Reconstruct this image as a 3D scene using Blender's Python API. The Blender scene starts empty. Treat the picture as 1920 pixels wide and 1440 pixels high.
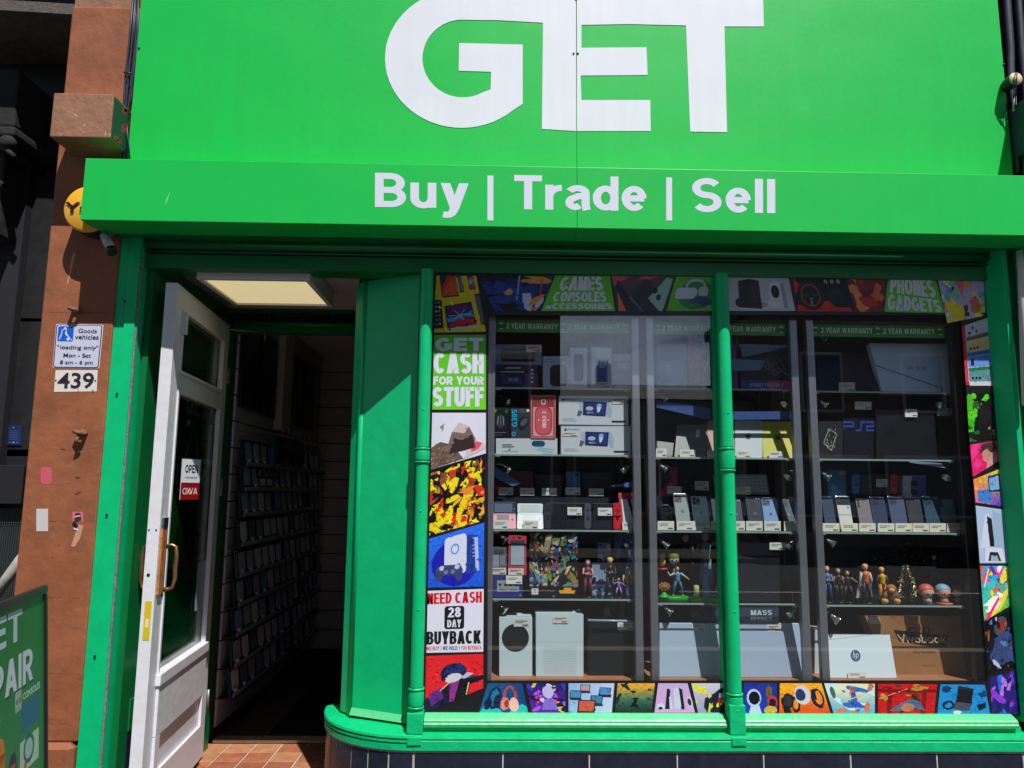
import bpy, bmesh, math, random
from mathutils import Vector, Matrix
random.seed(7)
S = bpy.context.scene
COL = S.collection
# ------------------------------------------------------------------ camera
CAMZ = 1.5
FPX = 1400.0                       # focal length in pixels of a 1920 wide frame
PITCH, YAW, ROLL = math.radians(8.1), math.radians(1.24), math.radians(0.52)
fwd = Vector((math.sin(YAW)*math.cos(PITCH), math.cos(YAW)*math.cos(PITCH), math.sin(PITCH)))
r0 = Vector((math.cos(YAW), -math.sin(YAW), 0)); u0 = r0.cross(fwd)
right = r0*math.cos(ROLL) + u0*math.sin(ROLL); up = u0*math.cos(ROLL) - r0*math.sin(ROLL)
camd = bpy.data.cameras.new('camera'); cam = bpy.data.objects.new('camera', camd); COL.objects.link(cam)
camd.sensor_width = 36; camd.lens = 36*FPX/1920; camd.clip_start = .02; camd.clip_end = 3000
cam.matrix_world = Matrix((( right.x, up.x, -fwd.x, 0), (right.y, up.y, -fwd.y, 0), (right.z, up.z, -fwd.z, CAMZ), (0,0,0,1)))
S.camera = cam
# ------------------------------------------------------------------ world, sun, exposure
W = bpy.data.worlds.new('World'); S.world = W; W.use_nodes = True
SUNV = Vector((.45, -1, 1.77)).normalized()          # towards the sun
nt = W.node_tree; bgn = nt.nodes['Background']
sky = nt.nodes.new('ShaderNodeTexSky'); sky.sky_type = 'NISHITA'; sky.sun_disc = False
sky.sun_elevation = math.asin(SUNV.z); sky.sun_rotation = math.atan2(SUNV.x, SUNV.y)
sky.dust_density = .2; sky.air_density = .62; sky.altitude = 900
gtc = nt.nodes.new('ShaderNodeTexCoord'); cmap = nt.nodes.new('ShaderNodeMapping'); cmap.inputs['Scale'].default_value = (1, 1, 2.6)
cno = nt.nodes.new('ShaderNodeTexNoise'); cno.inputs['Scale'].default_value = 2.6; cno.inputs['Detail'].default_value = 9; cno.inputs['Roughness'].default_value = .58
crm = nt.nodes.new('ShaderNodeValToRGB'); crm.color_ramp.elements[0].position = .40; crm.color_ramp.elements[1].position = .60
cmx = nt.nodes.new('ShaderNodeMix'); cmx.data_type = 'RGBA'; cmx.inputs[7].default_value = (17, 20, 25, 1)
nt.links.new(gtc.outputs['Generated'], cmap.inputs[0]); nt.links.new(cmap.outputs[0], cno.inputs['Vector']); nt.links.new(cno.outputs['Fac'], crm.inputs[0])
sep = nt.nodes.new('ShaderNodeSeparateXYZ'); nt.links.new(gtc.outputs['Generated'], sep.inputs[0])
elv = nt.nodes.new('ShaderNodeMapRange'); elv.inputs[1].default_value = .18; elv.inputs[2].default_value = .40; elv.inputs[3].default_value = 1; elv.inputs[4].default_value = 0
nt.links.new(sep.outputs[2], elv.inputs[0])
cmu = nt.nodes.new('ShaderNodeMath'); cmu.operation = 'MULTIPLY'; nt.links.new(crm.outputs[0], cmu.inputs[0]); nt.links.new(elv.outputs[0], cmu.inputs[1])
nt.links.new(cmu.outputs[0], cmx.inputs[0]); nt.links.new(sky.outputs[0], cmx.inputs[6])
nt.links.new(cmx.outputs[2], bgn.inputs[0]); bgn.inputs[1].default_value = .05
sd = bpy.data.lights.new('sun', 'SUN'); sd.energy = 5.0; sd.angle = math.radians(.5); sd.color = (1, .965, .91)
so = bpy.data.objects.new('sun', sd); COL.objects.link(so)
so.rotation_euler = (-SUNV).to_track_quat('-Z', 'Y').to_euler(); so.location = SUNV*30
S.view_settings.view_transform = 'Standard'; S.view_settings.look = 'None'
S.view_settings.gamma = 1; S.view_settings.use_curve_mapping = False
S.view_settings.exposure = 0.22
S.cycles.max_bounces = 10; S.cycles.transparent_max_bounces = 24; S.cycles.glossy_bounces = 4

# ------------------------------------------------------------------ pixel -> place
def at(px, py, D):
    d = fwd*FPX + right*(px-960) + up*(720-py)
    t = D/d.y
    return Vector((d.x*t, D, CAMZ + d.z*t))
def X(px, py, D): return at(px, py, D).x
def Z(py, D, px=1000): return at(px, py, D).z

# ------------------------------------------------------------------ materials
def lin(c):
    if isinstance(c[0], float) and max(c) <= 1.0: return tuple(c)
    if max(c) <= 1.0: return tuple(v/255. for v in c)
    return tuple(((v/255.)/12.92 if v/255. <= .04045 else ((v/255.+.055)/1.055)**2.4) for v in c)
MC = {}
def mat(name, c, rough=.5, metal=0, spec=.5, noise=0, nscale=20, bump=0, bscale=80, coat=0, c2=None, spots=None):
    if name in MC: return MC[name]
    m = bpy.data.materials.new(name); m.use_nodes = True; n = m.node_tree.nodes; l = m.node_tree.links
    b = n['Principled BSDF']; c = lin(c)
    b.inputs['Base Color'].default_value = (*c, 1); b.inputs['Roughness'].default_value = rough
    b.inputs['Metallic'].default_value = metal; b.inputs['Specular IOR Level'].default_value = spec
    b.inputs['Coat Weight'].default_value = coat; b.inputs['Coat Roughness'].default_value = .08
    tc = n.new('ShaderNodeTexCoord'); geo = n.new('ShaderNodeNewGeometry')
    last = None
    if noise:
        t = n.new('ShaderNodeTexNoise'); t.inputs['Scale'].default_value = nscale; t.inputs['Detail'].default_value = 8
        t.inputs['Roughness'].default_value = .65
        l.new(geo.outputs['Position'], t.inputs['Vector'])
        r = n.new('ShaderNodeValToRGB'); r.color_ramp.elements[0].position = .3; r.color_ramp.elements[1].position = .72
        cc = lin(c2) if c2 else tuple(v*(1-noise) for v in c)
        r.color_ramp.elements[0].color = (*cc, 1); r.color_ramp.elements[1].color = (*[min(1, v*(1+noise*.35)) for v in c], 1)
        l.new(t.outputs['Fac'], r.inputs[0]); last = r.outputs[0]
        rr = n.new('ShaderNodeMapRange'); rr.inputs[3].default_value = max(0, rough-.1); rr.inputs[4].default_value = min(1, rough+.15)
        l.new(t.outputs['Fac'], rr.inputs[0]); l.new(rr.outputs[0], b.inputs['Roughness'])
    if spots:                                   # chips and flakes of another colour
        sc_, sthr, scol = spots
        t = n.new('ShaderNodeTexNoise'); t.inputs['Scale'].default_value = sc_; t.inputs['Detail'].default_value = 6
        t.inputs['Roughness'].default_value = .7
        l.new(geo.outputs['Position'], t.inputs['Vector'])
        r = n.new('ShaderNodeValToRGB'); r.color_ramp.elements[0].position = sthr; r.color_ramp.elements[1].position = sthr+.015
        r.color_ramp.elements[0].color = (0,0,0,1); r.color_ramp.elements[1].color = (1,1,1,1)
        l.new(t.outputs['Fac'], r.inputs[0])
        mx = n.new('ShaderNodeMix'); mx.data_type = 'RGBA'
        l.new(r.outputs[0], mx.inputs[0])
        if last: l.new(last, mx.inputs[6])
        else: mx.inputs[6].default_value = (*c, 1)
        mx.inputs[7].default_value = (*lin(scol), 1); last = mx.outputs[2]
    if last: l.new(last, b.inputs['Base Color'])
    if bump:
        t = n.new('ShaderNodeTexNoise'); t.inputs['Scale'].default_value = bscale; t.inputs['Detail'].default_value = 6
        l.new(geo.outputs['Position'], t.inputs['Vector'])
        bp = n.new('ShaderNodeBump'); bp.inputs['Strength'].default_value = bump; bp.inputs['Distance'].default_value = .01
        l.new(t.outputs['Fac'], bp.inputs['Height']); l.new(bp.outputs[0], b.inputs['Normal'])
    MC[name] = m; return m
def plain(c, rough=.45, metal=0):
    return mat('paint_%02x%02x%02x_%d_%d' % (*[int(round(v)) for v in c], int(rough*100), int(metal*100)), c, rough, metal)
def glass(name, r0_, tint=(1,1,1), rough=0.0):
    m = bpy.data.materials.new(name); m.use_nodes = True; n = m.node_tree.nodes; l = m.node_tree.links
    for x in list(n): n.remove(x)
    o = n.new('ShaderNodeOutputMaterial'); mx = n.new('ShaderNodeMixShader'); t = n.new('ShaderNodeBsdfTransparent')
    g = n.new('ShaderNodeBsdfGlossy'); g.inputs['Roughness'].default_value = rough; t.inputs[0].default_value = (*tint, 1)
    lw = n.new('ShaderNodeLayerWeight'); p = n.new('ShaderNodeMath'); p.operation = 'POWER'; p.inputs[1].default_value = 5
    ma = n.new('ShaderNodeMath'); ma.operation = 'MULTIPLY_ADD'; ma.inputs[1].default_value = 1-r0_; ma.inputs[2].default_value = r0_
    l.new(lw.outputs['Facing'], p.inputs[0]); l.new(p.outputs[0], ma.inputs[0]); l.new(ma.outputs[0], mx.inputs[0])
    l.new(t.outputs[0], mx.inputs[1]); l.new(g.outputs[0], mx.inputs[2]); l.new(mx.outputs[0], o.inputs[0])
    return m
def ink_mat():
    m = bpy.data.materials.new('printed_ink'); m.use_nodes = True; n = m.node_tree.nodes; l = m.node_tree.links
    b = n['Principled BSDF']; a = n.new('ShaderNodeAttribute'); a.attribute_name = 'Col'
    l.new(a.outputs['Color'], b.inputs['Base Color']); b.inputs['Roughness'].default_value = .38
    return m
INK = ink_mat()
def emit(name, c, s):
    m = bpy.data.materials.new(name); m.use_nodes = True; b = m.node_tree.nodes['Principled BSDF']
    b.inputs['Base Color'].default_value = (*lin(c), 1); b.inputs['Emission Color'].default_value = (*lin(c), 1)
    b.inputs['Emission Strength'].default_value = s; return m
def signmat(name, c):
    """glossy composite sheet, gently wavy so that the sky glare on it is uneven"""
    m = mat(name, c, .42, 0, .35)
    n = m.node_tree.nodes; l = m.node_tree.links; b = n['Principled BSDF']
    geo = n.new('ShaderNodeNewGeometry'); t = n.new('ShaderNodeTexNoise'); t.inputs['Scale'].default_value = 1.6; t.inputs['Detail'].default_value = 2
    l.new(geo.outputs['Position'], t.inputs['Vector'])
    bp = n.new('ShaderNodeBump'); bp.inputs['Strength'].default_value = .5; bp.inputs['Distance'].default_value = .02
    l.new(t.outputs['Fac'], bp.inputs['Height']); l.new(bp.outputs[0], b.inputs['Normal'])
    mp = n.new('ShaderNodeMapping'); mp.inputs['Scale'].default_value = (14, 1, .8); l.new(geo.outputs['Position'], mp.inputs[0])
    ts = n.new('ShaderNodeTexNoise'); ts.inputs['Scale'].default_value = 1.5; ts.inputs['Detail'].default_value = 5; l.new(mp.outputs[0], ts.inputs['Vector'])
    rs = n.new('ShaderNodeValToRGB'); rs.color_ramp.elements[0].position = .38; rs.color_ramp.elements[1].position = .62
    rs.color_ramp.elements[0].color = (*[v*.965+.002 for v in c], 1); rs.color_ramp.elements[1].color = (*c, 1)
    l.new(ts.outputs['Fac'], rs.inputs[0]); l.new(rs.outputs[0], b.inputs['Base Color'])
    t2 = n.new('ShaderNodeTexNoise'); t2.inputs['Scale'].default_value = 60; t2.inputs['Detail'].default_value = 4
    l.new(geo.outputs['Position'], t2.inputs['Vector'])
    mr = n.new('ShaderNodeMapRange'); mr.inputs[3].default_value = .34; mr.inputs[4].default_value = .5
    l.new(t2.outputs['Fac'], mr.inputs[0]); l.new(mr.outputs[0], b.inputs['Roughness'])
    return m
M_SIGN = signmat('sign_green', (.008, .51, .078))
M_SIGNW = signmat('sign_white', (.74, .77, .86))
M_GREEN = mat('gloss_green_paint', (.0015, .50, .185), .38, spec=.3, noise=.12, nscale=9, bump=.16, bscale=20, spots=(46, .765, (70, 120, 90)))
M_GREENW = mat('worn_green_paint', (.0015, .50, .185), .42, spec=.35, noise=.12, nscale=12, bump=.35, bscale=26, spots=(38, .70, (150, 190, 165)))
M_SHADEGREEN = mat('shaded_green_paint', (.003, .15, .040), .35, noise=.12, nscale=6, bump=.08, bscale=12)  # shopfront green darkened for lintel and recess, their shade put into the colour
M_BROWN = mat('brown_masonry_paint', (.31, .102, .042), .62, noise=.34, nscale=7, bump=.30, bscale=30, spots=(30, .70, (140, 92, 74)))
M_BROWN2 = mat('peeling_brown_paint', (.31, .15, .09), .65, noise=.25, nscale=9, bump=.55, bscale=26, spots=(30, .63, (185, 150, 128)))
M_WHITE = mat('white_door_paint', (.70, .70, .76), .42, noise=.08, nscale=14, bump=.14, bscale=30, spots=(55, .74, (120, 105, 95)))
M_BLACK = mat('black_plastic', (.012, .012, .014), .4)
M_VBLACK = mat('black_vinyl', (.010, .010, .013), .35)
M_TILE = mat('navy_glazed_tile', (.018, .021, .040), .22, noise=.4, nscale=22, bump=.12, bscale=40, spots=(42, .755, (130, 135, 150)))
M_GROUT = mat('grout', (.52, .50, .47), .85, noise=.3, nscale=40)
M_TERRA = [mat('quarry_tile_a', (.36, .125, .060), .6, noise=.35, nscale=18, bump=.2, bscale=60),
           mat('quarry_tile_b', (.30, .10, .052), .6, noise=.35, nscale=18, bump=.2, bscale=60),
           mat('quarry_tile_c', (.42, .19, .095), .6, noise=.3, nscale=18, bump=.2, bscale=60)]
M_ALU = mat('aluminium', (.36, .37, .41), .38, .85)
M_DALU = mat('dark_anodised_metal', (.022, .020, .024), .35, .6)
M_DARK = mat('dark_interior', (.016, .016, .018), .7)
M_SLAT = mat('grey_slatwall', (.42, .42, .42), .6, noise=.15, nscale=6)
M_CEIL = mat('off_white_ceiling', (.42, .37, .37), .8)
M_BRONZE = mat('bronze', (.36, .20, .11), .35, .8, noise=.25, nscale=30)
M_WOOD = mat('bare_timber', (.50, .20, .055), .6, noise=.5, nscale=30, bump=.3, bscale=60)
M_STONE = mat('dark_grey_stone', (.018, .018, .02), .85, noise=.5, nscale=7, bump=.8, bscale=18)
M_CABLE = mat('dark_blue_cable', (.018, .022, .045), .45)
M_STEEL = mat('galvanised_steel', (.30, .30, .32), .45, .7, noise=.3)
M_GLASS = glass('window_glass', .062, (.975, .99, .995))
M_CGLASS = glass('cabinet_glass', .010, (.99, .995, .995))
M_SHELFG = glass('shelf_glass', .03, (.97, .99, .985))
M_EDGEG = mat('shelf_glass_edge', (.30, .38, .37), .2, 0)
M_LENS = mat('mirror_reflector', (.75, .80, .74), .15, 1)

# ------------------------------------------------------------------ mesh builder
def tag(o, label=None, cat=None, group=None, kind=None):
    if label: o['label'] = label
    if cat: o['category'] = cat
    if group: o['group'] = group
    if kind: o['kind'] = kind
    return o
def thing(name, loc, label, cat, group=None):
    o = bpy.data.objects.new(name, None); o.empty_display_size = .05; o.location = loc; COL.objects.link(o)
    return tag(o, label, cat, group)
def rootloc(o):
    v = Vector((0,0,0))
    while o is not None: v += o.location; o = o.parent
    return v
class MB:
    def __init__(s): s.v = []; s.f = []; s.m = []; s.s = []; s.c = None
    def add(s, vs, fs, mi=0, smooth=False):
        b = len(s.v); s.v += [Vector(v) for v in vs]
        for f in fs: s.f.append([b+i for i in f]); s.m.append(mi); s.s.append(smooth)
        return s
    def box(s, x0, x1, y0, y1, z0, z1, mi=0):
        x0, x1 = min(x0,x1), max(x0,x1); y0, y1 = min(y0,y1), max(y0,y1); z0, z1 = min(z0,z1), max(z0,z1)
        return s.add([(x0,y0,z0),(x1,y0,z0),(x1,y1,z0),(x0,y1,z0),(x0,y0,z1),(x1,y0,z1),(x1,y1,z1),(x0,y1,z1)],
              [(0,3,2,1),(4,5,6,7),(0,1,5,4),(1,2,6,5),(2,3,7,6),(3,0,4,7)], mi)
    def obox(s, o, a, b, c, mi=0):
        o, a, b, c = map(Vector, (o, a, b, c))
        if a.cross(b).dot(c) < 0: o = o + a; a = -a
        return s.add([o,o+a,o+a+b,o+b,o+c,o+a+c,o+a+b+c,o+b+c], [(0,3,2,1),(4,5,6,7),(0,1,5,4),(1,2,6,5),(2,3,7,6),(3,0,4,7)], mi)
    def ext(s, pts, vec, mi=0, smooth=False):
        n = len(pts); vec = Vector(vec); p = [Vector(q) for q in pts]
        s.add(p + [q+vec for q in p], [tuple(range(n)), tuple(reversed(range(n, 2*n)))], mi)
        b = len(s.v) - 2*n
        for i in range(n):
            j = (i+1) % n; s.f.append([b+i, b+i+n, b+j+n, b+j]); s.m.append(mi); s.s.append(smooth)
        return s
    def tube(s, pts, r, n=8, mi=0, cap=True):
        pts = [Vector(p) for p in pts]; rs = r if isinstance(r, (list, tuple)) else [r]*len(pts)
        rings = []; ref = None
        for i, p in enumerate(pts):
            d = (pts[min(i+1, len(pts)-1)] - pts[max(i-1, 0)]).normalized()
            if ref is None:
                ref = d.orthogonal().normalized()
            ref = (ref - d*ref.dot(d)).normalized(); b2 = d.cross(ref)
            rings.append([p + (ref*math.cos(2*math.pi*k/n) + b2*math.sin(2*math.pi*k/n))*rs[i] for k in range(n)])
        b = len(s.v)
        for g in rings: s.v += g
        for i in range(len(pts)-1):
            for k in range(n):
                k2 = (k+1) % n
                s.f.append([b+i*n+k, b+i*n+k2, b+(i+1)*n+k2, b+(i+1)*n+k]); s.m.append(mi); s.s.append(True)
        if cap:
            s.f.append([b+k for k in reversed(range(n))]); s.m.append(mi); s.s.append(False)
            e = b+(len(pts)-1)*n; s.f.append([e+k for k in range(n)]); s.m.append(mi); s.s.append(False)
        return s
    def ball(s, c, rx, ry=None, rz=None, n=10, mi=0):
        ry = ry or rx; rz = rz or rx; c = Vector(c); b = len(s.v); m = max(4, n//2)
        for i in range(m+1):
            a = math.pi*i/m
            for k in range(n):
                t = 2*math.pi*k/n
                s.v.append(c + Vector((rx*math.sin(a)*math.cos(t), ry*math.sin(a)*math.sin(t), rz*math.cos(a))))
        for i in range(m):
            for k in range(n):
                k2 = (k+1) % n; s.f.append([b+i*n+k, b+(i+1)*n+k, b+(i+1)*n+k2, b+i*n+k2]); s.m.append(mi); s.s.append(True)
        return s
    def lathe(s, c, prof, axis=Vector((0,0,1)), n=20, mi=0, smooth=True):
        axis = Vector(axis).normalized(); a = axis.orthogonal().normalized(); b2 = axis.cross(a); c = Vector(c); b = len(s.v)
        for (r, h) in prof:
            for k in range(n):
                t = 2*math.pi*k/n; s.v.append(c + axis*h + (a*math.cos(t) + b2*math.sin(t))*max(r, 1e-5))
        for i in range(len(prof)-1):
            for k in range(n):
                k2 = (k+1) % n; s.f.append([b+i*n+k, b+i*n+k2, b+(i+1)*n+k2, b+(i+1)*n+k]); s.m.append(mi); s.s.append(smooth)
        return s
    def sweep(s, path, prof, mi=0, caps=True):
        """path: plan points (x,y) running right to left along the facade; prof: (out, z) offsets from it, closed"""
        nrm = []
        for i in range(len(path)):
            a = Vector(path[max(i-1,0)]); b_ = Vector(path[min(i+1,len(path)-1)]); d = (b_-a).normalized()
            nrm.append(Vector((-d.y, d.x)) if True else None)
        b = len(s.v); n = len(prof)
        for p, q in zip(path, nrm):
            for (o, z) in prof: s.v.append(Vector((p[0]+q.x*o, p[1]+q.y*o, z)))
        for i in range(len(path)-1):
            for k in range(n):
                k2 = (k+1) % n; s.f.append([b+i*n+k, b+(i+1)*n+k, b+(i+1)*n+k2, b+i*n+k2]); s.m.append(mi); s.s.append(False)
        if caps:
            s.f.append([b+k for k in range(n)]); s.m.append(mi); s.s.append(False)
            e = b+(len(path)-1)*n; s.f.append([e+k for k in reversed(range(n))]); s.m.append(mi); s.s.append(False)
        return s
    def build(s, name, mats, parent=None, bevel=0, label=None, cat=None, group=None, kind=None, seg=2):
        if not isinstance(mats, (list, tuple)): mats = [mats]
        if parent is not None: off = rootloc(parent)
        else:
            xs = [v.x for v in s.v]; ys = [v.y for v in s.v]
            off = Vector(((min(xs)+max(xs))/2, (min(ys)+max(ys))/2, min(v.z for v in s.v)))
        me = bpy.data.meshes.new(name); me.from_pydata([tuple(v-off) for v in s.v], [], s.f)
        for m in mats: me.materials.append(m)
        me.polygons.foreach_set('material_index', s.m); me.polygons.foreach_set('use_smooth', s.s)
        if bevel:
            bm = bmesh.new(); bm.from_mesh(me)
            bmesh.ops.recalc_face_normals(bm, faces=bm.faces)
            es = [e for e in bm.edges if len(e.link_faces) == 2 and e.calc_face_angle(0) > .5]
            bmesh.ops.bevel(bm, geom=es, offset=bevel, segments=seg, affect='EDGES', profile=.6, clamp_overlap=True)
            bm.to_mesh(me); bm.free()
        else:
            bm = bmesh.new(); bm.from_mesh(me); bmesh.ops.recalc_face_normals(bm, faces=bm.faces); bm.to_mesh(me); bm.free()
        me.update()
        o = bpy.data.objects.new(name, me); COL.objects.link(o)
        if parent is not None: o.parent = parent
        else: o.location = off
        return tag(o, label, cat, group, kind)

# ------------------------------------------------------------------ text
TC = {}
def text_geo(s, bold=.0, shear=0, spacing=1.0):
    key = (s, bold, shear, spacing)
    if key in TC: return TC[key]
    cu = bpy.data.curves.new('t', 'FONT'); cu.body = s; cu.resolution_u = 3; cu.offset = bold; cu.shear = shear
    cu.space_character = spacing; cu.align_x = 'LEFT'
    o = bpy.data.objects.new('t', cu)
    me = bpy.data.meshes.new_from_object(o)
    vs = [(v.co.x, v.co.y) for v in me.vertices]; fs = [tuple(p.vertices) for p in me.polygons]
    bpy.data.objects.remove(o); bpy.data.curves.remove(cu); bpy.data.meshes.remove(me)
    x0 = min(v[0] for v in vs); x1 = max(v[0] for v in vs); y0 = min(v[1] for v in vs); y1 = max(v[1] for v in vs)
    vs = [((x-x0)/(x1-x0), (y-y0)/(y1-y0)) for x, y in vs]
    TC[key] = (vs, fs); return TC[key]


# ------------------------------------------------------------------ bold grotesque drawn from strokes
def _e(cx, cy, rx, ry, a0, a1, n=12):
    n = int(n*1.7); return [(cx+rx*math.cos(math.radians(a0+(a1-a0)*k/n)), cy+ry*math.sin(math.radians(a0+(a1-a0)*k/n))) for k in range(n+1)]
def _stroke(pts, wv, wh, closed=False):
    n = len(pts); L = []; R = []
    for i in range(n):
        if closed: p0, p1 = pts[(i-1) % n], pts[(i+1) % n]
        else: p0, p1 = pts[max(i-1,0)], pts[min(i+1,n-1)]
        def nd(a, b):
            d = math.hypot(b[0]-a[0], b[1]-a[1]) or 1; return (-(b[1]-a[1])/d, (b[0]-a[0])/d)
        n1 = nd(p0, pts[i]) if p0 != pts[i] else nd(pts[i], p1); n2 = nd(pts[i], p1) if p1 != pts[i] else n1
        mx, my = n1[0]+n2[0], n1[1]+n2[1]; d = math.hypot(mx, my) or 1; mx /= d; my /= d
        k = 1/max(.6, mx*n1[0]+my*n1[1])
        ox, oy = mx*wv/2*k, my*wh/2*k
        L.append((pts[i][0]+ox, pts[i][1]+oy)); R.append((pts[i][0]-ox, pts[i][1]-oy))
    m = n if closed else n-1
    return [[L[i], R[i], R[(i+1) % n], L[(i+1) % n]] for i in range(m)]
def _d(x0, y0, x1, y1, w): return [[(x0-w/2,y0),(x0+w/2,y0),(x1+w/2,y1),(x1-w/2,y1)]]
def glyph(ch, wv, wh):
    a, b = wv/2, wh/2; S_ = lambda p, c=False: _stroke(p, wv, wh, c); v = lambda x, y0=0, y1=1: [[(x-a,y0),(x+a,y0),(x+a,y1),(x-a,y1)]]
    h = lambda y, x0, x1: [[(x0,y-b),(x1,y-b),(x1,y+b),(x0,y+b)]]
    dw = wv*1.12
    if ch == ' ': return [], .34
    if ch == '|': return v(a, -.28, 1), wv*.6
    if ch == 'A': W_ = .96; return _d(dw/2,0,W_/2,1,dw)+_d(W_-dw/2,0,W_/2,1,dw)+h(.28,W_*.24,W_*.76), W_
    if ch == 'B': W_ = .86; return v(a)+S_([(a,1-b),(W_*.5,1-b)]+_e(W_*.5,.75-b/2,W_*.46-a,.25-b/2,90,-90)[1:]+[(a,.5)])+S_([(a,.5),(W_*.52,.5)]+_e(W_*.52,.25+b/2,W_*.48-a,.25-b/2,90,-90)[1:]+[(a,b)]), W_
    if ch == 'C': W_ = .92; return S_(_e(W_/2,.5,W_/2-a,.5-b,42,318,22)), W_
    if ch == 'D': W_ = .88; return v(a)+S_([(a,1-b),(W_*.42,1-b)]+_e(W_*.42,.5,W_*.58-a,.5-b,90,-90,16)[1:]+[(a,b)]), W_
    if ch == 'E': W_ = .76; return v(a)+h(1-b,a,W_)+h(.52,a,W_*.94)+h(b,a,W_), W_
    if ch == 'F': W_ = .72; return v(a)+h(1-b,a,W_)+h(.52,a,W_*.92), W_
    if ch == 'G': W_ = .98; return S_(_e(W_/2,.5,W_/2-a,.5-b,42,318,22))+h(.46,W_*.55,W_)+v(W_-a,.14,.46), W_
    if ch == 'H': W_ = .86; return v(a)+v(W_-a)+h(.52,a,W_-a), W_
    if ch == 'I': return v(a), wv
    if ch == 'K': W_ = .9; return v(a)+_d(wv,.34,W_-dw/2,1,dw)+_d(W_-dw/2,0,W_*.45,.58,dw), W_
    if ch == 'L': W_ = .72; return v(a)+h(b,a,W_), W_
    if ch == 'M': W_ = 1.05; return v(a)+v(W_-a)+_d(W_/2,0,a*1.2,1,wv)+_d(W_/2,0,W_-a*1.2,1,wv), W_
    if ch == 'N': W_ = .86; return v(a)+v(W_-a)+_d(W_-a*1.1,0,a*1.1,1,wv*1.05), W_
    if ch in 'O0': W_ = .98 if ch == 'O' else .72; return S_(_e(W_/2,.5,W_/2-a,.5-b,0,345,23), True), W_
    if ch == 'P': W_ = .8; return v(a)+S_([(a,1-b),(W_*.5,1-b)]+_e(W_*.5,.70-b*.4,W_*.5-a,.30-b*.6,90,-90)[1:]+[(a,.40+b*.2)]), W_
    if ch == 'R': W_ = .9; return v(a)+S_([(a,1-b),(W_*.5,1-b)]+_e(W_*.5,.73-b/2,W_*.46-a,.27-b/2,90,-90)[1:]+[(a,.46)])+_d(W_-dw/2,0,W_*.5,.46,dw), W_
    if ch == 'S': W_ = .86; ry = (.5-b)/2; return S_(_e(W_/2,.5+ry,W_/2-a,ry,28,270,14)+_e(W_/2,.5-ry,W_/2-a,ry,90,-152,14)[1:]), W_
    if ch == 'T': W_ = .82; return v(W_/2)+h(1-b,0,W_), W_
    if ch == 'U': W_ = .86; return S_([(a,1),(a,.38)]+_e(W_/2,.38,W_/2-a,.38-b,180,360,14)[1:]+[(W_-a,1)]), W_
    if ch == 'V': W_ = .92; return _d(W_/2,0,dw/2,1,dw)+_d(W_/2,0,W_-dw/2,1,dw), W_
    if ch == 'W': W_ = 1.3; return _d(W_*.28,0,dw/2,1,dw)+_d(W_*.28,0,W_/2,1,dw*.9)+_d(W_*.72,0,W_/2,1,dw*.9)+_d(W_*.72,0,W_-dw/2,1,dw), W_
    if ch == 'Y': W_ = .9; return v(W_/2,0,.48)+_d(W_/2,.4,dw/2,1,dw)+_d(W_/2,.4,W_-dw/2,1,dw), W_
    if ch == '2': W_ = .76; return S_(_e(W_/2,.68,W_/2-a,.32-b,165,-32,12)+[(a*1.15,wh)])+h(b,0,W_), W_
    if ch == '3': W_ = .74; ry = (.5-b)/2; return S_(_e(W_/2,.5+ry,W_/2-a,ry,150,-90,12))+S_(_e(W_/2,.5-ry,W_/2-a,ry,90,-150,12)), W_
    if ch == '4': W_ = .78; return v(W_*.72)+h(.3,0,W_)+_d(dw/2,.3,W_*.72,1,dw*.8), W_
    if ch == '5': W_ = .74; return h(1-b,a,W_)+v(a,.45,1)+S_([(a,.56)]+_e(W_/2,.33,W_/2-a,.33-b,105,-150,14)[0:]), W_
    if ch == '6': W_ = .76; return S_(_e(W_/2,.32,W_/2-a,.32-b,0,340,18), True)+S_(_e(W_/2,.5,W_/2-a,.5-b,45,190,12)), W_
    if ch == '8': W_ = .76; return S_(_e(W_/2,.74,W_*.46-a,.26-b*1.0,0,340,18), True)+S_(_e(W_/2,.27,W_/2-a,.27-b,0,340,18), True), W_
    x = .73
    if ch == 'u': W_ = .72; return S_([(a,x),(a,.28)]+_e(W_/2,.28,W_/2-a,.30-b,180,350,12)[1:])+v(W_-a,0,x), W_
    if ch == 'y': W_ = .78; return _d(W_*.50,.0,dw/2,x,dw)+_d(W_*.47,-.06,W_-dw/2,x,dw)+S_([(W_*.50,.02),(W_*.46,-.08),(W_*.40,-.15),(W_*.31,-.19),(W_*.20,-.20),(W_*.09,-.185)]), W_
    if ch == 'r': W_ = .50; return v(a,0,x)+S_(_e(W_*.95,.36,W_*.95-a,x-.36-b,180,88,8)), W_
    if ch == 'a': W_ = .72; return S_(_e(W_/2,.50,W_/2-a,x-.50-b,160,0,10)+[(W_-a,.14),(W_-a*.7,0)])+S_([(W_-a,.43),(W_*.5,.40)]+_e(W_*.40,.22,W_*.40-a*1.0,.22-b,100,320,10)), W_
    if ch == 'd': W_ = .76; return v(W_-a)+S_(_e(W_/2,x/2,W_/2-a,x/2-b,0,340,18), True), W_
    if ch == 'e': W_ = .74; return S_(_e(W_/2,x/2,W_/2-a,x/2-b,0,318,18))+h(x/2,a,W_-a*.6), W_
    if ch == 'l': return v(a), wv
    return [], .4
def _word_items(s, t, u0, v0, u1, v1, c, wv=.262, wh=.195, gap=.10):
    x = 0; out = []; mx = 0
    for ch in t:
        g, w_ = glyph(ch, wv, wh)
        for p in g: out.append([(x+q[0], q[1]) for q in p])
        x += w_+gap
    tot = x-gap
    for p in out: s.items.append(('pt', [(u0+(u1-u0)*q[0]/tot, v0+(v1-v0)*q[1]) for q in p], c))
    return s

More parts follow.
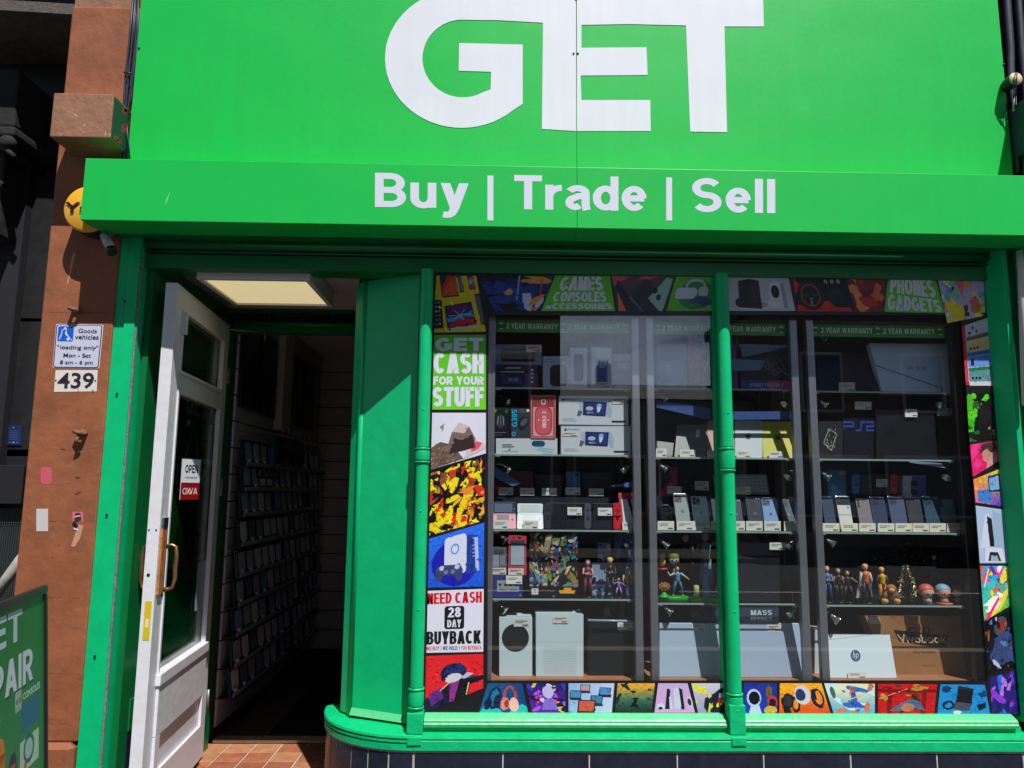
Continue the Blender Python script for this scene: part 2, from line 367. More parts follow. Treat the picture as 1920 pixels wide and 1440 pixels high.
# ------------------------------------------------------------------ flat print on a face
class Art:
    """shapes in the unit square of a face; every later shape lies a hair above the earlier ones"""
    def __init__(s): s.items = []
    def poly(s, pts, c): s.items.append(('p', pts, c)); return s
    def rect(s, u0, v0, u1, v1, c): return s.poly([(u0,v0),(u1,v0),(u1,v1),(u0,v1)], c)
    def ell(s, cu, cv, ru, rv, c, n=22, rot=0):
        return s.poly([(cu+ru*math.cos(2*math.pi*k/n)*math.cos(rot)-rv*math.sin(2*math.pi*k/n)*math.sin(rot),
                        cv+rv*math.sin(2*math.pi*k/n)*math.cos(rot)+ru*math.cos(2*math.pi*k/n)*math.sin(rot)) for k in range(n)], c)
    def line(s, u0, v0, u1, v1, w, c):
        d = math.hypot(u1-u0, v1-v0) or 1; a = -(v1-v0)/d*w/2; b = (u1-u0)/d*w/2
        return s.poly([(u0-a,v0-b),(u1-a,v1-b),(u1+a,v1+b),(u0+a,v0+b)], c)
    def rrect(s, u0, v0, u1, v1, r, c, ar=1, rot=0):
        pts = []; ru = r; rv = r*ar
        for (cx, cy, a0) in ((u1-ru, v1-rv, 0), (u0+ru, v1-rv, 90), (u0+ru, v0+rv, 180), (u1-ru, v0+rv, 270)):
            for k in range(4):
                a = math.radians(a0+30*k); pts.append((cx+ru*math.cos(a), cy+rv*math.sin(a)))
        if rot:
            cx = (u0+u1)/2; cy = (v0+v1)/2
            pts = [(cx+(x-cx)*math.cos(rot)-(y-cy)/ar*math.sin(rot), cy+(x-cx)*ar*math.sin(rot)+(y-cy)*math.cos(rot)) for x, y in pts]
        return s.poly(pts, c)
    def word(s, *a, **k): return _word_items(s, *a, **k)
    def text(s, t, u0, v0, u1, v1, c, bold=.0, shear=0, spacing=1.0): s.items.append(('t', t, (u0,v0,u1,v1), c, bold, shear, spacing)); return s
    def grid(s, fn, n=26, m=26, box=(0,0,1,1)): s.items.append(('g', fn, n, m, box)); return s
    def apple(s, cu, cv, r, ar, c, bg):
        s.ell(cu-r*.33, cv, r*.62, r*.8*ar, c, 14); s.ell(cu+r*.33, cv, r*.62, r*.8*ar, c, 14)
        s.ell(cu+r*1.1, cv+r*.15*ar, r*.42, r*.42*ar, bg, 12)
        s.poly([(cu,cv+r*.85*ar),(cu+r*.05,cv+r*1.25*ar),(cu+r*.45,cv+r*1.5*ar),(cu+r*.38,cv+r*1.05*ar)], c); return s
    def blobs(s, pal, n, seed, smin=.05, smax=.2, streak=.3):
        r = random.Random(seed)
        for i in range(n):
            cu, cv = r.random(), r.random(); sz = r.uniform(smin, smax); k = r.randint(5, 9); a0 = r.random()*6.28
            el = r.uniform(1.5, 4) if r.random() < streak else r.uniform(.7, 1.5); rot = r.random()*3.14
            pts = []
            for j in range(k):
                a = a0+2*math.pi*j/k; q = sz*r.uniform(.6, 1.1); x = q*math.cos(a)*el; y = q*math.sin(a)
                pts.append((min(1, max(0, cu+x*math.cos(rot)-y*math.sin(rot))), min(1, max(0, cv+x*math.sin(rot)+y*math.cos(rot)))))
            s.poly(pts, r.choice(pal))
        return s
    def detail(s, n, seed, lo=.012, hi=.05, amp=.34):
        r = random.Random(seed); base = [it for it in s.items if it[0] in ('p', 'g')]
        for _ in range(n):
            u, v = r.random(), r.random(); c = None
            for it in reversed(base):
                if it[0] == 'g': c = lin(it[1](u, v)); break
                P = it[1]; ins = False; j = len(P)-1
                for i in range(len(P)):
                    if (P[i][1] > v) != (P[j][1] > v) and u < (P[j][0]-P[i][0])*(v-P[i][1])/(P[j][1]-P[i][1]+1e-12)+P[i][0]: ins = not ins
                    j = i
                if ins: c = lin(it[2]); break
            if c is None or (min(c) > .30): continue
            k = 1+r.uniform(-amp, amp*1.3); off_ = r.uniform(-.012, .02)
            c = tuple(min(.95, max(.002, q*k+off_+r.uniform(-.008,.008))) for q in c)
            a = r.random()*3.14; l_ = r.uniform(lo, hi); w = l_*r.uniform(.2, .6)
            pts = [(u+math.cos(a)*l_, v+math.sin(a)*l_), (u-math.sin(a)*w, v+math.cos(a)*w), (u-math.cos(a)*l_, v-math.sin(a)*l_), (u+math.sin(a)*w, v-math.cos(a)*w)]
            s.items.append(('p', [(min(1,max(0,x)), min(1,max(0,y))) for x, y in pts], c))
        return s
    def build(s, Q, parent, step=.00025, base=.0006, clip=None):
        """Q(u,v) -> point, n = unit normal towards the street"""
        e = 1e-3; o = Q(.5,.5); n = (Q(.5+e,.5)-o).cross(Q(.5,.5+e)-o).normalized()
        out = []; step = min(step, .0022/max(1, len(s.items)))
        for kind, nm in (('art', 'print'), ('t', 'lettering')):
            vs = []; fs = []; cs = []; h = base
            for it in s.items:
                h += step if it[0] != 'pt' else step*.05
                if (it[0] in ('t', 'pt')) != (kind == 't'): continue
                b = len(vs)
                if it[0] in ('p', 'pt'):
                    vs += [Q(u,v)+n*h for u,v in it[1]]; fs.append([b+i for i in range(len(it[1]))]); cs.append([lin(it[2])]*len(it[1]))
                elif it[0] == 't':
                    g, ff = text_geo(it[1], it[4], it[5], it[6]); u0, v0, u1, v1 = it[2]
                    vs += [Q(u0+(u1-u0)*x, v0+(v1-v0)*y)+n*h for x, y in g]
                    for f in ff: fs.append([b+i for i in f]); cs.append([lin(it[3])]*len(f))
                else:
                    fn, N, Mm, (bu0, bv0, bu1, bv1) = it[1:]
                    cc = {}
                    for j in range(Mm+1):
                        for i in range(N+1):
                            u = bu0+(bu1-bu0)*i/N; v = bv0+(bv1-bv0)*j/Mm
                            vs.append(Q(u,v)+n*h); cc[(i,j)] = lin(fn(u,v))
                    for j in range(Mm):
                        for i in range(N):
                            fs.append([b+j*(N+1)+i, b+j*(N+1)+i+1, b+(j+1)*(N+1)+i+1, b+(j+1)*(N+1)+i])
                            cs.append([cc[(i,j)], cc[(i+1,j)], cc[(i+1,j+1)], cc[(i,j+1)]])
            if not fs: continue
            off = rootloc(parent)
            me = bpy.data.meshes.new(nm); me.from_pydata([tuple(v-off) for v in vs], [], fs)
            ca = me.color_attributes.new('Col', 'FLOAT_COLOR', 'CORNER')
            flat = []
            for c in cs:
                for q in c: flat += [q[0], q[1], q[2], 1]
            ca.data.foreach_set('color', flat)
            me.materials.append(INK); me.update()
            ob = bpy.data.objects.new(nm, me); COL.objects.link(ob); ob.parent = parent; out.append(ob)
        return out
def bil(bl, br, tr, tl):
    return lambda u, v: bl*((1-u)*(1-v)) + br*(u*(1-v)) + tr*(u*v) + tl*((1-u)*v)
def mixc(a, b, t): t = max(0, min(1, t)); return tuple(a[i]*(1-t)+b[i]*t for i in range(3))
def hsh(u, v, k=1.0): 
    return .5+.5*math.sin(u*12.9*k+math.sin(v*9.7*k+u*3.1)*2.3)*math.cos(v*11.3*k-u*4.7*k+1.3)

# slab: an upright thing (box, tablet, phone ...) seen from the street, standing on height zs
def slab(name, label, cat, quad, D0, color, th=.03, zs=None, D1=None, art=None, rc=0, group=None, rough=.45, metal=0, bevel=.0012, parent=None, body='body', single=False):
    if len(quad) == 2: (x0, y0), (x1, y1) = quad; quad = [(x0,y1),(x1,y1),(x1,y0),(x0,y0)]
    D1 = D0 if D1 is None else D1
    bl, br = at(*quad[0], D0), at(*quad[1], D0); tr, tl = at(*quad[2], D1), at(*quad[3], D1)
    if zs is not None:
        bl.z = zs; br.z = zs
    if D1 != D0:
        zt_m = (tl.z+tr.z)/2; tl.z = tr.z = zt_m
        zb_m = (bl.z+br.z)/2; bl.z = br.z = zb_m
    Q = bil(bl, br, tr, tl)
    n = (br-bl).cross(tl-bl).normalized()
    m = color if not isinstance(color, tuple) else plain(color, rough, metal)
    w = (br-bl).length; h = (tl-bl).length
    if rc:
        ru = rc/w; rv = rc/h; out = []
        for (cx, cy, a0) in ((1-ru,1-rv,0),(ru,1-rv,90),(ru,rv,180),(1-ru,rv,270)):
            for k in range(5):
                a = math.radians(a0+22.5*k); out.append(Q(cx+ru*math.cos(a), cy+rv*math.sin(a)))
    else: out = [Q(0,0),Q(1,0),Q(1,1),Q(0,1)]
    mb = MB(); mb.ext([p for p in out], -n*th)
    if parent is None and (art is not None):
        base = (bl+br)/2 + Vector((0, th/2, 0)); base.z = min(bl.z, br.z)
        t = thing(name, base, label, cat, group)
        mb.build(body, m, t, bevel=min(bevel, th*.4))
        art.build(Q, t); return t, Q
    o = mb.build(name, m, parent, bevel=min(bevel, th*.4), label=label, cat=cat, group=group)
    if art is not None: art.build(Q, o)
    return o, Q

# =================================================================== SETTING
YF = 2.90                                   # plane of the shop window
FLOOR = Z(1393, 3.895, 500)
MB().box(-60, 60, -60, 60, -.30, -.12).build('ground', mat('asphalt', (.052,.052,.055), .9, noise=.3, nscale=12, bump=.5, bscale=90), kind='structure')
MB().box(-40, 40, -11.5, -1.72, -.118, -.10).build('road', mat('road_asphalt', (.045,.045,.047), .85, noise=.35, nscale=8, bump=.6, bscale=120), kind='structure')
MB().box(-40, 40, -1.55, 9, -.12, 0).build('pavement', mat('paving', (.055,.053,.051), .85, noise=.25, nscale=5, bump=.3, bscale=60), kind='structure', bevel=.004)
MB().box(-40, 40, -1.70, -1.55, -.12, .004).build('kerb', mat('kerb_stone', (.36,.35,.34), .8, noise=.25, nscale=9, bump=.4), kind='structure', bevel=.01)
MB().box(-40, 40, -16, -11.5, -.12, .0).build('far_pavement', mat('paving', (.27,.26,.25), .85), kind='structure')
yl = MB()
for y in (-1.98, -2.18): yl.box(-40, 40, y-.04, y+.04, -.10, -.096)
yl.build('road_marking', mat('yellow_line', (.62,.46,.10), .7, noise=.3), kind='structure')
wl = MB()
for k in range(-8, 9): wl.box(k*4-1, k*4+1, -6.6, -6.48, -.10, -.096)
wl.build('centre_line', mat('white_line', (.7,.7,.68), .7, noise=.2), kind='structure')

# across the street (seen mirrored in the window)
def far_building(name, x0, x1, y1, h, wall, label, floors, n, roofpitch=0, cs=1.0):
    t = thing(name, ((x0+x1)/2, y1-3, 0), label, 'building', 'buildings across the street')
    MB().box(x0, x1, y1-6, y1, -.1, h).build('wall', wall, t)
    rf = MB()
    if roofpitch:
        rf.ext([(x0-.2,y1+.3,h),(x0-.2,y1-3,h+roofpitch),(x0-.2,y1-6.3,h)], (x1-x0+.4,0,0))
    else: rf.box(x0-.15, x1+.15, y1-6.1, y1+.25, h+.002, h+.35)
    rf = rf.build('roof', mat('slate', (.06,.065,.075), .7, noise=.3), t)
    c = MB()
    for k in range(2):
        cx = x0+(x1-x0)*(.2+.6*k); c.box(cx-.5*cs, cx+.5*cs, y1-3.4, y1-2.6, h+.4, h+roofpitch+1.5*cs)
        for q in (-.3*cs, 0, .3*cs): c.lathe((cx+q, y1-3, h+roofpitch+1.5*cs), [(.1*cs,0),(.12*cs,.35*cs),(.0,.35*cs)], n=8)
    c.build('chimney', wall, rf)
    gl = mat('far_pane', (.03,.035,.045), .1); fr = plain((225,222,215), .6)
    for fl in range(floors):
        for k in range(n):
            cx = x0+(x1-x0)*(k+.5)/n; z = .9+fl*3.0; ww = .55 if fl else .8*(x1-x0)/n/2
            w = MB().box(cx-ww-.08, cx+ww+.08, y1, y1+.08, z-.08, z+1.7).build('window', fr, t)
            MB().box(cx-ww, cx+ww, y1+.081, y1+.10, z, z+1.6).build('pane', gl, w)
BR = mat('far_brick', (.20,.095,.065), .85, noise=.3, nscale=3); ST = mat('far_sandstone', (.28,.22,.17), .85, noise=.3, nscale=2)
RN = mat('far_render', (.36,.34,.31), .85, noise=.2, nscale=2)
far_building('brick_tenement', -16, 1.9, -16, 12.5, BR, 'tall red brick building across the street with rows of sash windows', 4, 6)
far_building('low_terrace', 2.2, 10.0, -17, 4.3, RN, 'low rendered building across the street with a slate roof and chimneys', 1, 3, .9, .45)
far_building('stone_tenement', 8.0, 26, -15.6, 7.1, ST, 'sandstone building across the street, three storeys high', 3, 6)

# =================================================================== SHOPFRONT
zf = Z
XL = X(245, 700, 2.87)                      # inner edge of the left guide rail
XWR = X(1855, 700, YF)                      # right end of the window
XC1, XC2 = X(790, 930, 2.86), X(1366, 930, 2.86)
Z_SILL = zf(1341, 2.85); Z_SB = zf(1408, 2.83); Z_LEDGE = zf(1377, 2.84)
Z_LINT = zf(512, 2.88)
shop = thing('shopfront', (0, 3.0, 0), 'green painted shopfront with a recessed doorway and a large display window', 'shopfront')
# lintel members above door and window
XA, XB = X(262, 480, 2.88), X(1857, 480, 2.88)
m = MB(); m.box(XA, XB, 2.885, 3.00, Z_LINT, zf(486, 2.88)); m.build('lintel', M_SHADEGREEN, shop, bevel=.003)
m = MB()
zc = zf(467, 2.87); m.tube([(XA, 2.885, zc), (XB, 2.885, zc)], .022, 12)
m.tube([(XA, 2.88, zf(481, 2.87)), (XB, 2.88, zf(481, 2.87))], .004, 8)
m.build('shutter_roll', M_SHADEGREEN, shop)
MB().box(XA, XB, 2.91, 2.96, zf(486,2.88)+.001, zf(430,2.9)+.06).build('shutter_slot', M_DARK, shop)
# upper wall behind the signs
MB().box(-1.75, 2.4, 3.0, 3.2, zf(455, 2.9), 4.4).build('upper_wall', M_BROWN, shop)
# colonnettes
def colonnette(xc, r, ring_ys, side):
    y = 2.862; zb = Z(1318 if side else 1335, 2.86); zt = Z_LINT
    prof = []
    marks = sorted([Z(q, y-r) for q in ring_ys])
    def pr(z):
        rr = r
        for (a, b) in zip(marks[0::2], marks[1::2]):
            mid = (a+b)/2; hw = (b-a)/2
            if abs(z-mid) < hw: rr = max(rr, r*(1.0+.16*math.sqrt(max(0, 1-((z-mid)/hw)**2))))
        for q in marks:
            if abs(z-q) < .0035: rr = r*1.20
            elif .0035 <= abs(z-q) < .007: rr = min(rr, r*.93)
        return rr
    zs = set([zb, zt])
    for q in marks:
        for d in (-.009, .009, -.0075, -.0066, -.0036, -.003, 0, .003, .0036, .0066, .0075): zs.add(q+d)
    for a, b in zip(marks[0::2], marks[1::2]):
        for k in range(1, 8): zs.add(a+(b-a)*k/8)
    zs = sorted(zs)
    mb = MB().lathe((xc, y, 0), [(pr(z), z) for z in zs], n=24)
    for zz in (Z(770, y-r), Z(960, y-r), Z(1145, y-r)):
        mb.ball((xc+.002, y-r+.001, zz), .0042, n=8)
    c = mb.build('column', M_GREEN, shop)
    MB().box(xc-.029, xc+.029, 2.832, 2.894, Z_LEDGE+.001, zb+.001).build('column_base', M_GREENW, shop, bevel=.003)
    MB().box(xc-.026, xc+.026, 2.825, 2.86, Z_SB+.018, Z_LEDGE-.006).build('column_foot', M_GREENW, shop, bevel=.003)
    MB().box(xc-r-.006, xc+r+.006, 2.888, 2.93, zb, zt-.001).build('mullion', M_BLACK if not side else M_GREEN, shop)
colonnette(XC1, .0245, (843, 868, 1295, 1330), 0)
colonnette(XC2, .0255, (837, 878, 1303, 1332), 1)
# sills: sweep over the straight run and round the corner
cxx, cyy, rx_, ry_ = X(775, 1400, 2.83), 3.20, .39, .37
arc = [(cxx - rx_*math.sin(math.radians(a)), cyy - ry_*math.cos(math.radians(a))) for a in range(0, 91, 6)]
XR_END = X(1935, 1380, 2.83)
p_str = [(XR_END, 2.83), (1.2, 2.83), (cxx+.001, 2.83)]
m = MB(); m.sweep(p_str, [(0, Z_SB), (0, Z_LEDGE-.022), (-.003, Z_LEDGE-.019), (-.003, Z_LEDGE-.017), (.001, Z_LEDGE-.014), (-.004, Z_LEDGE), (-.12, Z_LEDGE+.004), (-.12, Z_SB)])
m.build('sill_board', M_GREENW, shop)
g1, g2 = Z_LEDGE-.016, Z_LEDGE-.030
m = MB(); m.sweep(arc, [(0, Z_SB), (0, g2-.003), (-.007, g2-.001), (-.007, g2+.002), (.002, g2+.004), (.002, g1-.003), (-.006, g1-.001), (-.006, g1+.002), (.004, g1+.005), (.002, Z_LEDGE-.003), (-.004, Z_LEDGE), (-.22, Z_LEDGE+.012), (-.22, Z_SB)])
m.build('curved_sill', M_GREENW, shop)
ZU = zf(1363, 2.86)
m = MB(); m.box(XC1+.03, XC2-.030, 2.868, 2.95, Z_LEDGE, ZU); m.box(XC2+.030, XR_END-.012, 2.868, 2.95, Z_LEDGE, ZU)
m.build('sill_riser', M_GREEN, shop, bevel=.002)
m = MB()
for (a, b) in ((XC1+.031, XC2-.031), (XC2+.031, XR_END-.03)):
    m.ext([(a, 2.852, ZU), (a, 2.849, ZU+.010), (a, 2.853, ZU+.015), (a, 2.853, Z_SILL-.022), (a, 2.858, Z_SILL-.016), (a, 2.8895, Z_SILL-.004), (a, 2.94, Z_SILL-.004), (a, 2.94, ZU)], (b-a, 0, 0))
m.build('window_sill', mat('worn_green_sill', (.05,.50,.20), .4, noise=.2, nscale=40, bump=.3, bscale=40, c2=(.12,.48,.24)), shop)
# navy tiled stall riser
riser = MB().box(cxx, XR_END, 2.8398, 2.97, 0, Z_SB-.001)
riser.sweep(arc, [(-.0098, 0), (-.0098, Z_SB-.001), (-.20, Z_SB-.001), (-.20, 0)])
riser = riser.build('stall_riser', M_GROUT, shop)
MB().box(X(620, 1300, 3.2)-.00, -.42, 3.2, 3.9, 0, Z_LEDGE).build('corner_plinth', M_DARK, shop)
ZG = Z_SB-.011
gx = [X(p, 1425, 2.84) for p in (776, 943, 1105, 1270, 1432, 1595, 1757, 1919)] 
def tile_rows():
    z1 = ZG
    while z1 > .03:
        yield max(.02, z1-.147), z1; z1 -= .152
for (z0, z1) in tile_rows():
    for a, b in zip(gx[:-1], gx[1:]):
        MB().box(a+.0025, b-.0025, 2.838, 2.857, z0, z1).build('tile', M_TILE, riser, bevel=.0015, seg=1)
    MB().box(cxx+.000, gx[0]-.0025, 2.838, 2.857, z0, z1).build('tile', M_TILE, riser, bevel=.0015, seg=1)
    n_t = 8; da = 90/n_t
    ang = [0, 13.5, 26, 38, 49.5, 60, 70, 80, 90]
    for a0, a1 in zip(ang[:-1], ang[1:]):
        a0 += .5; a1 -= .5
        pts = [(cxx - rx_*math.sin(math.radians(a0+(a1-a0)*k/4)), cyy - ry_*math.cos(math.radians(a0+(a1-a0)*k/4))) for k in range(5)]
        MB().sweep(pts, [(-.008, z0), (-.008, z1), (-.026, z1), (-.026, z0)]).build('tile', M_TILE, riser)
# splayed corner panel with corner bead and return into the doorway
pA = Vector((XC1-.030, 2.925)); pB = Vector((X(680, 775, 3.03), 3.03)); pC = Vector((X(664, 775, 3.075), 3.075)); pD = Vector((pC.x+.01, 3.78))
def wallseg(a, b, z0, z1, th, name, mt, bev=0, parent=shop):
    d = (b-a).normalized(); n = Vector((d.y, -d.x))          # back side for a right-to-left run
    return MB().obox((a.x, a.y, z0), (b.x-a.x, b.y-a.y, 0), (n.x*th, n.y*th, 0), (0, 0, z1-z0)).build(name, mt, parent, bevel=bev)
wallseg(pA, pB, Z_LEDGE+.01, Z_LINT, .03, 'corner_panel', M_GREEN)
dd = (pB-pA).normalized(); nn = Vector((-dd.y, dd.x))
zp = Z(1343, 2.92); 
def pp(q, o): return Vector((q.x+nn.x*o, q.y+nn.y*o))
wallseg(pp(pA, .006), pp(pB+dd*.004, .006), Z_LEDGE+.011, zp-.024, .006, 'panel_rail', M_GREEN, .001)
a_, b_ = pp(pA, 0), pp(pB, 0)
MB().ext([(*(pp(pA,.001)), zp), (*(pp(pA,.012)), zp-.018), (*(pp(pA,.016)), zp-.024), (*(pp(pA,.001)), zp-.026)], (pB.x-pA.x, pB.y-pA.y, 0)).build('panel_moulding', mat('worn_green_sill', (0,0,0)), shop)
m = MB(); m.tube([(pB.x-.004, pB.y+.012, Z_LEDGE+.01), (pB.x-.004, pB.y+.012, Z_LINT)], .0145, 14)
m.build('corner_bead', M_GREEN, shop)
m = MB(); m.obox((pB.x-.012, pB.y+.012, Z_LEDGE+.01), (pC.x-pB.x, pC.y-pB.y, 0), (.02, .02, 0), (0, 0, Z_LINT-Z_LEDGE-.01)); m.build('corner_stile', M_GREEN, shop, bevel=.002)
MB().box(pC.x+.0, pC.x+.035, pC.y+.0, 3.80, FLOOR, 2.43).build('doorway_return', M_SHADEGREEN, shop)
# back of the window bay: side wall between doorway and window display, ceiling of the bay
MB().box(pC.x+.036, XC1-.0, 3.10, 3.13, Z_LEDGE, Z_LINT+.1).build('bay_lining', M_DARK, shop)
# glass
for (a, b) in ((XC1+.02, XC2-.02), (XC2+.02, XWR+.01)):
    MB().box(a, b, 2.900, 2.906, Z_SILL-.003, Z_LINT+.02).build('window_glass', M_GLASS, shop)
# right jamb: splayed lining, dark gap, outer guide rail
XJ0 = X(1858, 700, 2.90); XJ1 = X(1897, 700, 2.82)
zt = Z(440, 2.8)
MB().ext([(XJ0, 2.905, Z_SILL-.03), (XJ1, 2.82, Z_SILL-.03), (XJ1+.02, 2.82, Z_SILL-.03), (XJ1+.02, 3.0, Z_SILL-.03), (XJ0, 3.0, Z_SILL-.03)], (0,0,zt-Z_SILL+.03)).build('right_jamb', M_GREEN, shop, bevel=.002)
MB().box(XJ1+.021, XJ1+.075, 2.86, 2.98, 0, zt).build('right_guide_rail', M_SHADEGREEN, shop, bevel=.002)
MB().box(XJ1+.076, XJ1+.12, 2.80, 2.95, 0, zt).build('right_post', M_GREEN, shop, bevel=.002)
# left guide rail and seam
XG0, XGs, XG1 = X(205, 700, 2.85), X(225, 700, 2.85), X(246, 700, 2.85)
zt = Z(450, 2.85)
MB().box(XG0, XGs-.002, 2.852, 2.98, 0, zt).build('guide_rail', M_GREEN, shop, bevel=.002)
MB().box(XGs+.001, XG1, 2.844, 2.98, 0, zt).build('guide_rail', M_GREEN, shop, bevel=.002)
MB().box(XG1+.0005, XG1+.007, 2.850, 2.858, 0, zt-.1).build('rail_edge', mat('rubbed_edge', (.25,.25,.26), .5, noise=.6, nscale=60), shop)
MB().box(XG1+.0075, XG1+.03, 2.91, 2.98, 0, zt-.05).build('rail_back', M_SHADEGREEN, shop)
m = MB()
for py in (565, 738, 965, 1230): m.ball((XGs-.004, 2.848, Z(py, 2.85, 220)), .005, n=8)
m.build('rail_bolt', M_DARK, shop)
# left side wall of the recess with framed dark panel
XS = XG1+.028
MB().box(XS-.06, XS, 2.982, 3.80, Z(1310, 3.0)+.0, 2.43).build('side_panel', M_SHADEGREEN, shop)
MB().box(XS-.06, XS+.006, 2.982, 3.80, Z(1375, 2.98), Z(1310, 3.0)-.002).build('side_skirting', M_SHADEGREEN, shop, bevel=.004)
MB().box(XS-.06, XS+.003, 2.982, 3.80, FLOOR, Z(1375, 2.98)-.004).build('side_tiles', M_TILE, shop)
MB().tube([(XS+.012, 3.0, Z(1345, 3.0, 200)), (XS+.012, 3.7, Z(1345, 3.0, 200)+.02)], .005, 6).build('side_cable', M_BLACK, shop)
# recess ceiling and its light
ZC = CAMZ+.905
MB().box(XS-.06, pC.x+.04, 2.97, 3.74, ZC, ZC+.03).build('recess_ceiling', M_CEIL, shop)
lt = thing('ceiling_light', (-.96, 3.14, ZC), 'flat square light panel on the ceiling of the entrance recess', 'ceiling light')
lx0, lx1, ly0, ly1 = X(380, 521, 2.95), X(573, 521, 2.95), 2.95+.01, 3.36
m = MB()
m.box(lx0-.02, lx1+.02, ly0-.02, ly0, ZC-.075, ZC-.001); m.box(lx0-.02, lx1+.02, ly1, ly1+.02, ZC-.075, ZC-.001)
m.box(lx0-.02, lx0, ly0, ly1, ZC-.075, ZC-.001); m.box(lx1, lx1+.02, ly0, ly1, ZC-.075, ZC-.001)
m.build('frame', plain((205,200,205), .4), lt)
MB().box(lx0, lx1, ly0, ly1, ZC-.066, ZC-.06).build('diffuser', emit('lamp_glow', (.80,.66,.36), .62), lt)
# header over the inner doorway
YD = 3.76; zh0 = Z(623, YD, 550); 
MB().box(XS, pC.x, YD, 3.9, zh0+.10, 2.5).build('door_header', M_SHADEGREEN, shop)
m = MB(); m.box(XS, pC.x, YD-.012, YD, zh0+.135, zh0+.150); m.box(XS, pC.x, YD-.02, YD, zh0+.165, zh0+.18); m.build('header_moulding', M_SHADEGREEN, shop, bevel=.002)
m = MB()
for k in range(36):
    x = XS+.1 + k*.0165
    m.box(x, x+.008, YD-.01, YD+.01, zh0+.062, zh0+.098)
m.box(XS, pC.x, YD+.011, 3.9, zh0+.06, zh0+.099)
m = m.build('vent_strip', M_DARK, shop); m['kind'] = 'stuff'
MB().tube([(XS, YD+.01, zh0+.045), (pC.x, YD+.01, zh0+.045)], .014, 10).build('header_roll', M_SHADEGREEN, shop)
MB().box(XS, pC.x, YD+.02, YD+.08, zh0, zh0+.058).build('door_head', M_SHADEGREEN, shop)
xj = X(420, 800, YD)
MB().box(XS, xj, YD-.02, YD+.06, FLOOR, zh0+.02).build('door_jamb', M_SHADEGREEN, shop, bevel=.003)
MB().box(XS, pC.x+.05, 3.895, 3.965, FLOOR, FLOOR+.012).build('threshold', mat('worn_stone_threshold', (.42,.27,.17), .7, noise=.3), shop)

# entrance floor with quarry tiles
fl = MB().box(XS-.02, pC.x+.1, 2.86, 3.893, 0, FLOOR-.004).build('entrance_floor', M_GROUT, kind='structure')
me_t = {}
TS = .1255
ymax = 3.888
protos = []
for mt in M_TERRA:
    o = MB().box(-TS/2+.003, TS/2-.003, -TS/2+.003, TS/2-.003, 0, .012)
    protos.append(o)
rr = random.Random(3)
k0 = 0
for j in range(8):
    for i in range(7):
        cx = XS+.03+i*TS; cy = ymax-TS/2-j*TS
        if cx > pC.x+.03: continue
        q = MB().box(cx-TS/2+.003, cx+TS/2-.003, cy-TS/2+.003, cy+TS/2-.003, FLOOR-.012, FLOOR+rr.uniform(-.001,.001))
        q.build('tile', M_TERRA[rr.choice((0,0,1,1,2))], fl, bevel=.0012, seg=1)

# ------------------------------------------------------------------- interior of the shop
YB = 5.85
XWL = X(424, 800, 3.85)
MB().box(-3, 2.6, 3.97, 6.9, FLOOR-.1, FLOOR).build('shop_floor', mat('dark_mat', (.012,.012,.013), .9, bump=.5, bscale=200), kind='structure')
MB().box(XWL, XWL+.25, 3.97, YB, FLOOR+.001, FLOOR+.006).build('floor_strip', mat('brown_floor', (.10,.055,.04), .7), kind='structure')
ZIC = CAMZ+1.04
MB().box(-3, 2.6, 3.92, 6.95, ZIC, ZIC+.1).build('ceiling', mat('shop_ceiling', (.65,.65,.65), .8), kind='structure')
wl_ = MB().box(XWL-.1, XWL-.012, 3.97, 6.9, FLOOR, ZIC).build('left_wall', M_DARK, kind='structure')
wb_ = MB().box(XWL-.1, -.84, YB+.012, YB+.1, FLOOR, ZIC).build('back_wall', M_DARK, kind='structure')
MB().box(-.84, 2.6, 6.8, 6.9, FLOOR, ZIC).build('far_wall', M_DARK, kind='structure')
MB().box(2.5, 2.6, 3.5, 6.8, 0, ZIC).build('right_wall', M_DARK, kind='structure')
MB().box(pC.x+.05, 2.6, 3.46, 3.50, 0, ZIC).build('dark_backdrop', mat('backdrop_black', (.010,.011,.014), .6), kind='structure')  # added black wall, standing in for the dim shop behind the display
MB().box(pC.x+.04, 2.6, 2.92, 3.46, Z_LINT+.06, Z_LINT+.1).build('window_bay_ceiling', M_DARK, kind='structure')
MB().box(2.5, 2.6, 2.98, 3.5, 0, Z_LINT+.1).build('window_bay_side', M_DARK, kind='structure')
z = FLOOR+.05
while z < ZIC-.1:
    MB().box(XWL-.011, XWL, 3.97, YB-.002, z, z+.132).build('slat', M_SLAT, wl_)
    MB().box(XWL+.001, -.84, YB, YB+.011, z, z+.132).build('slat', M_SLAT, wb_)
    z += .14
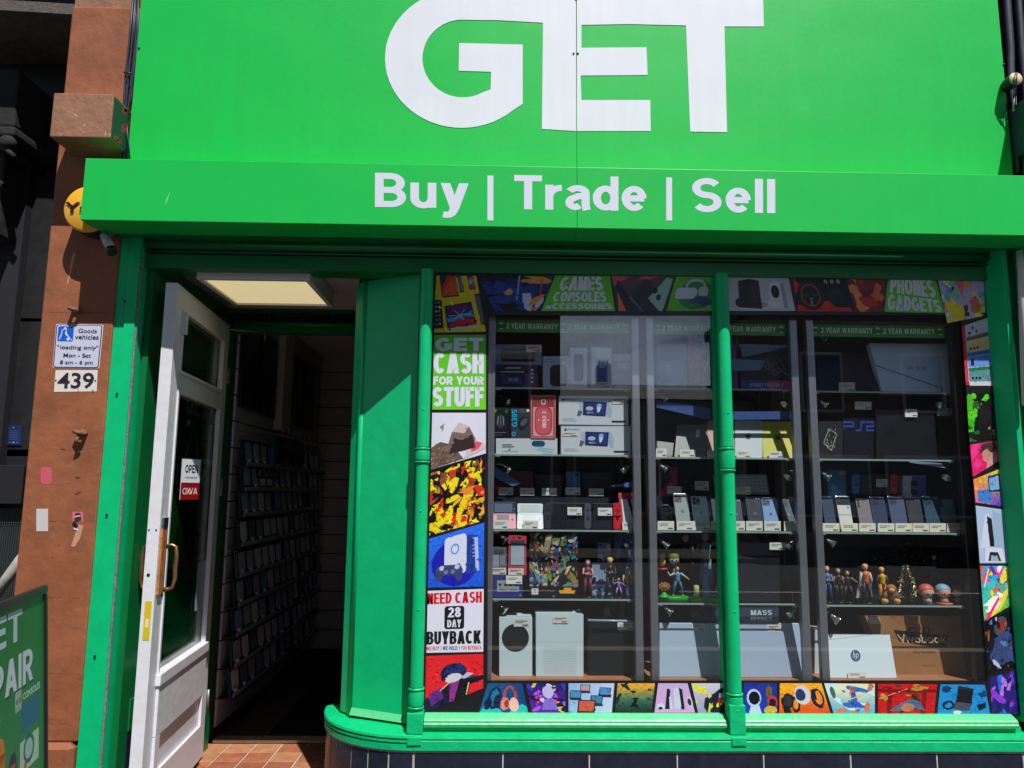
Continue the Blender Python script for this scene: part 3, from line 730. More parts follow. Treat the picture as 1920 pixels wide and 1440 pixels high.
# shelves of game cases
CASECOL = [(38,42,54),(22,40,70),(26,60,96),(46,48,54),(90,92,98),(36,60,44),(96,58,42),(66,26,30),(70,70,78),(28,32,38),(24,44,76)]
shelf_px = [872, 920, 970, 1027, 1087, 1143, 1200, 1260, 1317]
names = ['top', 'second', 'third', 'fourth', 'fifth', 'sixth', 'seventh', 'eighth', 'lowest']
case_me = []
for c in CASECOL:
    o = MB(); o.obox((0, -.066, 0), (.012, 0, 0), (0, .132, 0), (-.018, 0, .152))
    case_me.append((o, c))
first = {}
CNAME = ['slate','deep blue','teal blue','charcoal','light grey','dark green','brown','dark red','mid grey','black','navy']
ORD = ['first','second','third','fourth','fifth','sixth','seventh','eighth','ninth','tenth','eleventh','twelfth','thirteenth','fourteenth','fifteenth','sixteenth']
lab_first = None
rg = random.Random(5)
for r_, (spx, nm) in enumerate(zip(shelf_px, names)):
    zs = Z(spx, 3.9, 405)
    sh = thing('wall_shelf', (XWL, 4.9, zs), 'dark shelf holding game cases on the left shop wall, %s row' % nm, 'shelf', 'game shelves on the left wall')
    MB().box(XWL+.001, XWL+.075, 3.98, YB-.02, zs-.008, zs).build('board', M_BLACK, sh)
    MB().box(XWL+.071, XWL+.075, 3.98, YB-.02, zs, zs+.022).build('lip', mat('clear_lip', (.30,.33,.38), .2), sh)
    y = 4.04; nth = 0
    while y < YB-.1:
        ci = rg.randrange(len(CASECOL))
        if ci not in first:
            root = thing('game_case', (XWL+.05, y, zs+.001), 'x', 'game case')
            mb = MB(); mb.obox(Vector((XWL+.05, y-.063, zs+.001)), (.013, 0, 0), (0, .126, 0), (-.016, 0, .138)); mb.build('case', plain(CASECOL[ci], .25), root)
            mb = MB(); mb.obox(Vector((XWL+.0635, y-.05, zs+.03)), (.001,0,0), (0,.10,0), (-.011,0,.095)); mb.build('cover', plain(rg.choice([(170,174,190),(225,225,232),(130,160,205),(100,116,136)]), .3), root)
            mb = MB(); mb.obox(Vector((XWL+.074, y-.045, zs+.012)), (.001,0,0), (0,.045,0), (-.003,0,.026)); mb.build('price_label', plain((250,252,255), .6), root)
            first[ci] = root
        else:
            src = first[ci]; root = src.copy(); COL.objects.link(root); root.location = (XWL+.05, y, zs+.001)
            for ch in src.children:
                if ch.name.startswith('price_label') and rg.random() < .3: continue
                cc = ch.copy(); COL.objects.link(cc); cc.parent = root
        nth += 1
        root['label'] = '%s game case, %s from the door in the %s row' % (CNAME[ci], ORD[nth-1], nm); root['group'] = 'game cases on the left shop wall'
        y += .134 + (rg.random() < .06)*.05
# raised things on the upper left wall
pf = MB(); 
for k, (y0, y1) in enumerate(((3.99, 4.26), (4.28, 4.62), (4.90, 5.25), (5.28, 5.60))):
    t = thing('wall_poster', (XWL, (y0+y1)/2, 1.95), ['dark framed poster nearest the door on the left shop wall', 'dark framed poster beside the white pillar, door side', 'dark framed poster just past the white pillar', 'dark framed poster farthest into the shop'][k], 'poster', 'framed posters on the left shop wall')
    MB().box(XWL+.001, XWL+.02, y0, y1, 1.93, 2.40).build('frame', M_DALU, t, bevel=.002)
    a = Art().grid(lambda u, v, k=k: mixc((14,16,24), (88,92,108), hsh(u+k, v, 1.3)**3), 14, 14)
    a.build(bil(Vector((XWL+.021, y0+.02, 1.95)), Vector((XWL+.021, y1-.02, 1.95)), Vector((XWL+.021, y1-.02, 2.38)), Vector((XWL+.021, y0+.02, 2.38))), t)
MB().box(XWL+.001, XWL+.05, 4.66, 4.86, 1.86, ZIC-.002).build('wall_pillar', plain((190,190,190), .7), label='white boxed pillar on the left shop wall between framed posters', cat='pillar')
MB().box(-1.0, -.95, YB-.06, YB-.001, FLOOR, ZIC-.002).build('wall_post', plain((120,120,120), .7), label='pale upright post at the back corner of the shop', cat='post')
for k in range(9):
    t = thing('display_hook', (XWL, 4.35+k*.13, 1.80), 'metal display hook, %s from the door, above the game shelves' % ORD[k], 'hook', 'display hooks on the slatted wall')
    MB().tube([(XWL+.001, 4.35+k*.13, 1.80), (XWL+.15, 4.35+k*.13, 1.81), (XWL+.155, 4.35+k*.13, 1.825)], .003, 6).build('prong', M_STEEL, t)
    MB().box(XWL+.148, XWL+.152, 4.33+k*.13, 4.37+k*.13, 1.825, 1.85).build('tag', plain((150,150,155), .5), t)
for k in range(5):
    t = thing('blister_pack', (XWL+.1, 4.38+k*.14, 1.62), '%s accessory pack hanging on the left shop wall' % ['blue','slate','grey','black','dark red'][k], 'pack', 'accessory packs hanging on hooks')
    MB().box(XWL+.09, XWL+.11, 4.33+k*.14, 4.43+k*.14, 1.64, 1.80).build('card', plain(((40,60,110),(30,34,50),(80,80,90),(26,30,34),(50,30,34))[k], .3), t)
    MB().box(XWL+.111, XWL+.125, 4.345+k*.14, 4.415+k*.14, 1.66, 1.73).build('item', plain((20,22,26), .2), t)
t = thing('shelf_sign', (XWL+.08, 4.4, 1.56), 'small dark blue sign with white lettering on the slatted wall', 'sign')
MB().box(XWL+.05, XWL+.06, 4.20, 4.62, 1.545, 1.615).build('plate', plain((14,20,48), .3), t)
Art().text('PlayStation', .22, .2, .95, .85, (200,210,235)).ell(.1,.5,.05,.3,(190,200,230)).build(bil(Vector((XWL+.061,4.20,1.545)),Vector((XWL+.061,4.62,1.545)),Vector((XWL+.061,4.62,1.615)),Vector((XWL+.061,4.20,1.615))), t)
t = thing('safety_notice', (-.89, YB-.01, 1.7), 'small red and yellow notice on the slatted back wall of the shop', 'sign')
MB().box(-.945+.0, -.84, YB-.012, YB-.001, 1.62, 1.78).build('plate', plain((150,140,60), .5), t)
Art().rect(.1,.55,.9,.95,(150,40,30)).rect(.15,.1,.85,.45,(60,55,30)).build(bil(Vector((-.945,YB-.012,1.62)),Vector((-.84,YB-.012,1.62)),Vector((-.84,YB-.012,1.78)),Vector((-.945,YB-.012,1.78))), t)
# shelves seen through the gap beyond
t = thing('shelf_unit', (-.3, 6.7, FLOOR), 'dark shelving far inside the shop, right of the slatted back wall', 'shelving')
m = MB()
for k in range(8): m.box(-.82, .2, 6.5, 6.78, .35+k*.2, .362+k*.2)
m.build('shelf_boards', M_BLACK, t)
m = MB()
for k in range(8):
    for q in range(14):
        if rg.random() < .8: m.box(-.8+q*.07, -.8+q*.07+.02, 6.52, 6.55, .365+k*.2, .49+k*.2)
m = m.build('stock', plain((60,50,58), .5), t); m['kind'] = 'stuff'

# =================================================================== SIGNS ABOVE
DS = 2.80; DB = 2.65
sign = thing('main_sign', (.0, DS+.02, Z(297, DS)), 'large green shop sign board with giant white capital letters', 'sign')
zs0 = Z(340, DS); xs0, xsm, xs1 = X(243, 250, DS), X(1081, 150, DS), X(1893, 250, DS)
ztop = Z(-260, DS)
for (a, b) in ((xs0, xsm-.0006), (xsm+.0006, xs1)):
    MB().box(a, b, DS, DS+.012, zs0, ztop).build('sign_panel', M_SIGN, sign, bevel=.001)
MB().box(xs0+.01, xs1-.01, DS+.0125, 2.999, zs0, ztop-.01).build('backing_frame', M_DARK, sign)
def W3(pts, D, off=0): return [at(px, py, D) - Vector((0, off, 0)) for px, py in pts]
# letters traced on the face of the sign
def arcp(cx, cy, rx, ry, a0, a1, n=22): return [(cx+rx*math.cos(math.radians(a0+(a1-a0)*k/n)), cy-ry*math.sin(math.radians(a0+(a1-a0)*k/n))) for k in range(n+1)]
G = [(1018, -22), (1018, 43), (930, 38)]                      # upper right end of the G joins the E
G += [(905, 38)] + arcp(868, 110, 76, 73, 95, 300, 26)            # inner bowl
G += [(920, 168), (921, 135), (860, 133), (861, 81), (980, 84), (980, 195)]
G += arcp(866, 110, 144, 130, 318, 92, 38)[1:]
E1 = [(1018, -22), (1080, -22), (1080, 246), (1016, 242), (1018, 43)]
E2 = [(1081.5, -22), (1430, -22), (1432, 50), (1358, 50), (1363, 248), (1294, 247), (1286, 48), (1180, 45.5), (1090, 47), (1090, 90), (1212, 89), (1214, 141), (1088.5, 142), (1090, 188), (1219, 188), (1220, 246), (1081.5, 246)]
for nm, P in (('letter_g', G), ('letter_e', E1), ('letters_et', E2)):
    MB().ext(W3(P, DS, .0016), (0, .0012, 0)).build('lettering', M_SIGNW, sign)
m = MB()
for (px, py) in ((1075.5, 101), (1083.5, 101), (1080, 0), (261, 90), (1882, 121)): m.lathe(at(px, py, DS)-Vector((0,.005,0)), [(.0,0),(.004,.001),(.005,.005)], axis=(0,1,0), n=10)
m.build('screw', mat('dark_screw', (.05,.05,.07), .3, .6), sign)
# projecting fascia box
box = thing('fascia_box', (.0, DB+.1, Z(430, DB)), 'long green shutter box under the main sign lettered Buy, Trade and Sell', 'sign')
zb0, zb1 = Z(426, DB, 1000), Z(312, DB, 1000)
xb0, xbm, xb1 = X(151, 400, DB), X(1082, 370, DB), X(2040, 400, DB)
for (a, b) in ((xb0, xbm-.0005), (xbm+.0005, xb1)):
    MB().box(a, b, DB, 2.799, zb0, zb1).build('fascia_panel', M_SIGN, box, bevel=.0015)
MB().box(xb0+.05, xb1, 2.7995, 2.87, zb0+.001, zb0+.20).build('shutter_housing', M_SHADEGREEN, box)
MB().box(xb0+.10, xb1, 2.8705, 2.999, zb0+.006, zb0+.03).build('underside_lining', M_SHADEGREEN, box)
A = Art()
Qf = bil(Vector((X(703,390,DB), DB, Z(388,DB,703))), Vector((X(1453,390,DB), DB, Z(400,DB,1453))), Vector((X(1453,330,DB), DB, Z(336,DB,1453))), Vector((X(703,330,DB), DB, Z(324,DB,703))))
# glyph boxes measured in the photograph, as fractions of the word strip
def fx(px): return (px-703)/(1453-703)
WS = (214,218,236)
for w_, a_, b_, g_ in (('Buy',703,877,.10),('Trade',962,1210,.075),('Sell',1296,1453,.10)): Art().word(w_, fx(a_), 0, fx(b_), 1.0, WS, gap=g_+.02, wv=.238, wh=.178).build(Qf, box)
Art().rect(fx(912), -.34, fx(923), .97, WS).build(Qf, box); Art().rect(fx(1247), -.26, fx(1258), 1.0, WS).build(Qf, box)
# scuffs on the box
MB().ext(W3([(320,358),(312,374),(310,384),(313,378)], DB, .0006), (0,.0005,0)).build('scuff', plain((130,215,150)), box)

# =================================================================== LEFT PILASTER AND ITS NEIGHBOUR
DP = 2.845
xp0, xp1 = X(67, 700, DP), X(204, 700, DP)
pil = thing('brown_pilaster', ((xp0+xp1)/2, 2.95, 0), 'brown painted stone pilaster left of the green shopfront', 'pilaster')
MB().box(xp0, xp1, DP, 3.15, Z(1392, DP, 60)+.002, Z(12, DP, 150)).build('shaft', M_BROWN, pil, bevel=.006)
MB().box(xp0+.004, xp1-.02, DP+.008, 3.15, Z(12, DP, 150)+.001, 4.4).build('broken_top', M_BROWN2, pil)
MB().box(xp0-.006, xp1-.004, DP-.022, 3.15, 0, Z(1392, DP, 60)).build('plinth', M_BROWN, pil, bevel=.018, seg=1)
DK = 2.68
kx0, kx1 = X(97, 215, DK), X(210, 215, DK)
MB().box(kx0, kx1, DK, DP-.001, Z(257, DK, 150), Z(175, DK, 150)).build('corbel', M_BROWN2, pil, bevel=.004)
m = MB()
rr = random.Random(2)
for k in range(9):
    m = MB(); y = DK+.02+rr.random()*.12; z = Z(257,DK,150)+rr.random()*.15
    m.obox((kx1, y, z), (.002,0,0), (0,.02+rr.random()*.03,.01), (0,.0,.012+rr.random()*.02))
    m.build('paint_flake', plain((130,50,40), .6), pil)
MB().box(kx1+.0005, kx1+.0016, DK+.006, DP-.002, Z(254,DK,150), Z(178,DK,150)).build('corbel_side_paint', mat('old_green', (.01,.05,.035), .6), pil)
# crack, chips
m = MB()
pts = [(90,1347),(105,1350),(118,1358),(130,1353)]
M_CRK = mat('crack_brown', (.13,.055,.03), .9)  # dull brown of the crack lines
for path, w in (([at(*a, DP) for a in pts], .0012), ([at(92,977,DP), at(106,977.5,DP)], .002), ([at(92,841,DP), at(142,845,DP), at(190,838,DP)], .0008), ([at(88,585,DP), at(200,586,DP)], .0009), ([at(60,905,DP), at(100,908,DP), at(150,905,DP)], .0007), ([at(92,1120,DP), at(150,1122,DP)], .0008), ([at(70,1262,DP), at(150,1264,DP)], .0009)):
    MB().tube(path, w*.55, 5).build('crack', M_CRK, pil)
m = MB()
for (px, py, w) in ((146,895,7),(148,923,6),(144,926,4),(118,842,5),(110,1022,3),(98,1045,2)): MB().ball(at(px,py,DP), w/700, .0012, w/1000, n=8).build('chip', mat('chip_fill', (.10,.055,.035), .9), pil)
0 and m.build('chip', mat('chip_fill', (.10,.055,.035), .9), pil)
m = MB(); m.ext(W3([(139,470),(141,480),(136,500),(128,532),(125,533),(131,508),(133,487)], DP, .001), (0,.0012,0)); m.build('scrape', plain((186,140,112), .8), pil)
m = MB(); m.ext(W3([(146,983),(157,985),(150,1010),(140,1026),(133,1024),(140,1005)], DP, .001), (0,.0012,0))
m.build('scrape', plain((186,140,112), .8), pil)
# iron stubs
for k, (px, py) in enumerate(((145, 583), (155, 812))):
    t = thing('iron_hook', at(px, py, DP), ['stubby painted iron bracket on the pilaster above the loading sign', 'rusty iron hook on the pilaster below the number plate'][k], 'hook')
    p = at(px, py, DP)
    m = MB(); m.tube([p+Vector((-.012,0,.003)), p+Vector((-.013,-.03,.003)), p+Vector((-.002,-.034,.001)), p+Vector((.012,-.03,-.002)), p+Vector((.013,0,-.003))], [.008,.008,.007,.008,.008], 8)
    m.ball(p+Vector((0,-.004,0)), .018, .008, .014, n=8)
    if k: m.tube([p+Vector((.0,-.02,-.004)), p+Vector((-.004,-.035,-.03)), p+Vector((.003,-.02,-.045))], .006, 8)
    m.build('bracket', mat('rusty_iron', (.22,.11,.06), .8, noise=.5, bump=.8), t)
def plate(name, label, cat, quad, D, color, art, th=.004, rc=.006, **k):
    return slab(name, label, cat, quad, D, color, th=th, art=art, rc=rc, body='plate', **k)
# loading sign
A = Art()
A.rrect(.015,.015,.985,.985,.05,(24,26,44)).rrect(.035,.03,.965,.97,.04,(196,200,222))
A.rrect(.06,.60,.39,.945,.03,(28,88,200))
A.poly([(.10,.63),(.14,.72),(.155,.85),(.20,.88),(.225,.86),(.21,.78),(.24,.74),(.30,.68),(.31,.70),(.25,.79),(.235,.85),(.24,.88),(.22,.93),(.19,.92),(.18,.89),(.14,.86),(.12,.74),(.09,.65)],(205,214,240))
A.poly([(.24,.66),(.31,.70),(.345,.66),(.28,.615)],(205,214,240)).ell(.36,.64,.015,.015,(205,214,240))
for t_, b_ in (('Goods',(.49,.80,.88,.90)),('vehicles',(.43,.655,.93,.765)),('loading only',(.14,.40,.90,.515)),('Mon - Sat',(.22,.245,.80,.335)),('8 am - 6 pm',(.16,.065,.86,.175))): A.text(t_, *b_, (34,34,62), bold=.012)
A.ell(.09,.51,.022,.02,(150,110,70)).ell(.92,.51,.022,.02,(170,120,60))
plate('loading_sign', 'white loading restriction sign with a blue pictogram on the brown pilaster', 'sign', [(98,690),(186,691),(194,609),(105,607)], DP-.001, plain((196,200,222), .35), A)
A = Art().text('439', .07,.14,.93,.88, (44,34,52), bold=.02)
A.ell(.03,.52,.018,.04,(40,30,30)).ell(.965,.5,.018,.04,(40,30,30)).line(.575,.02,.565,.2,.015,(170,70,40)).line(.9,.1,.93,.0,.02,(150,120,100))
plate('number_plate', 'white street number plate reading 439 below the loading sign', 'sign', [(101,735),(181,734),(183,694),(104,694)], DP-.001, plain((216,212,208), .4), A, rc=.001)
A = Art().poly([(.1,.2),(.3,.95),(.5,.8),(.9,.75),(.75,.3),(.5,.4),(.3,.1)],(214,70,110))
slab('pink_sticker', 'torn pink sticker on the brown pilaster', 'sticker', ((76,876),(97,908)), DP-.0006, plain((196,84,100), .7), th=.0005, rc=.012)
slab('blank_sticker', 'blank white paper strip stuck low on the brown pilaster', 'sticker', ((68,954),(90,996)), DP-.0006, plain((196,190,192), .7), th=.0008)
A = Art().rect(.1,.45,.9,.95,(210,110,130)).poly([(.2,.4),(.3,.9),(.7,.9),(.8,.5)],(60,50,56)).line(.25,.7,.7,.75,.06,(200,190,190)).line(.1,.35,.5,.2,.2,(24,24,40)).line(.2,.08,.55,.02,.1,(200,200,215))
slab('torn_sticker', 'torn pink and black sticker fragment on the brown pilaster', 'sticker', ((134,958),(158,994)), DP-.0006, plain((150,80,66), .7), th=.0005, art=A, rc=.01)
# round alarm box
t = thing('alarm_box', at(163, 392, DP), 'round yellow alarm box lettered in black, half hidden by the green fascia box', 'alarm box')
c = at(163, 391, DP-.10); c.y = DP
MB().lathe(c, [(.086,0),(.092,.02),(.090,.085)], axis=(0,-1,0), n=40).build('housing', mat('alarm_black', (.015,.014,.015), .35), t)
MB().lathe(c, [(.0905,.086),(.089,.096),(.083,.100),(.0,.103)], axis=(0,-1,0), n=40).build('cover', mat('alarm_yellow', (.86,.42,.025), .35), t)
q0 = c + Vector((-.083, -.1045, -.022)); 
Art().text('Yale', 0, 0, 1, 1, (30,24,24), bold=.02).build(bil(q0, q0+Vector((.158,0,0)), q0+Vector((.158,0,.045)), q0+Vector((0,0,.045))), t)
# security camera under the box
t = thing('security_camera', at(205, 450, 2.83), 'small white security camera under the left end of the fascia box', 'camera')
a = at(196, 441, 2.78); b = at(211, 474, 2.76)
MB().tube([a, a+(b-a)*.75], .017, 14).build('body', plain((175,175,190), .35), t)
MB().tube([a+(b-a)*.751, b], [.0175,.019], 14).build('lens_hood', M_BLACK, t)
MB().tube([a+Vector((0,.0,0)), a+Vector((.0,.07,.03)), a+Vector((.0,.09,.04))], .007, 8).build('arm', plain((150,150,160), .4), t)
# cable bundle beside the sign
t = thing('cable_bundle', at(240, 150, 2.82), 'bundle of dark cables running down the pilaster beside the sign', 'cables')
for k in range(7):
    rr = random.Random(k); o = (k-3)*2.4
    pts = [(256+o*.5, -40), (250+o+rr.uniform(-2,2), 60), (242+o+rr.uniform(-3,3), 130), (236+o*.6+rr.uniform(-1,1), 200), (233+o*.7, 250), (233+o*.9, 320)]
    MB().tube([at(x, y, 2.80+.01*(k%3)) for x, y in pts], .0038, 6).build('cable', M_CABLE, t)
MB().tube([at(236,215,2.795), at(240,260,2.79), at(244,305,2.79)], .003, 6).build('cable', M_CABLE, t)
m = MB()
for (x, y) in ((240,136),(235,204)): m.tube([at(x-7,y,2.79), at(x+7,y+2,2.79)], .004, 6)
m.build('tie', M_BLACK, t)
# cable down between pilaster and guide rail
MB().box(xp1+.0005, XG0-.0005 if XG0 > xp1+.003 else xp1+.004, 2.88, 3.0, 0, Z(470,2.88,230)).build('joint_filler', mat('dark_joint', (.06,.035,.03), .9), pil)

# neighbouring unit: dark shuttered entrance
nb = thing('neighbour_shopfront', (-2.6, 3.6, 0), 'dark recessed frontage of the neighbouring unit at the left edge', 'shopfront')
DN = 3.55
MB().box(-4.5, xp0-.002, DN, DN+.1, 0, 4.4).build('back_wall', mat('black_frontage', (.012,.012,.014), .5, noise=.3), nb)
m = MB(); m.ext([at(-60,15,3.1), at(140,27,3.1), at(140,120,DN-.001), at(-60,120,DN-.001)], (0,0,.05)); m.build('soffit', mat('neighbour_soffit', (.12,.10,.09), .9, noise=.4, bump=.5), nb)
m = MB()
for (x0, y0, x1, y1, d) in ((-80,130,38,235,3.3),(-80,236,28,252,3.22),(-80,256,22,280,3.28),(-80,284,12,440,3.32)):
    a = at(x0,y1,d); b = at(x1,y0,d); m.box(a.x, b.x, d, DN-.001, a.z, b.z)
m.build('side_moulding', M_STONE, nb, bevel=.012)
m = MB(); p = at(14, 268, 3.22); m.ball(p, .04, .03, .035, n=10); m.tube([p+Vector((.0,0,-.03)), p+Vector((.04,0,-.07))], .012, 8); m.build('carved_boss', M_STONE, nb)
MB().box(X(-100,800,3.45), X(5,800,3.45), 3.45, DN, 0, Z(300,3.45,0)).build('side_pier', mat('bluish_dark_stone', (.009,.010,.016), .8, noise=.4), nb)
for (x0,y0,x1,y1) in ((52,380,92,600),(38,605,76,800)):
    a = at(x0,y1,DN-.03); b = at(x1,y0,DN-.03)
    MB().box(a.x, b.x, DN-.02, DN-.001, a.z, b.z).build('door_pane', mat('dim_pane', (.012,.013,.016), .25), nb)
for (x0,y0,x1,y1) in ((78,590,100,1500),(20,330,52,1500),(36,596,98,604),(-20,842,60,856)):
    a = at(x0,y1,DN-.05); b = at(x1,y0,DN-.05)
    MB().box(a.x, b.x, DN-.05, DN-.021, max(0,a.z), b.z).build('door_frame', mat('black_frontage', (0,0,0)), nb, bevel=.003)
t = thing('notice_sticker', at(26, 815, DN-.06), 'small blue notice with white lines on the dark neighbouring door', 'sticker')
A = Art().rrect(.06,.04,.94,.96,.05,(24,44,92))
for k in range(6): A.line(.2+.05*(k%2), .3+k*.08, .8-.04*(k%3), .3+k*.08, .02, (86,100,132))
A.ell(.5,.87,.07,.04,(90,110,150)).ell(.25,.14,.06,.04,(90,110,150)).ell(.5,.14,.09,.05,(120,130,160)).ell(.75,.14,.06,.04,(90,110,150))
slab('sheet', None, None, ((12,797),(40,835)), DN-.056, (22,40,84), th=.002, art=A, parent=t)
MB().box(X(0,900,3.4)-.1, X(43,900,3.4), 3.40, DN-.052, Z(945,3.4,20), Z(872,3.4,20)).build('letter_box', mat('grey_steel_box', (.022,.022,.025), .45, .3), label='dark grey metal box on the neighbouring door at the left edge', cat='letter box', bevel=.004)
t = thing('mesh_grille', at(20,1020,3.42), 'dark wire mesh grille beside the pilaster at the left edge', 'grille')
a = at(-20,1110,3.44); b = at(46,955,3.44)
MB().box(a.x, b.x, 3.46, 3.48, a.z-.3, b.z).build('backing', mat('mesh_backing', (.02,.028,.03), .7), t)
m = MB(); x = a.x
while x < b.x: m.box(x, x+.002, 3.445, 3.447, a.z-.3, b.z); x += .010
z = a.z-.3
while z < b.z: m.box(a.x, b.x, 3.447, 3.449, z, z+.002); z += .010
m = m.build('wires', mat('mesh_wire', (.07,.085,.085), .5, .5), t); m['kind'] = 'stuff'
MB().tube([at(-30,1150,3.2), at(2,1100,3.15), at(38,1050,3.12), at(50,1036,3.16)], .021, 12).build('diagonal_pipe', mat('grey_pipe', (.40,.39,.38), .6, noise=.3), label='pale diagonal pipe behind the pavement sign at the left edge', cat='pipe')

t = thing('neighbour_building', (6.4, 4.5, 0), 'sandstone building adjoining the shop beyond the right edge', 'building')
MB().box(2.75, 10, 3.05, 6, 0, 9).build('wall', ST, t)
for k in range(3):
    w_ = MB().box(3.5+k*2.2, 4.7+k*2.2, 3.0, 3.049, .9, 2.6).build('window', plain((60,62,66), .5), t)
    MB().box(3.58+k*2.2, 4.62+k*2.2, 2.985, 2.999, .98, 2.52).build('pane', mat('far_pane', (.03,.035,.045), .1), w_)
t = thing('upper_storeys', (0, 3.2, 4.4), 'brown painted upper storeys above the green shop sign', 'building')
MB().box(-9, 2.74, 3.05, 6, 4.41, 9).build('wall', M_BROWN, t)
for k in range(3):
    w_ = MB().box(-1.9+k*1.5, -1.0+k*1.5, 3.0, 3.049, 5.3, 7.1).build('window', plain((225,222,215), .6), t)
    MB().box(-1.84+k*1.5, -1.06+k*1.5, 2.985, 2.999, 5.36, 7.04).build('pane', mat('far_pane', (0,0,0)), w_)
# right neighbour pilaster, corbel, conduits, lamp
DPR = 2.845
rx0 = X(1912, 700, DPR)
pr_ = thing('right_pilaster', (rx0+.2, 3.0, 0), 'pilaster with a projecting block beyond the right end of the shopfront', 'pilaster')
MB().box(rx0+.07, rx0+.42, DPR, 3.2, 0, 4.4).build('shaft', mat('dark_blue_paint', (.03,.033,.06), .5, noise=.3), pr_, bevel=.006)
MB().box(X(1935,215,DK), X(1935,215,DK)+.34, DK-.06, DPR-.001, Z(272, DK, 1900), Z(175, DK, 1900)).build('corbel', mat('dark_blue_paint', (0,0,0)), pr_, bevel=.006)
MB().tube([at(1911,470,2.78), at(1915,520,2.78), at(1924,760,2.78)], [.012,.013,.015], 10).build('white_pipe', plain((205,200,200), .5), label='thin white pipe at the right edge under the fascia box', cat='pipe')
t = thing('conduit', at(1900,60,2.80), 'dark blue conduits running up beside the right end of the main sign', 'conduit')
for k, (p0, p1, w) in enumerate(((1887,1900,.017),(1909,1921,.015),(1926,1936,.017))):
    MB().tube([at(p0-2,-60,2.82), at(p0,0,2.82), at((p0+p1)/2,90,2.82), at(p1-6 if k==0 else p1,160,2.82)] + ([at(1902,205,2.80), at(1908,325,2.80)] if k==0 else [at(p1+4,330,2.82)]), w if k else [w,w,w,w,.008,.007], 10).build('pipe', mat('dark_blue_paint', (0,0,0)), t)
t = thing('round_sensor', at(1904,148,2.74), 'small round cream sensor lamp among cables at the right end of the sign', 'sensor')
c = at(1904, 148, 2.74)
MB().lathe(c+Vector((0,.06,0)), [(.022,0),(.026,.02),(.027,.06)], axis=(0,-1,0), n=24).build('housing', M_BLACK, t)
MB().lathe(c-Vector((0,.0005,0)), [(.0265,0),(.025,.004),(0,.006)], axis=(0,-1,0), n=24).build('face', plain((214,190,160), .5), t)
MB().tube([at(1904,136,2.735), at(1901,150,2.73), at(1901,185,2.75)], .0025, 6).build('cord', M_BLACK, t)
MB().tube([at(1907,136,2.735), at(1906,150,2.73), at(1903,205,2.76)], .0025, 6).build('cord', M_BLACK, t)
MB().tube([at(1902,180,2.77), at(1902,208,2.77)], .007, 8).build('connector', plain((180,170,170), .4), t)
MB().tube([at(1889,185,2.79), at(1885,225,2.79), at(1889,230,2.79), at(1893,218,2.79)], .002, 6).build('cord', M_BLACK, t)
MB().tube([at(1915,190,2.78), at(1913,240,2.78), at(1918,280,2.78), at(1919,330,2.78)], .003, 6).build('cord', M_BLACK, t)

# =================================================================== THE OPEN DOOR
# hinged at the inner jamb, standing open towards the street
H0 = Vector((X(412, 800, 3.66)+.012, 3.68)); L0 = Vector((X(322, 700, 2.90), 2.895))
du = (H0-L0); WD = du.length; du.normalize(); dn = Vector((du.y, -du.x))      # dn: towards the room side we see
TH = .045
zd0, zd1 = FLOOR+.012, Z(532, 2.91, 315)
door = thing('shop_door', (L0.x, L0.y, zd0), 'white painted glazed wooden shop door standing wide open', 'door')
def dbox(u0_, u1_, z0, z1, name, mt, t0=0, t1=-TH, bev=.0015, parent=door):
    """u from the leading edge to the hinge; t: 0 = face towards the doorway, negative = through the leaf"""
    o = Vector((L0.x+du.x*u0_+dn.x*t0, L0.y+du.y*u0_+dn.y*t0, z0))
    return MB().obox(o, (du.x*(u1_-u0_), du.y*(u1_-u0_), 0), (dn.x*(t1-t0), dn.y*(t1-t0), 0), (0,0,z1-z0)).build(name, mt, parent, bevel=bev)
sw = .085
zm0, zm1 = CAMZ+.385, CAMZ+.452        # mid rail
zg0 = CAMZ-.70                         # bottom of the big pane
dbox(0, sw, zd0, zd1, 'stile', M_WHITE); dbox(WD-sw, WD, zd0, zd1, 'stile', M_WHITE)
dbox(sw+.0005, WD-sw-.0005, zd1-.085, zd1, 'top_rail', M_WHITE, t0=-.001, t1=-TH+.001)
dbox(sw+.0005, WD-sw-.0005, zm0, zm1, 'middle_rail', M_WHITE, t0=-.001, t1=-TH+.001)
dbox(sw+.0005, WD-sw-.0005, zd0+.01, zg0-.045, 'bottom_panel', M_WHITE, t0=-.002, t1=-TH+.002)
# raised frame round a sunk slot in the bottom panel
pz0, pz1 = CAMZ-1.06, CAMZ-.93
for (a, b, c_, d_) in ((sw+.0006, WD-sw-.0006, zd0+.012, pz0), (sw+.0006, WD-sw-.0006, pz1, zg0-.046)):
    dbox(a, b, c_, d_, 'panel_board', M_WHITE, t0=.012, t1=-.001, bev=.003)
dbox(sw+.0006, sw+.05, pz0+.0005, pz1-.0005, 'panel_board', M_WHITE, t0=.012, t1=-.001, bev=.002)
dbox(WD-sw-.03, WD-sw-.0006, pz0+.0005, pz1-.0005, 'panel_board', M_WHITE, t0=.012, t1=-.001, bev=.002)
dbox(sw-.008, WD-sw+.008, zg0-.044, zg0, 'glazing_sill', M_WHITE, t0=.018, t1=-TH, bev=.004)
for (a, b) in ((sw, sw+.014), (WD-sw-.014, WD-sw)):
    dbox(a, b, zg0+.0005, zm0-.0005, 'glazing_bead', M_WHITE, t0=.006, t1=-.015)
    dbox(a, b, zm1+.0005, zd1-.0855, 'glazing_bead', M_WHITE, t0=.006, t1=-.015)
for (a, b) in ((zm0-.014, zm0), (zm1, zm1+.014), (zd1-.099, zd1-.085)):
    dbox(sw+.015, WD-sw-.015, a+.0005, b-.0005, 'glazing_bead', M_WHITE, t0=.006, t1=-.015)
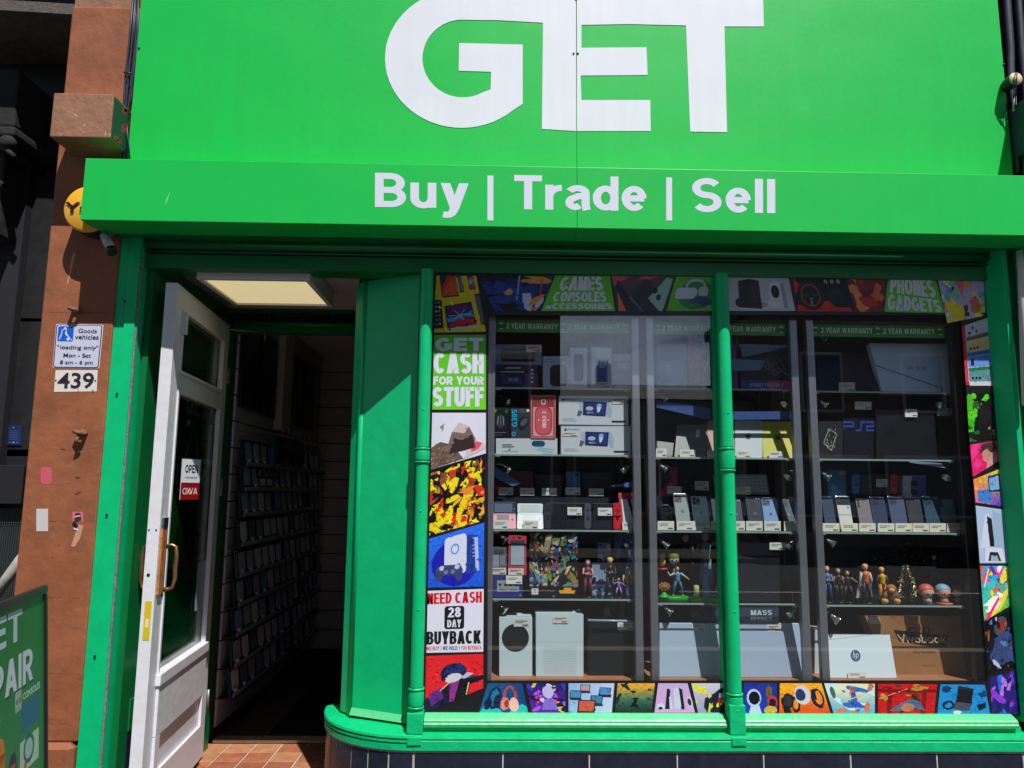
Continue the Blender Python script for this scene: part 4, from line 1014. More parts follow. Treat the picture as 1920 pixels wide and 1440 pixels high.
M_DGL = glass('door_glass', .07, (.80, .86, .82))
dbox(sw+.002, WD-sw-.002, zg0+.001, zm0-.001, 'door_pane', M_DGL, t0=-.018, t1=-.024, bev=0)
dbox(sw+.002, WD-sw-.002, zm1+.001, zd1-.086, 'door_pane', M_DGL, t0=-.018, t1=-.024, bev=0)
def dpt(u, t, z): return Vector((L0.x+du.x*u+dn.x*t, L0.y+du.y*u+dn.y*t, z))
# lock edge, timber splice, handles
zk0, zk1 = CAMZ-.40, CAMZ-.155
dbox(.012, .06, zk0+.0, zk1, 'timber_splice', M_WOOD, t0=.009, t1=-.0005, bev=.001)
dbox(.012, .062, zk1+.001, zk1+.04, 'lock_plate', plain((190,195,200), .3, 60), t0=.011, t1=-.0005)
dbox(-.0012, .0002, CAMZ-.56, CAMZ-.42, 'yellow_sticker', plain((205,180,20), .5), t0=-.008, t1=-.032, bev=0)
dbox(-.0018, -.0011, CAMZ-.515, CAMZ-.485, 'sticker_window', plain((225,215,150), .5), t0=-.014, t1=-.026, bev=0)
m = MB(); m.lathe(dpt(-.001,-.028,CAMZ-.325), [(0,.001),(.006,.001),(.0065,-.002)], axis=(-du.x,-du.y,0), n=12); m.build('keep_hole', M_BLACK, door)
m = MB()
for (t_, z) in ((-.012,CAMZ-.16),(-.038,CAMZ-.16)): m.lathe(dpt(-.001,t_,z), [(0,.001),(.003,.001),(.0035,-.002)], axis=(-du.x,-du.y,0), n=10)
m.build('lock_screw', M_BLACK, door)
for s_, nm in ((1, 'pull_handle'), (-1, 'pull_handle')):
    b0 = .0 if s_ > 0 else -TH
    z0, z1 = CAMZ-.385, CAMZ-.225
    q = [dpt(.085,b0,z1), dpt(.088,b0+s_*.022,z1+.004), dpt(.088,b0+s_*.036,z1-.004), dpt(.088,b0+s_*.041,z1-.035), dpt(.088,b0+s_*.039,(z0+z1)/2), dpt(.088,b0+s_*.041,z0+.035), dpt(.088,b0+s_*.034,z0+.003), dpt(.085,b0+s_*.014,z0-.004), dpt(.085,b0,z0)]
    hd = MB().tube(q, [.007,.006,.007,.008,.009,.008,.007,.006,.007], 10).build(nm, M_BRONZE, door)
    o = MB(); a_ = dpt(.070, b0, z0-.03); o.obox(a_, (du.x*.03,du.y*.03,0), (dn.x*s_*.003,dn.y*s_*.003,0), (0,0,z1-z0+.06)); o.build('handle_plate', M_BLACK, hd)
# door closer and hooks near the hinge head
dbox(WD-.20, WD-.03, zd1+.004, zd1+.035, 'door_closer', M_BLACK, t0=.02, t1=-.02)
m = MB(); m.tube([dpt(WD-.06,.01,zd1-.03), dpt(WD+.05,.10,zd1-.015), dpt(WD+.09,.22,zd1-.02)], .004, 6); m.tube([dpt(WD+.05,.16,zd1+.0), dpt(WD+.05,.16,zd1-.06)], .004, 6)
m.build('stay_chain', M_STEEL, door)
for z in (zd0+.25, CAMZ, zd1-.25):
    MB().tube([dpt(WD+.004,.006,z-.04), dpt(WD+.004,.006,z+.04)], .006, 8).build('hinge', M_STEEL, door)
# white bracket on the upper light, note on the glass, OPEN sign
dbox(sw-.012, sw+.012, zd1-.19, zd1-.10, 'catch', plain((200,200,210), .4), t0=.02, t1=.0)
a0 = dpt(WD-sw-.12, -.012, CAMZ-.56)
t = thing('paper_note', a0, 'pale sheet of paper taped low on the glass of the open door', 'paper')
MB().obox(dpt(WD-sw-.13,-.0165,CAMZ-.545), (du.x*.145,du.y*.145,0), (dn.x*.001,dn.y*.001,0), (0,0,.21)).build('sheet', plain((150,165,185), .5), t)
MB().obox(dpt(WD-sw-.06,-.0165,zm0-.09), (du.x*.05,du.y*.05,0), (dn.x*.001,dn.y*.001,0), (0,0,.05)).build('small_sheet', plain((90,95,100), .5), label='small grey paper in the upper corner of the open door glass', cat='paper')
t = thing('open_sign', dpt(.30,.01,CAMZ+.0), 'white and red hanging door sign reading OPEN on the open door', 'sign')
uu = Vector((.40, .917, 0)); nn3 = Vector((.917, -.40, 0))
oc = dpt(.19, .006, CAMZ-.05); ow, oh = .098, .165
MB().obox(oc, uu*ow, -nn3*.003, (0,0,oh)).build('plate', plain((205,206,216), .4), t)
A = Art().rect(0,0,1,.42,(130,12,24)).word('OPEN',.17,.66,.86,.86,(26,26,34), wv=.2).text('Authorised Store',.2,.52,.84,.585,(50,50,60))
# OXVA wordmark
A.word('OXVA',.10,.13,.90,.29,(225,195,200), wv=.16, wh=.14)
for q in ((.33,.13,.5,.29),(.33,.29,.5,.13)): A.line(q[0],q[1],q[2],q[3],.03,(225,195,200))
A.build(bil(oc, oc+uu*ow, oc+uu*ow+Vector((0,0,oh)), oc+Vector((0,0,oh))), t)
hk = oc+uu*ow*.5+Vector((0,0,oh+.15))
MB().tube([oc+uu*.012+Vector((0,0,oh)), hk, oc+uu*(ow-.012)+Vector((0,0,oh))], .0016, 5).build('string', M_BLACK, t)
hk = Vector((hk.x-.02, hk.y, hk.z)); MB().lathe(hk, [(.0,.006),(.010,.003),(.014,-.004)], axis=nn3, n=12).build('suction_hook', M_BLACK, t)

# framed poster leaning inside the recess, behind the door
t = thing('wall_poster', (XS+.02, 3.3, 1.2), 'framed green poster on the recess wall behind the open door', 'poster')
MB().box(XS+.004, XS+.022, 3.06, 3.66, 1.16, 2.02).build('frame', mat('blue_grey_frame', (.16,.19,.27), .35, .5), t, bevel=.003)
Qp = bil(Vector((XS+.0225,3.09,1.19)), Vector((XS+.0225,3.63,1.19)), Vector((XS+.0225,3.63,1.99)), Vector((XS+.0225,3.09,1.99)))
A = Art().rect(0,0,1,1,(16,62,30)).poly([(0,0),(.5,0),(.2,.35),(0,.4)],(60,120,30)).poly([(.45,0),(1,0),(1,.3),(.7,.28)],(46,34,36))
A.word('GET',.30,.78,.74,.90,(150,165,155)).word('REPAIR',.14,.40,.80,.50,(140,160,150)).rect(.3,.52,.95,.55,(120,150,160))
A.build(Qp, t)

# =================================================================== PAVEMENT SIGN
b0 = Vector((X(3, 1128, 2.14)+.02, 2.02)); b1 = Vector((X(80, 1098, 2.50), 2.50))
bd = (b1-b0).normalized(); b0 = b1 - bd*.66; bn = Vector((bd.y, -bd.x)); zt_ = Z(1096, 2.5, 80)
ab = thing('pavement_sign', (b0.x, b0.y, 0), 'black framed green A-board advertising repairs on the pavement at the left edge', 'sign')
U = Vector((bd.x, bd.y, 0)); N3 = Vector((bn.x, bn.y, 0)); lean = -N3*.10
hgt = Vector((0,0,zt_-.06))+lean
o3 = Vector((b0.x, b0.y, .06)) - lean
fw = .026
def fr(u0_, v0_, u1_, v1_, n0=0, n1=.016, name='frame', mt=None):
    MB().obox(o3+U*u0_+hgt*v0_+N3*n0, U*(u1_-u0_), hgt*(v1_-v0_), N3*(n1-n0)).build(name, mt or mat('sign_frame_black', (.012,.011,.015), .35), ab, bevel=.006)
hv = fw/hgt.length
fr(0, 0, .66, hv); fr(0, 1-hv, .66, 1); fr(0, hv+.0005, fw, 1-hv-.0005); fr(.66-fw, hv+.0005, .66, 1-hv-.0005)
MB().obox(o3+U*fw*.8+hgt*hv*.8-N3*.004, U*(.66-fw*1.6), hgt*(1-hv*1.6), N3*.012).build('panel', mat('sign_panel_green', (.03,.25,.08), .3), ab)
Qb = bil(o3+U*fw+hgt*hv+N3*.009, o3+U*(.66-fw)+hgt*hv+N3*.009, o3+U*(.66-fw)+hgt*(1-hv)+N3*.009, o3+U*fw+hgt*(1-hv)+N3*.009)
gr_ = (30,128,66)
A = Art().grid(lambda u, v: mixc((24,112,50), (66,150,100), (1-v)*1.1+.15*hsh(u,v)), 10, 20)
A.word('GET', .08, .905, .69, .985, (190,205,225), wv=.22).word('REPAIR', .045, .772, .85, .860, (22,80,44), wv=.26)
A.word('REPAIR', .035, .780, .84, .868, (205,215,226), wv=.26)
A.text('LAPTOPS', .10,.730,.42,.748,(205,222,215)).text('CONSOLES', .70,.742,.94,.760,(205,222,215), bold=.02)
A.rrect(.60,.735,.68,.762,.02,(205,222,215),2).ell(.62,.748,.012,.008,(60,130,90)).ell(.66,.748,.012,.008,(60,130,90))
V = lambda v: .66+(v-.535)*.9
A.rect(.68,V(.535),.93,V(.615),(34,104,140)).rect(.66,V(.42),.92,V(.51),(178,208,180)).ell(.78,V(.475),.075,.038,(30,96,120)).ell(.78,V(.475),.055,.026,(160,200,180)).line(.74,V(.445),.70,V(.385),.03,(200,80,40))
A.rrect(.52,V(.40),.62,V(.50),.03,(30,50,64),1.5).rect(.54,V(.42),.60,V(.47),(170,90,60))
A.ell(.81,V(.345),.11,.055,(206,222,214)).ell(.81,V(.345),.05,.026,(60,86,58))
A.rrect(.24,V(.44),.48,V(.57),.05,(216,126,58),1.5).ell(.36,V(.50),.06,.03,(120,90,60))
A.poly([(.30,V(.32)),(.44,V(.36)),(.52,V(.31)),(.46,V(.26)),(.34,V(.24))],(232,170,130)).poly([(.46,V(.31)),(.54,V(.29)),(.78,V(.13)),(.68,V(.06)),(.52,V(.1))],(14,96,150))
A.poly([(.2,V(.14)),(.44,V(.26)),(.5,V(.14)),(.46,V(.08)),(.2,V(.08))],(96,206,40)).poly([(.46,0),(.78,0),(.72,.20),(.5,.22)],(20,104,150)).poly([(.3,0),(.5,0),(.5,.2),(.3,.2)],(56,86,110)).poly([(.78,V(.12)),(1,V(.24)),(1,0),(.78,0)],(150,205,200))
A.line(.32,V(.31),.46,V(.33),.012,(200,40,30)).line(.36,V(.20),.42,V(.31),.010,(200,60,30))
A.build(Qb, ab)
MB().obox(o3+U*.04-N3*.42, U*.58, Vector((0,0,zt_-.16))+N3*.26, -N3*.012).build('rear_leg_panel', M_BLACK, ab)
MB().obox(o3+U*.03-N3*.05+Vector((0,0,-.06)), U*.60, -N3*.28, (0,0,.07)).build('base', M_BLACK, ab, bevel=.01)

# =================================================================== WINDOW GRAPHICS (vinyl on the glass)
YV = 2.8975
def vq(q): return [at(px, py, YV) for px, py in q]
# black border: one frame of four strips with the mullion gap
bo = thing('window_border', (.6, YV, Z_SILL), 'black vinyl border round the display window that carries the picture panels', 'window graphic')
def strip(q, name='vinyl_strip'): MB().ext([at(px, py, YV) for px, py in q], (0, .0012, 0)).build(name, M_VBLACK, bo)
strip([(798,508),(1350,510),(1350,591),(916,591),(914,1276),(1366,1276),(1368,1342),(786,1341)])
strip([(1360,510),(1852,512),(1916,1342),(1386,1342),(1386,1276),(1852,1276),(1802,604),(1792,591),(1362,591)])
def poster(label, q, art, name='window_poster'):
    """q: tl, tr, br, bl in photograph pixels"""
    tl, tr, br, bl = vq(q)
    c = (tl+tr+br+bl)/4; Q = bil(bl, br, tr, tl)
    t = thing(name, Vector((c.x, YV, min(bl.z, br.z))), label, 'window poster')
    n = Vector((0,-1,0))
    MB().ext([bl+n*.0003, br+n*.0003, tr+n*.0003, tl+n*.0003], (0,-.0005,0)).build('vinyl', INKBASE, t)
    if not any(it[0] == 'pt' for it in art.items): art.detail(170, int(abs(c.x*1000)+abs(c.z*7777)))
    art.build(Q, t, step=.00012, base=.0010)
    return t
INKBASE = plain((40,40,44), .4)
LG = ((96,196,28), (54,140,22))
def limeg(u, v): return mixc((104,206,34), (84,180,30), v)
WV = (214,214,238)
# --- left column
A = Art().rect(0,0,1,1,(214,196,20))
def tab(A, cu, cv, w, h, rot, scr, kind):
    ar = 1.0
    def R(x, y): 
        x *= w/2; y *= h/2; return (min(1,max(0,cu+x*math.cos(rot)-y*math.sin(rot)*.9)), min(1,max(0,cv+x*math.sin(rot)*.9+y*math.cos(rot))))
    A.poly([R(-1,-1),R(1,-1),R(1,1),R(-1,1)], (28,28,40)); A.poly([R(-.92,-.9),R(.92,-.9),R(.92,.9),R(-.92,.9)], scr)
    if kind == 1:
        A.poly([R(-.92,-.9),R(.92,-.9),R(.92,.1),R(.1,.05),R(-.5,-.3)], (220,84,50)).poly([R(-.92,.9),R(-.1,.9),R(-.4,.1),R(-.92,-.2)], (28,44,100))
    if kind == 2:
        A.poly([R(-.92,-.1),R(-.3,-.1),R(0,.05),R(.5,.1),R(.92,.3),R(.92,-.3),R(.2,-.2),R(-.4,-.45),R(-.92,-.5)], (40,150,210)).poly([R(-.9,-.9),R(.92,-.9),R(.92,-.45),R(.1,-.25),R(-.5,-.6)], (200,30,56)).poly([R(-.9,.9),R(.9,.9),R(.2,.2),R(-.2,.2)], (96,30,110))
        for k in range(6): A.line(*R(0,0), *R(math.cos(k)*.8, math.sin(k)*.5), .01, (150,210,235))
    if kind == 3:
        for k in range(24): A.ell(*R(-.6+.4*(k%4), .8-.3*(k//4)), .02, .02, random.Random(k).choice([(210,80,50),(80,160,210),(220,200,80),(120,190,90),(190,190,200)]), 8)
tab(A, .03,.93,.10,.36,-.05,(40,110,90),0); tab(A,.36,.88,.36,.52,.10,(190,60,50),1); tab(A,.62,.90,.10,.40,.08,(110,110,124),0)
tab(A,.06,.32,.30,.50,.06,(20,20,30),3); tab(A,.55,.30,.56,.40,.14,(60,36,90),2); A.poly([(.26,.03),(.9,.13),(.88,.08),(.28,0)],(186,180,200)); A.ell(.34,.05,.02,.02,(30,30,30))
tab(A,.86,.90,.14,.30,.1,(180,50,60),2); tab(A,.97,.4,.12,.55,.1,(90,90,100),0)
poster('yellow window poster of tilted tablets, topmost in the left strip', [(811,517),(893,517),(911,622),(809,624)], A)
A = Art().grid(limeg, 2, 4).word('GET',.05,.78,.95,.96,WV,wv=.30,wh=.24).word('CASH',.03,.48,.96,.76,WV,wv=.36,wh=.19,gap=.07).word('FOR YOUR',.03,.33,.96,.44,WV,wv=.29,wh=.23,gap=.08).word('STUFF',.02,.04,.96,.30,WV,wv=.36,wh=.20,gap=.07)
poster('lime green window poster reading GET CASH FOR YOUR STUFF', [(811,628),(911,628),(911,768),(809,768)], A)
A = Art().grid(lambda u, v: mixc((216,216,234), (196,198,220), abs(u-.5)*.6+(1-v)*.2), 8, 8)
A.poly([(0,.0),(.62,.02),(.5,.22),(.34,.40),(.2,.46),(0,.36)], (104,84,76)).blobs([(140,120,104),(72,62,60),(168,150,130),(90,70,60)], 0, 1)
rr = random.Random(9)
for k in range(60):
    u = rr.random()*.48; v = rr.random()*(.36-.2*abs(u-.2)); A.line(u, v, u+.03, v+.03, .012, rr.choice([(150,134,112),(60,54,54),(170,150,120),(96,66,54)]))
A.poly([(.62,.02),(1,.14),(1,.22),(.8,.38),(.7,.3)], (206,186,190)).poly([(.74,.12),(.88,.16),(.94,.28),(.84,.34),(.76,.3)], (216,84,106))
A.poly([(.30,.25),(.40,.62),(.52,.80),(.70,.70),(.82,.40),(.78,.22)],(120,100,98)).poly([(.40,.62),(.52,.80),(.70,.70),(.62,.56),(.50,.60)],(196,180,178)).poly([(.36,.2),(.44,.5),(.58,.42),(.76,.52),(.82,.2)],(52,38,38)).poly([(.18,.74),(.26,.80),(.24,.68)],(150,130,126))
poster('white window poster with a pale and dark brown motif, third in the left strip', [(807,774),(911,774),(911,850),(802,882)], A)
A = Art().rect(0,0,1,1,(10,10,10)).blobs([(232,214,24),(236,220,40),(240,200,20),(214,40,30),(224,140,40),(140,76,50),(232,214,24)], 60, 21, .03, .10, .5).blobs([(12,12,12)], 40, 5, .01, .045, .7).blobs([(232,214,24),(236,170,40),(200,40,30),(150,90,50)], 70, 22, .01, .04, .6)
poster('black window poster crowded with yellow, red and orange shapes', [(802,886),(909,856),(908,976),(798,1006)], A)
A = Art().grid(lambda u, v: mixc((26,84,214), (40,110,236), v), 4, 6).ell(.5,.44,.40,.42,(24,28,170)).poly([(.70,.88),(.88,.84),(.92,.26),(.70,.22)],(30,60,150)).line(.86,.80,.89,.26,.06,(170,186,230))
A.rrect(.32,.24,.70,.92,.07,(206,210,234),1.1).ell(.50,.68,.075,.10,(96,150,220)).ell(.50,.68,.05,.07,(206,210,234))
for k in range(6): A.line(.80,.80-.06*k,.86,.80-.06*k,.015,(150,170,220))
A.poly([(.18,.36),(.26,.42),(.50,.40),(.58,.42),(.64,.30),(.62,.12),(.56,.10),(.48,.22),(.32,.22),(.24,.10),(.16,.12)],(56,66,110)).ell(.28,.36,.045,.045,(180,190,230)).ell(.54,.36,.045,.045,(180,190,230)).ell(.35,.28,.035,.035,(110,120,170)).ell(.47,.28,.035,.035,(110,120,170))
poster('blue window poster of a white game console and grey controller', [(799,1012),(908,980),(907,1100),(797,1102)], A)
A = Art().rect(0,0,1,1,(214,214,234)).word('NEED CASH',.03,.78,.97,.96,(206,24,34),wv=.36,wh=.17,gap=.07).rrect(.33,.37,.67,.74,.045,(24,24,28),.95).word('28',.39,.56,.61,.72,WV,wv=.30,wh=.17).word('DAY',.38,.40,.62,.52,WV,wv=.32,wh=.19)
A.word('BUYBACK',.03,.13,.96,.34,(24,24,30),wv=.37,wh=.16,gap=.06).word('WE BUY',.03,.035,.25,.10,(200,40,56),wv=.24).rect(.275,.03,.283,.105,(60,60,80)).word('WE HOLD',.31,.035,.56,.10,(36,40,60),wv=.24).rect(.585,.03,.593,.105,(60,60,80)).word('YOU BUYBACK',.62,.035,.97,.10,(200,40,56),wv=.24)
poster('white window poster reading NEED CASH 28 DAY BUYBACK', [(798,1108),(907,1104),(906,1222),(796,1224)], A)
A = Art().rect(0,0,1,1,(222,34,42)).poly([(0,.0),(0,.22),(.34,.34),(.5,.14),(.62,.10),(.62,0)],(30,26,60)).poly([(.10,.30),(.30,.36),(.34,.14),(.14,.06)],(96,40,130)).poly([(.34,.36),(.62,.50),(1,.38),(1,.26),(.78,.24),(.74,0),(.44,0)],(20,18,26)).poly([(.44,.5),(.62,.50),(.52,.0),(.44,0)],(140,50,140))
A.ell(.50,.62,.22,.20,(24,30,60)).ell(.50,.50,.14,.10,(206,200,216)).blobs([(28,60,120),(20,24,46)], 0, 2).poly([(.66,.5),(.8,.42),(.98,.36),(.7,.44)],(170,90,170)).line(.72,.02,.76,.3,.02,(226,200,150)).line(.28,.30,.44,.42,.02,(226,190,150)).poly([(.34,.62),(.4,.8),(.5,.7),(.6,.84),(.68,.68),(.74,.66),(.6,.58)],(26,50,110))
A.poly([(.6,.46),(.74,.56),(.84,.5),(.7,.42)],(176,184,220))
poster('red window poster with a dark purple motif, lowest in the left strip', [(796,1230),(906,1226),(906,1290),(893,1338),(792,1338)][0:3]+[(792,1338)], A)
# --- top strip
def shade(pal): return pal
A = Art().rect(0,0,1,1,(16,16,30)).blobs([(20,40,120),(30,60,150),(12,12,20)], 14, 31, .1,.25).blobs([(226,150,70),(220,130,56),(28,60,150),(190,200,240)], 12, 6, .05,.12).line(.5,.3,.55,1,.02,(150,170,240)).line(.9,.4,.86,.9,.02,(200,70,60))
poster('dark blue and orange window poster at the left end of the top strip', [(896,517),(1038,517),(1013,583),(926,583)], A)
A = Art().grid(limeg, 2, 4).word('GAMES',.14,.58,.86,.97,WV,wv=.34,wh=.2,gap=.07).word('CONSOLES',.10,.26,.90,.54,WV,wv=.34,wh=.2,gap=.07).word('ACCESSORIES',.03,.05,.97,.22,WV,wv=.33,wh=.24,gap=.07)
poster('green window poster reading GAMES CONSOLES ACCESSORIES', [(1041,517),(1143,517),(1153,583),(1015,583)], A)
A = Art().grid(lambda u, v: mixc((44,48,72), (104,60,90), v), 4, 4).poly([(.0,.7),(.3,1),(.0,1)],(206,90,100)).poly([(0,0),(.18,0),(.05,.6)],(224,110,80)).poly([(.16,.0),(.36,0),(.10,.9),(.02,.7)],(30,32,48)).poly([(.3,.5),(.56,.95),(.85,.4),(.62,0),(.4,0)],(36,40,58)).line(.26,.4,.50,0,.012,(150,160,190)).poly([(.60,.35),(.9,.95),(1,.9),(.92,0),(.85,0)],(150,186,176)).ell(.72,.58,.05,.1,(30,30,44)).ell(.80,.38,.045,.09,(40,44,60)).poly([(.42,.9),(.62,.9),(.8,1),(.5,1)],(200,80,110))
poster('dusky window poster of mobile phones in the top strip', [(1147,517),(1263,517),(1249,583),(1160,583)], A)
A = Art().rect(0,0,1,1,(96,184,40)).ell(.56,.48,.40,.44,(46,132,56)).ell(.54,.72,.25,.20,(176,190,214)).ell(.54,.70,.19,.13,(46,132,56)).rrect(.10,.34,.58,.66,.06,(196,204,226),2).rrect(.62,.42,.84,.68,.04,(180,190,216),2).poly([(.4,.24),(.6,.44),(.8,.4),(.95,.3),(.94,.18),(.8,.14),(.62,.2)],(56,66,116)).ell(.75,.22,.08,.12,(44,52,96))
poster('green window poster of a white headset left of the mullion', [(1268,517),(1340,517),(1341,583),(1250,583)], A)
A = Art().grid(lambda u, v: mixc((196,196,214), (176,178,200), v), 3, 3).poly([(.16,.10),(.50,.06),(.50,.88),(.34,.94),(.16,.88)],(26,28,34)).poly([(.34,.07),(.50,.10),(.50,.86),(.34,.80)],(40,42,50)).ell(.16,.24,.06,.13,(34,36,44)).poly([(.64,.1),(.90,.06),(.90,.82),(.72,.86),(.66,.80)],(206,206,220)).poly([(.84,.1),(.90,.06),(.90,.82),(.84,.82)],(150,152,170)).ell(.74,.56,.065,.19,(16,16,20)).ell(.68,.20,.08,.12,(214,214,226)).poly([(.5,.08),(.62,.2),(.5,.25)],(150,150,164))
poster('pale window poster of a black and a white game console in the top strip', [(1365,519),(1478,519),(1491,583),(1367,583)], A)
A = Art().rect(0,0,1,1,(18,16,20)).poly([(0,0),(1,0),(.95,.12),(.7,.12),(.6,.3),(.42,.3),(.3,0.1),(0,.2)],(206,44,30)).poly([(0,1),(0,.5),(.12,.7)],(206,44,30)).ell(.28,.46,.25,.42,(26,24,28)).ell(.28,.46,.19,.33,(150,60,44)).ell(.28,.46,.16,.28,(20,20,24)).line(.1,.48,.46,.48,.1,(60,60,68)).line(.28,.46,.28,.16,.05,(110,110,120)).ell(.28,.46,.05,.08,(40,40,46)).poly([(.58,.5),(.68,.62),(.84,.62),(.92,.5),(.88,.26),(.76,.36),(.64,.26)],(30,40,38))
for k in range(3): A.ell(.62+.12*k,.86,.03,.06,(200,200,210)).ell(.62+.12*k,.86,.015,.03,(20,20,20))
poster('red and black window poster of a steering wheel and gamepad', [(1486,519),(1582,519),(1600,584),(1496,584)], A)
A = Art().grid(lambda u, v: mixc((90,24,60), (150,50,30), hsh(u,v)), 8, 8).blobs([(196,50,44),(220,100,60),(80,30,100),(230,140,80),(120,30,40)], 18, 41, .06,.2)
poster('dark red and orange abstract window poster left of the PHONES GADGETS panel', [(1586,519),(1661,519),(1657,585),(1603,585)], A)
A = Art().grid(limeg, 2, 4)
def warp(t, u0, v0l, v1l, v0r, v1r, u1, A):
    g = []; B = Art(); B.word(t, 0, 0, 1, 1, WV, wv=.36, wh=.18, gap=.06)
    for it in B.items:
        A.items.append(('pt', [(u0+(u1-u0)*x, (v0l+(v0r-v0l)*x)*(1-y)+(v1l+(v1r-v1l)*x)*y) for x, y in it[1]], it[2]))
warp('PHONES', .06, .56, .98, .42, .94, .93, A); warp('GADGETS', .04, .06, .52, .02, .36, .96, A)
poster('green window poster reading PHONES GADGETS', [(1665,519),(1753,520),(1771,587),(1658,585)], A)
A = Art().grid(lambda u, v: mixc((206,200,226), (180,160,220), v), 4, 4).blobs([(240,220,40),(236,90,150),(90,170,220),(60,60,90),(240,160,60),(150,110,210),(250,240,120),(120,200,160)], 46, 52, .04,.13, .4).ell(.32,.2,.16,.2,(240,214,30)).ell(.76,.25,.13,.14,(216,130,56))
poster('multicoloured abstract window poster in the top right corner', [(1757,520),(1844,521),(1848,592),(1776,606)], A)
# --- right strip
A = Art().rect(0,0,1,1,(196,196,220)).rect(0,0,.12,1,(206,50,70))
for k, (c, vv) in enumerate((((206,206,224),.80),((216,200,140),.54),((96,140,216),.29),((90,140,150),.06))):
    A.rrect(.14,vv,.99,vv+.17,.06,c,.5); A.rect(.14,vv-.07,.99,vv-.01,((120,110,96),(60,110,190),(40,110,60),(200,200,214))[k])
    for q in range(3): A.ell(.28+.13*(q%3)*(1 if k != 2 else .0), vv+.05+.07*(q==1)*(k==0), .045, .022, (20,22,34), 10)
A.rrect(.25,.31,.36,.43,.05,(20,22,34),.5)
poster('window poster of stacked phone backs at the top of the right strip', [(1803,612),(1851,596),(1861,722),(1811,722)], A)
A = Art().rect(0,0,1,1,(12,14,12)).poly([(0,.2),(.0,.9),(.2,1),(.3,.6),(.2,.2)],(70,190,20)).blobs([(60,180,24),(10,14,10),(30,100,20),(90,210,40)], 20, 61, .06,.16).ell(.6,.55,.26,.2,(26,20,30)).blobs([(90,80,90),(150,130,80)], 8, 62, .02,.05)
poster('green and black window poster in the right strip', [(1812,738),(1863,736),(1867,822),(1817,829)], A)
A = Art().rect(0,0,1,1,(226,24,110)).blobs([(214,40,120),(236,60,140)], 5, 71).ell(.66,.52,.25,.34,(200,140,120)).poly([(.3,.62),(.45,.95),(.9,1),(1,.6),(.75,.5),(.6,.74)],(66,50,44)).poly([(.5,0),(.6,.3),(.95,.35),(.9,.05)],(196,150,150))
poster('hot pink window poster in the right strip', [(1818,834),(1868,826),(1874,864),(1824,894)], A)
A = Art().grid(lambda u, v: mixc(mixc((230,110,150),(60,60,220),u),mixc((240,150,60),(220,220,60),u),v), 6, 6).rrect(.1,.05,.55,.5,.06,(60,130,210),1).rrect(.5,.4,.92,.9,.05,(20,40,90),1).rrect(.54,.46,.88,.84,.03,(120,170,220),1).blobs([(230,200,60),(90,60,180)], 5, 72,.03,.07)
poster('rainbow coloured window poster of tablets in the right strip', [(1825,899),(1877,878),(1883,950),(1829,942)], A)
A = Art().rect(0,0,1,1,(170,190,224)).poly([(.05,.25),(.3,.85),(.45,.9),(.4,.3)],(200,210,232)).poly([(.40,.30),(.36,.84),(.52,.80),(.56,.30)],(20,24,38)).poly([(.55,.30),(.56,.95),(.98,.9),(.98,.25)],(150,176,206)).poly([(.18,.02),(.25,.28),(.8,.28),(.92,.02)],(210,214,230)).poly([(.30,.04),(.38,.2),(.66,.2),(.76,.04)],(30,36,54)).poly([(.38,.04),(.42,.14),(.62,.14),(.68,.04)],(150,170,200))
poster('pale blue window poster of a white console and gamepad in the right strip', [(1829,948),(1884,956),(1890,1056),(1837,1056)], A)
A = Art().grid(lambda u, v: mixc((120,200,70),(60,160,230),v*1.3), 5, 5).blobs([(240,220,60),(240,60,170),(60,200,190),(90,60,160),(250,250,240),(210,110,70)], 26, 81, .04,.14,.7).line(.1,.0,.6,.3,.08,(240,40,150)).line(.3,.95,.1,.6,.03,(250,240,250))
poster('bright multicoloured abstract window poster in the right strip', [(1837,1061),(1890,1061),(1894,1136),(1845,1164)], A)
A = Art().rect(0,0,1,1,(10,11,18)).ell(.56,.80,.24,.17,(70,78,80)).ell(.58,.80,.15,.10,(150,50,44)).poly([(.1,.3),(.2,.62),(.8,.66),(.98,.5),(.9,.1),(.3,.1)],(56,70,120)).blobs([(90,120,190),(20,24,40),(60,80,140),(180,190,230),(160,80,50)], 26, 91, .02,.08)
poster('near black window poster with a blue grey shape, low in the right strip', [(1846,1168),(1896,1142),(1906,1246),(1852,1266)], A)
A = Art().grid(lambda u, v: mixc((60,20,130),(30,40,120),hsh(u,v,1.5)), 8, 8).blobs([(140,60,220),(40,110,230),(30,20,60),(190,120,240),(20,30,90)], 26, 101, .03,.12,.7)
poster('violet window poster in the lower right corner', [(1855,1272),(1907,1254),(1914,1339),(1860,1338)], A)
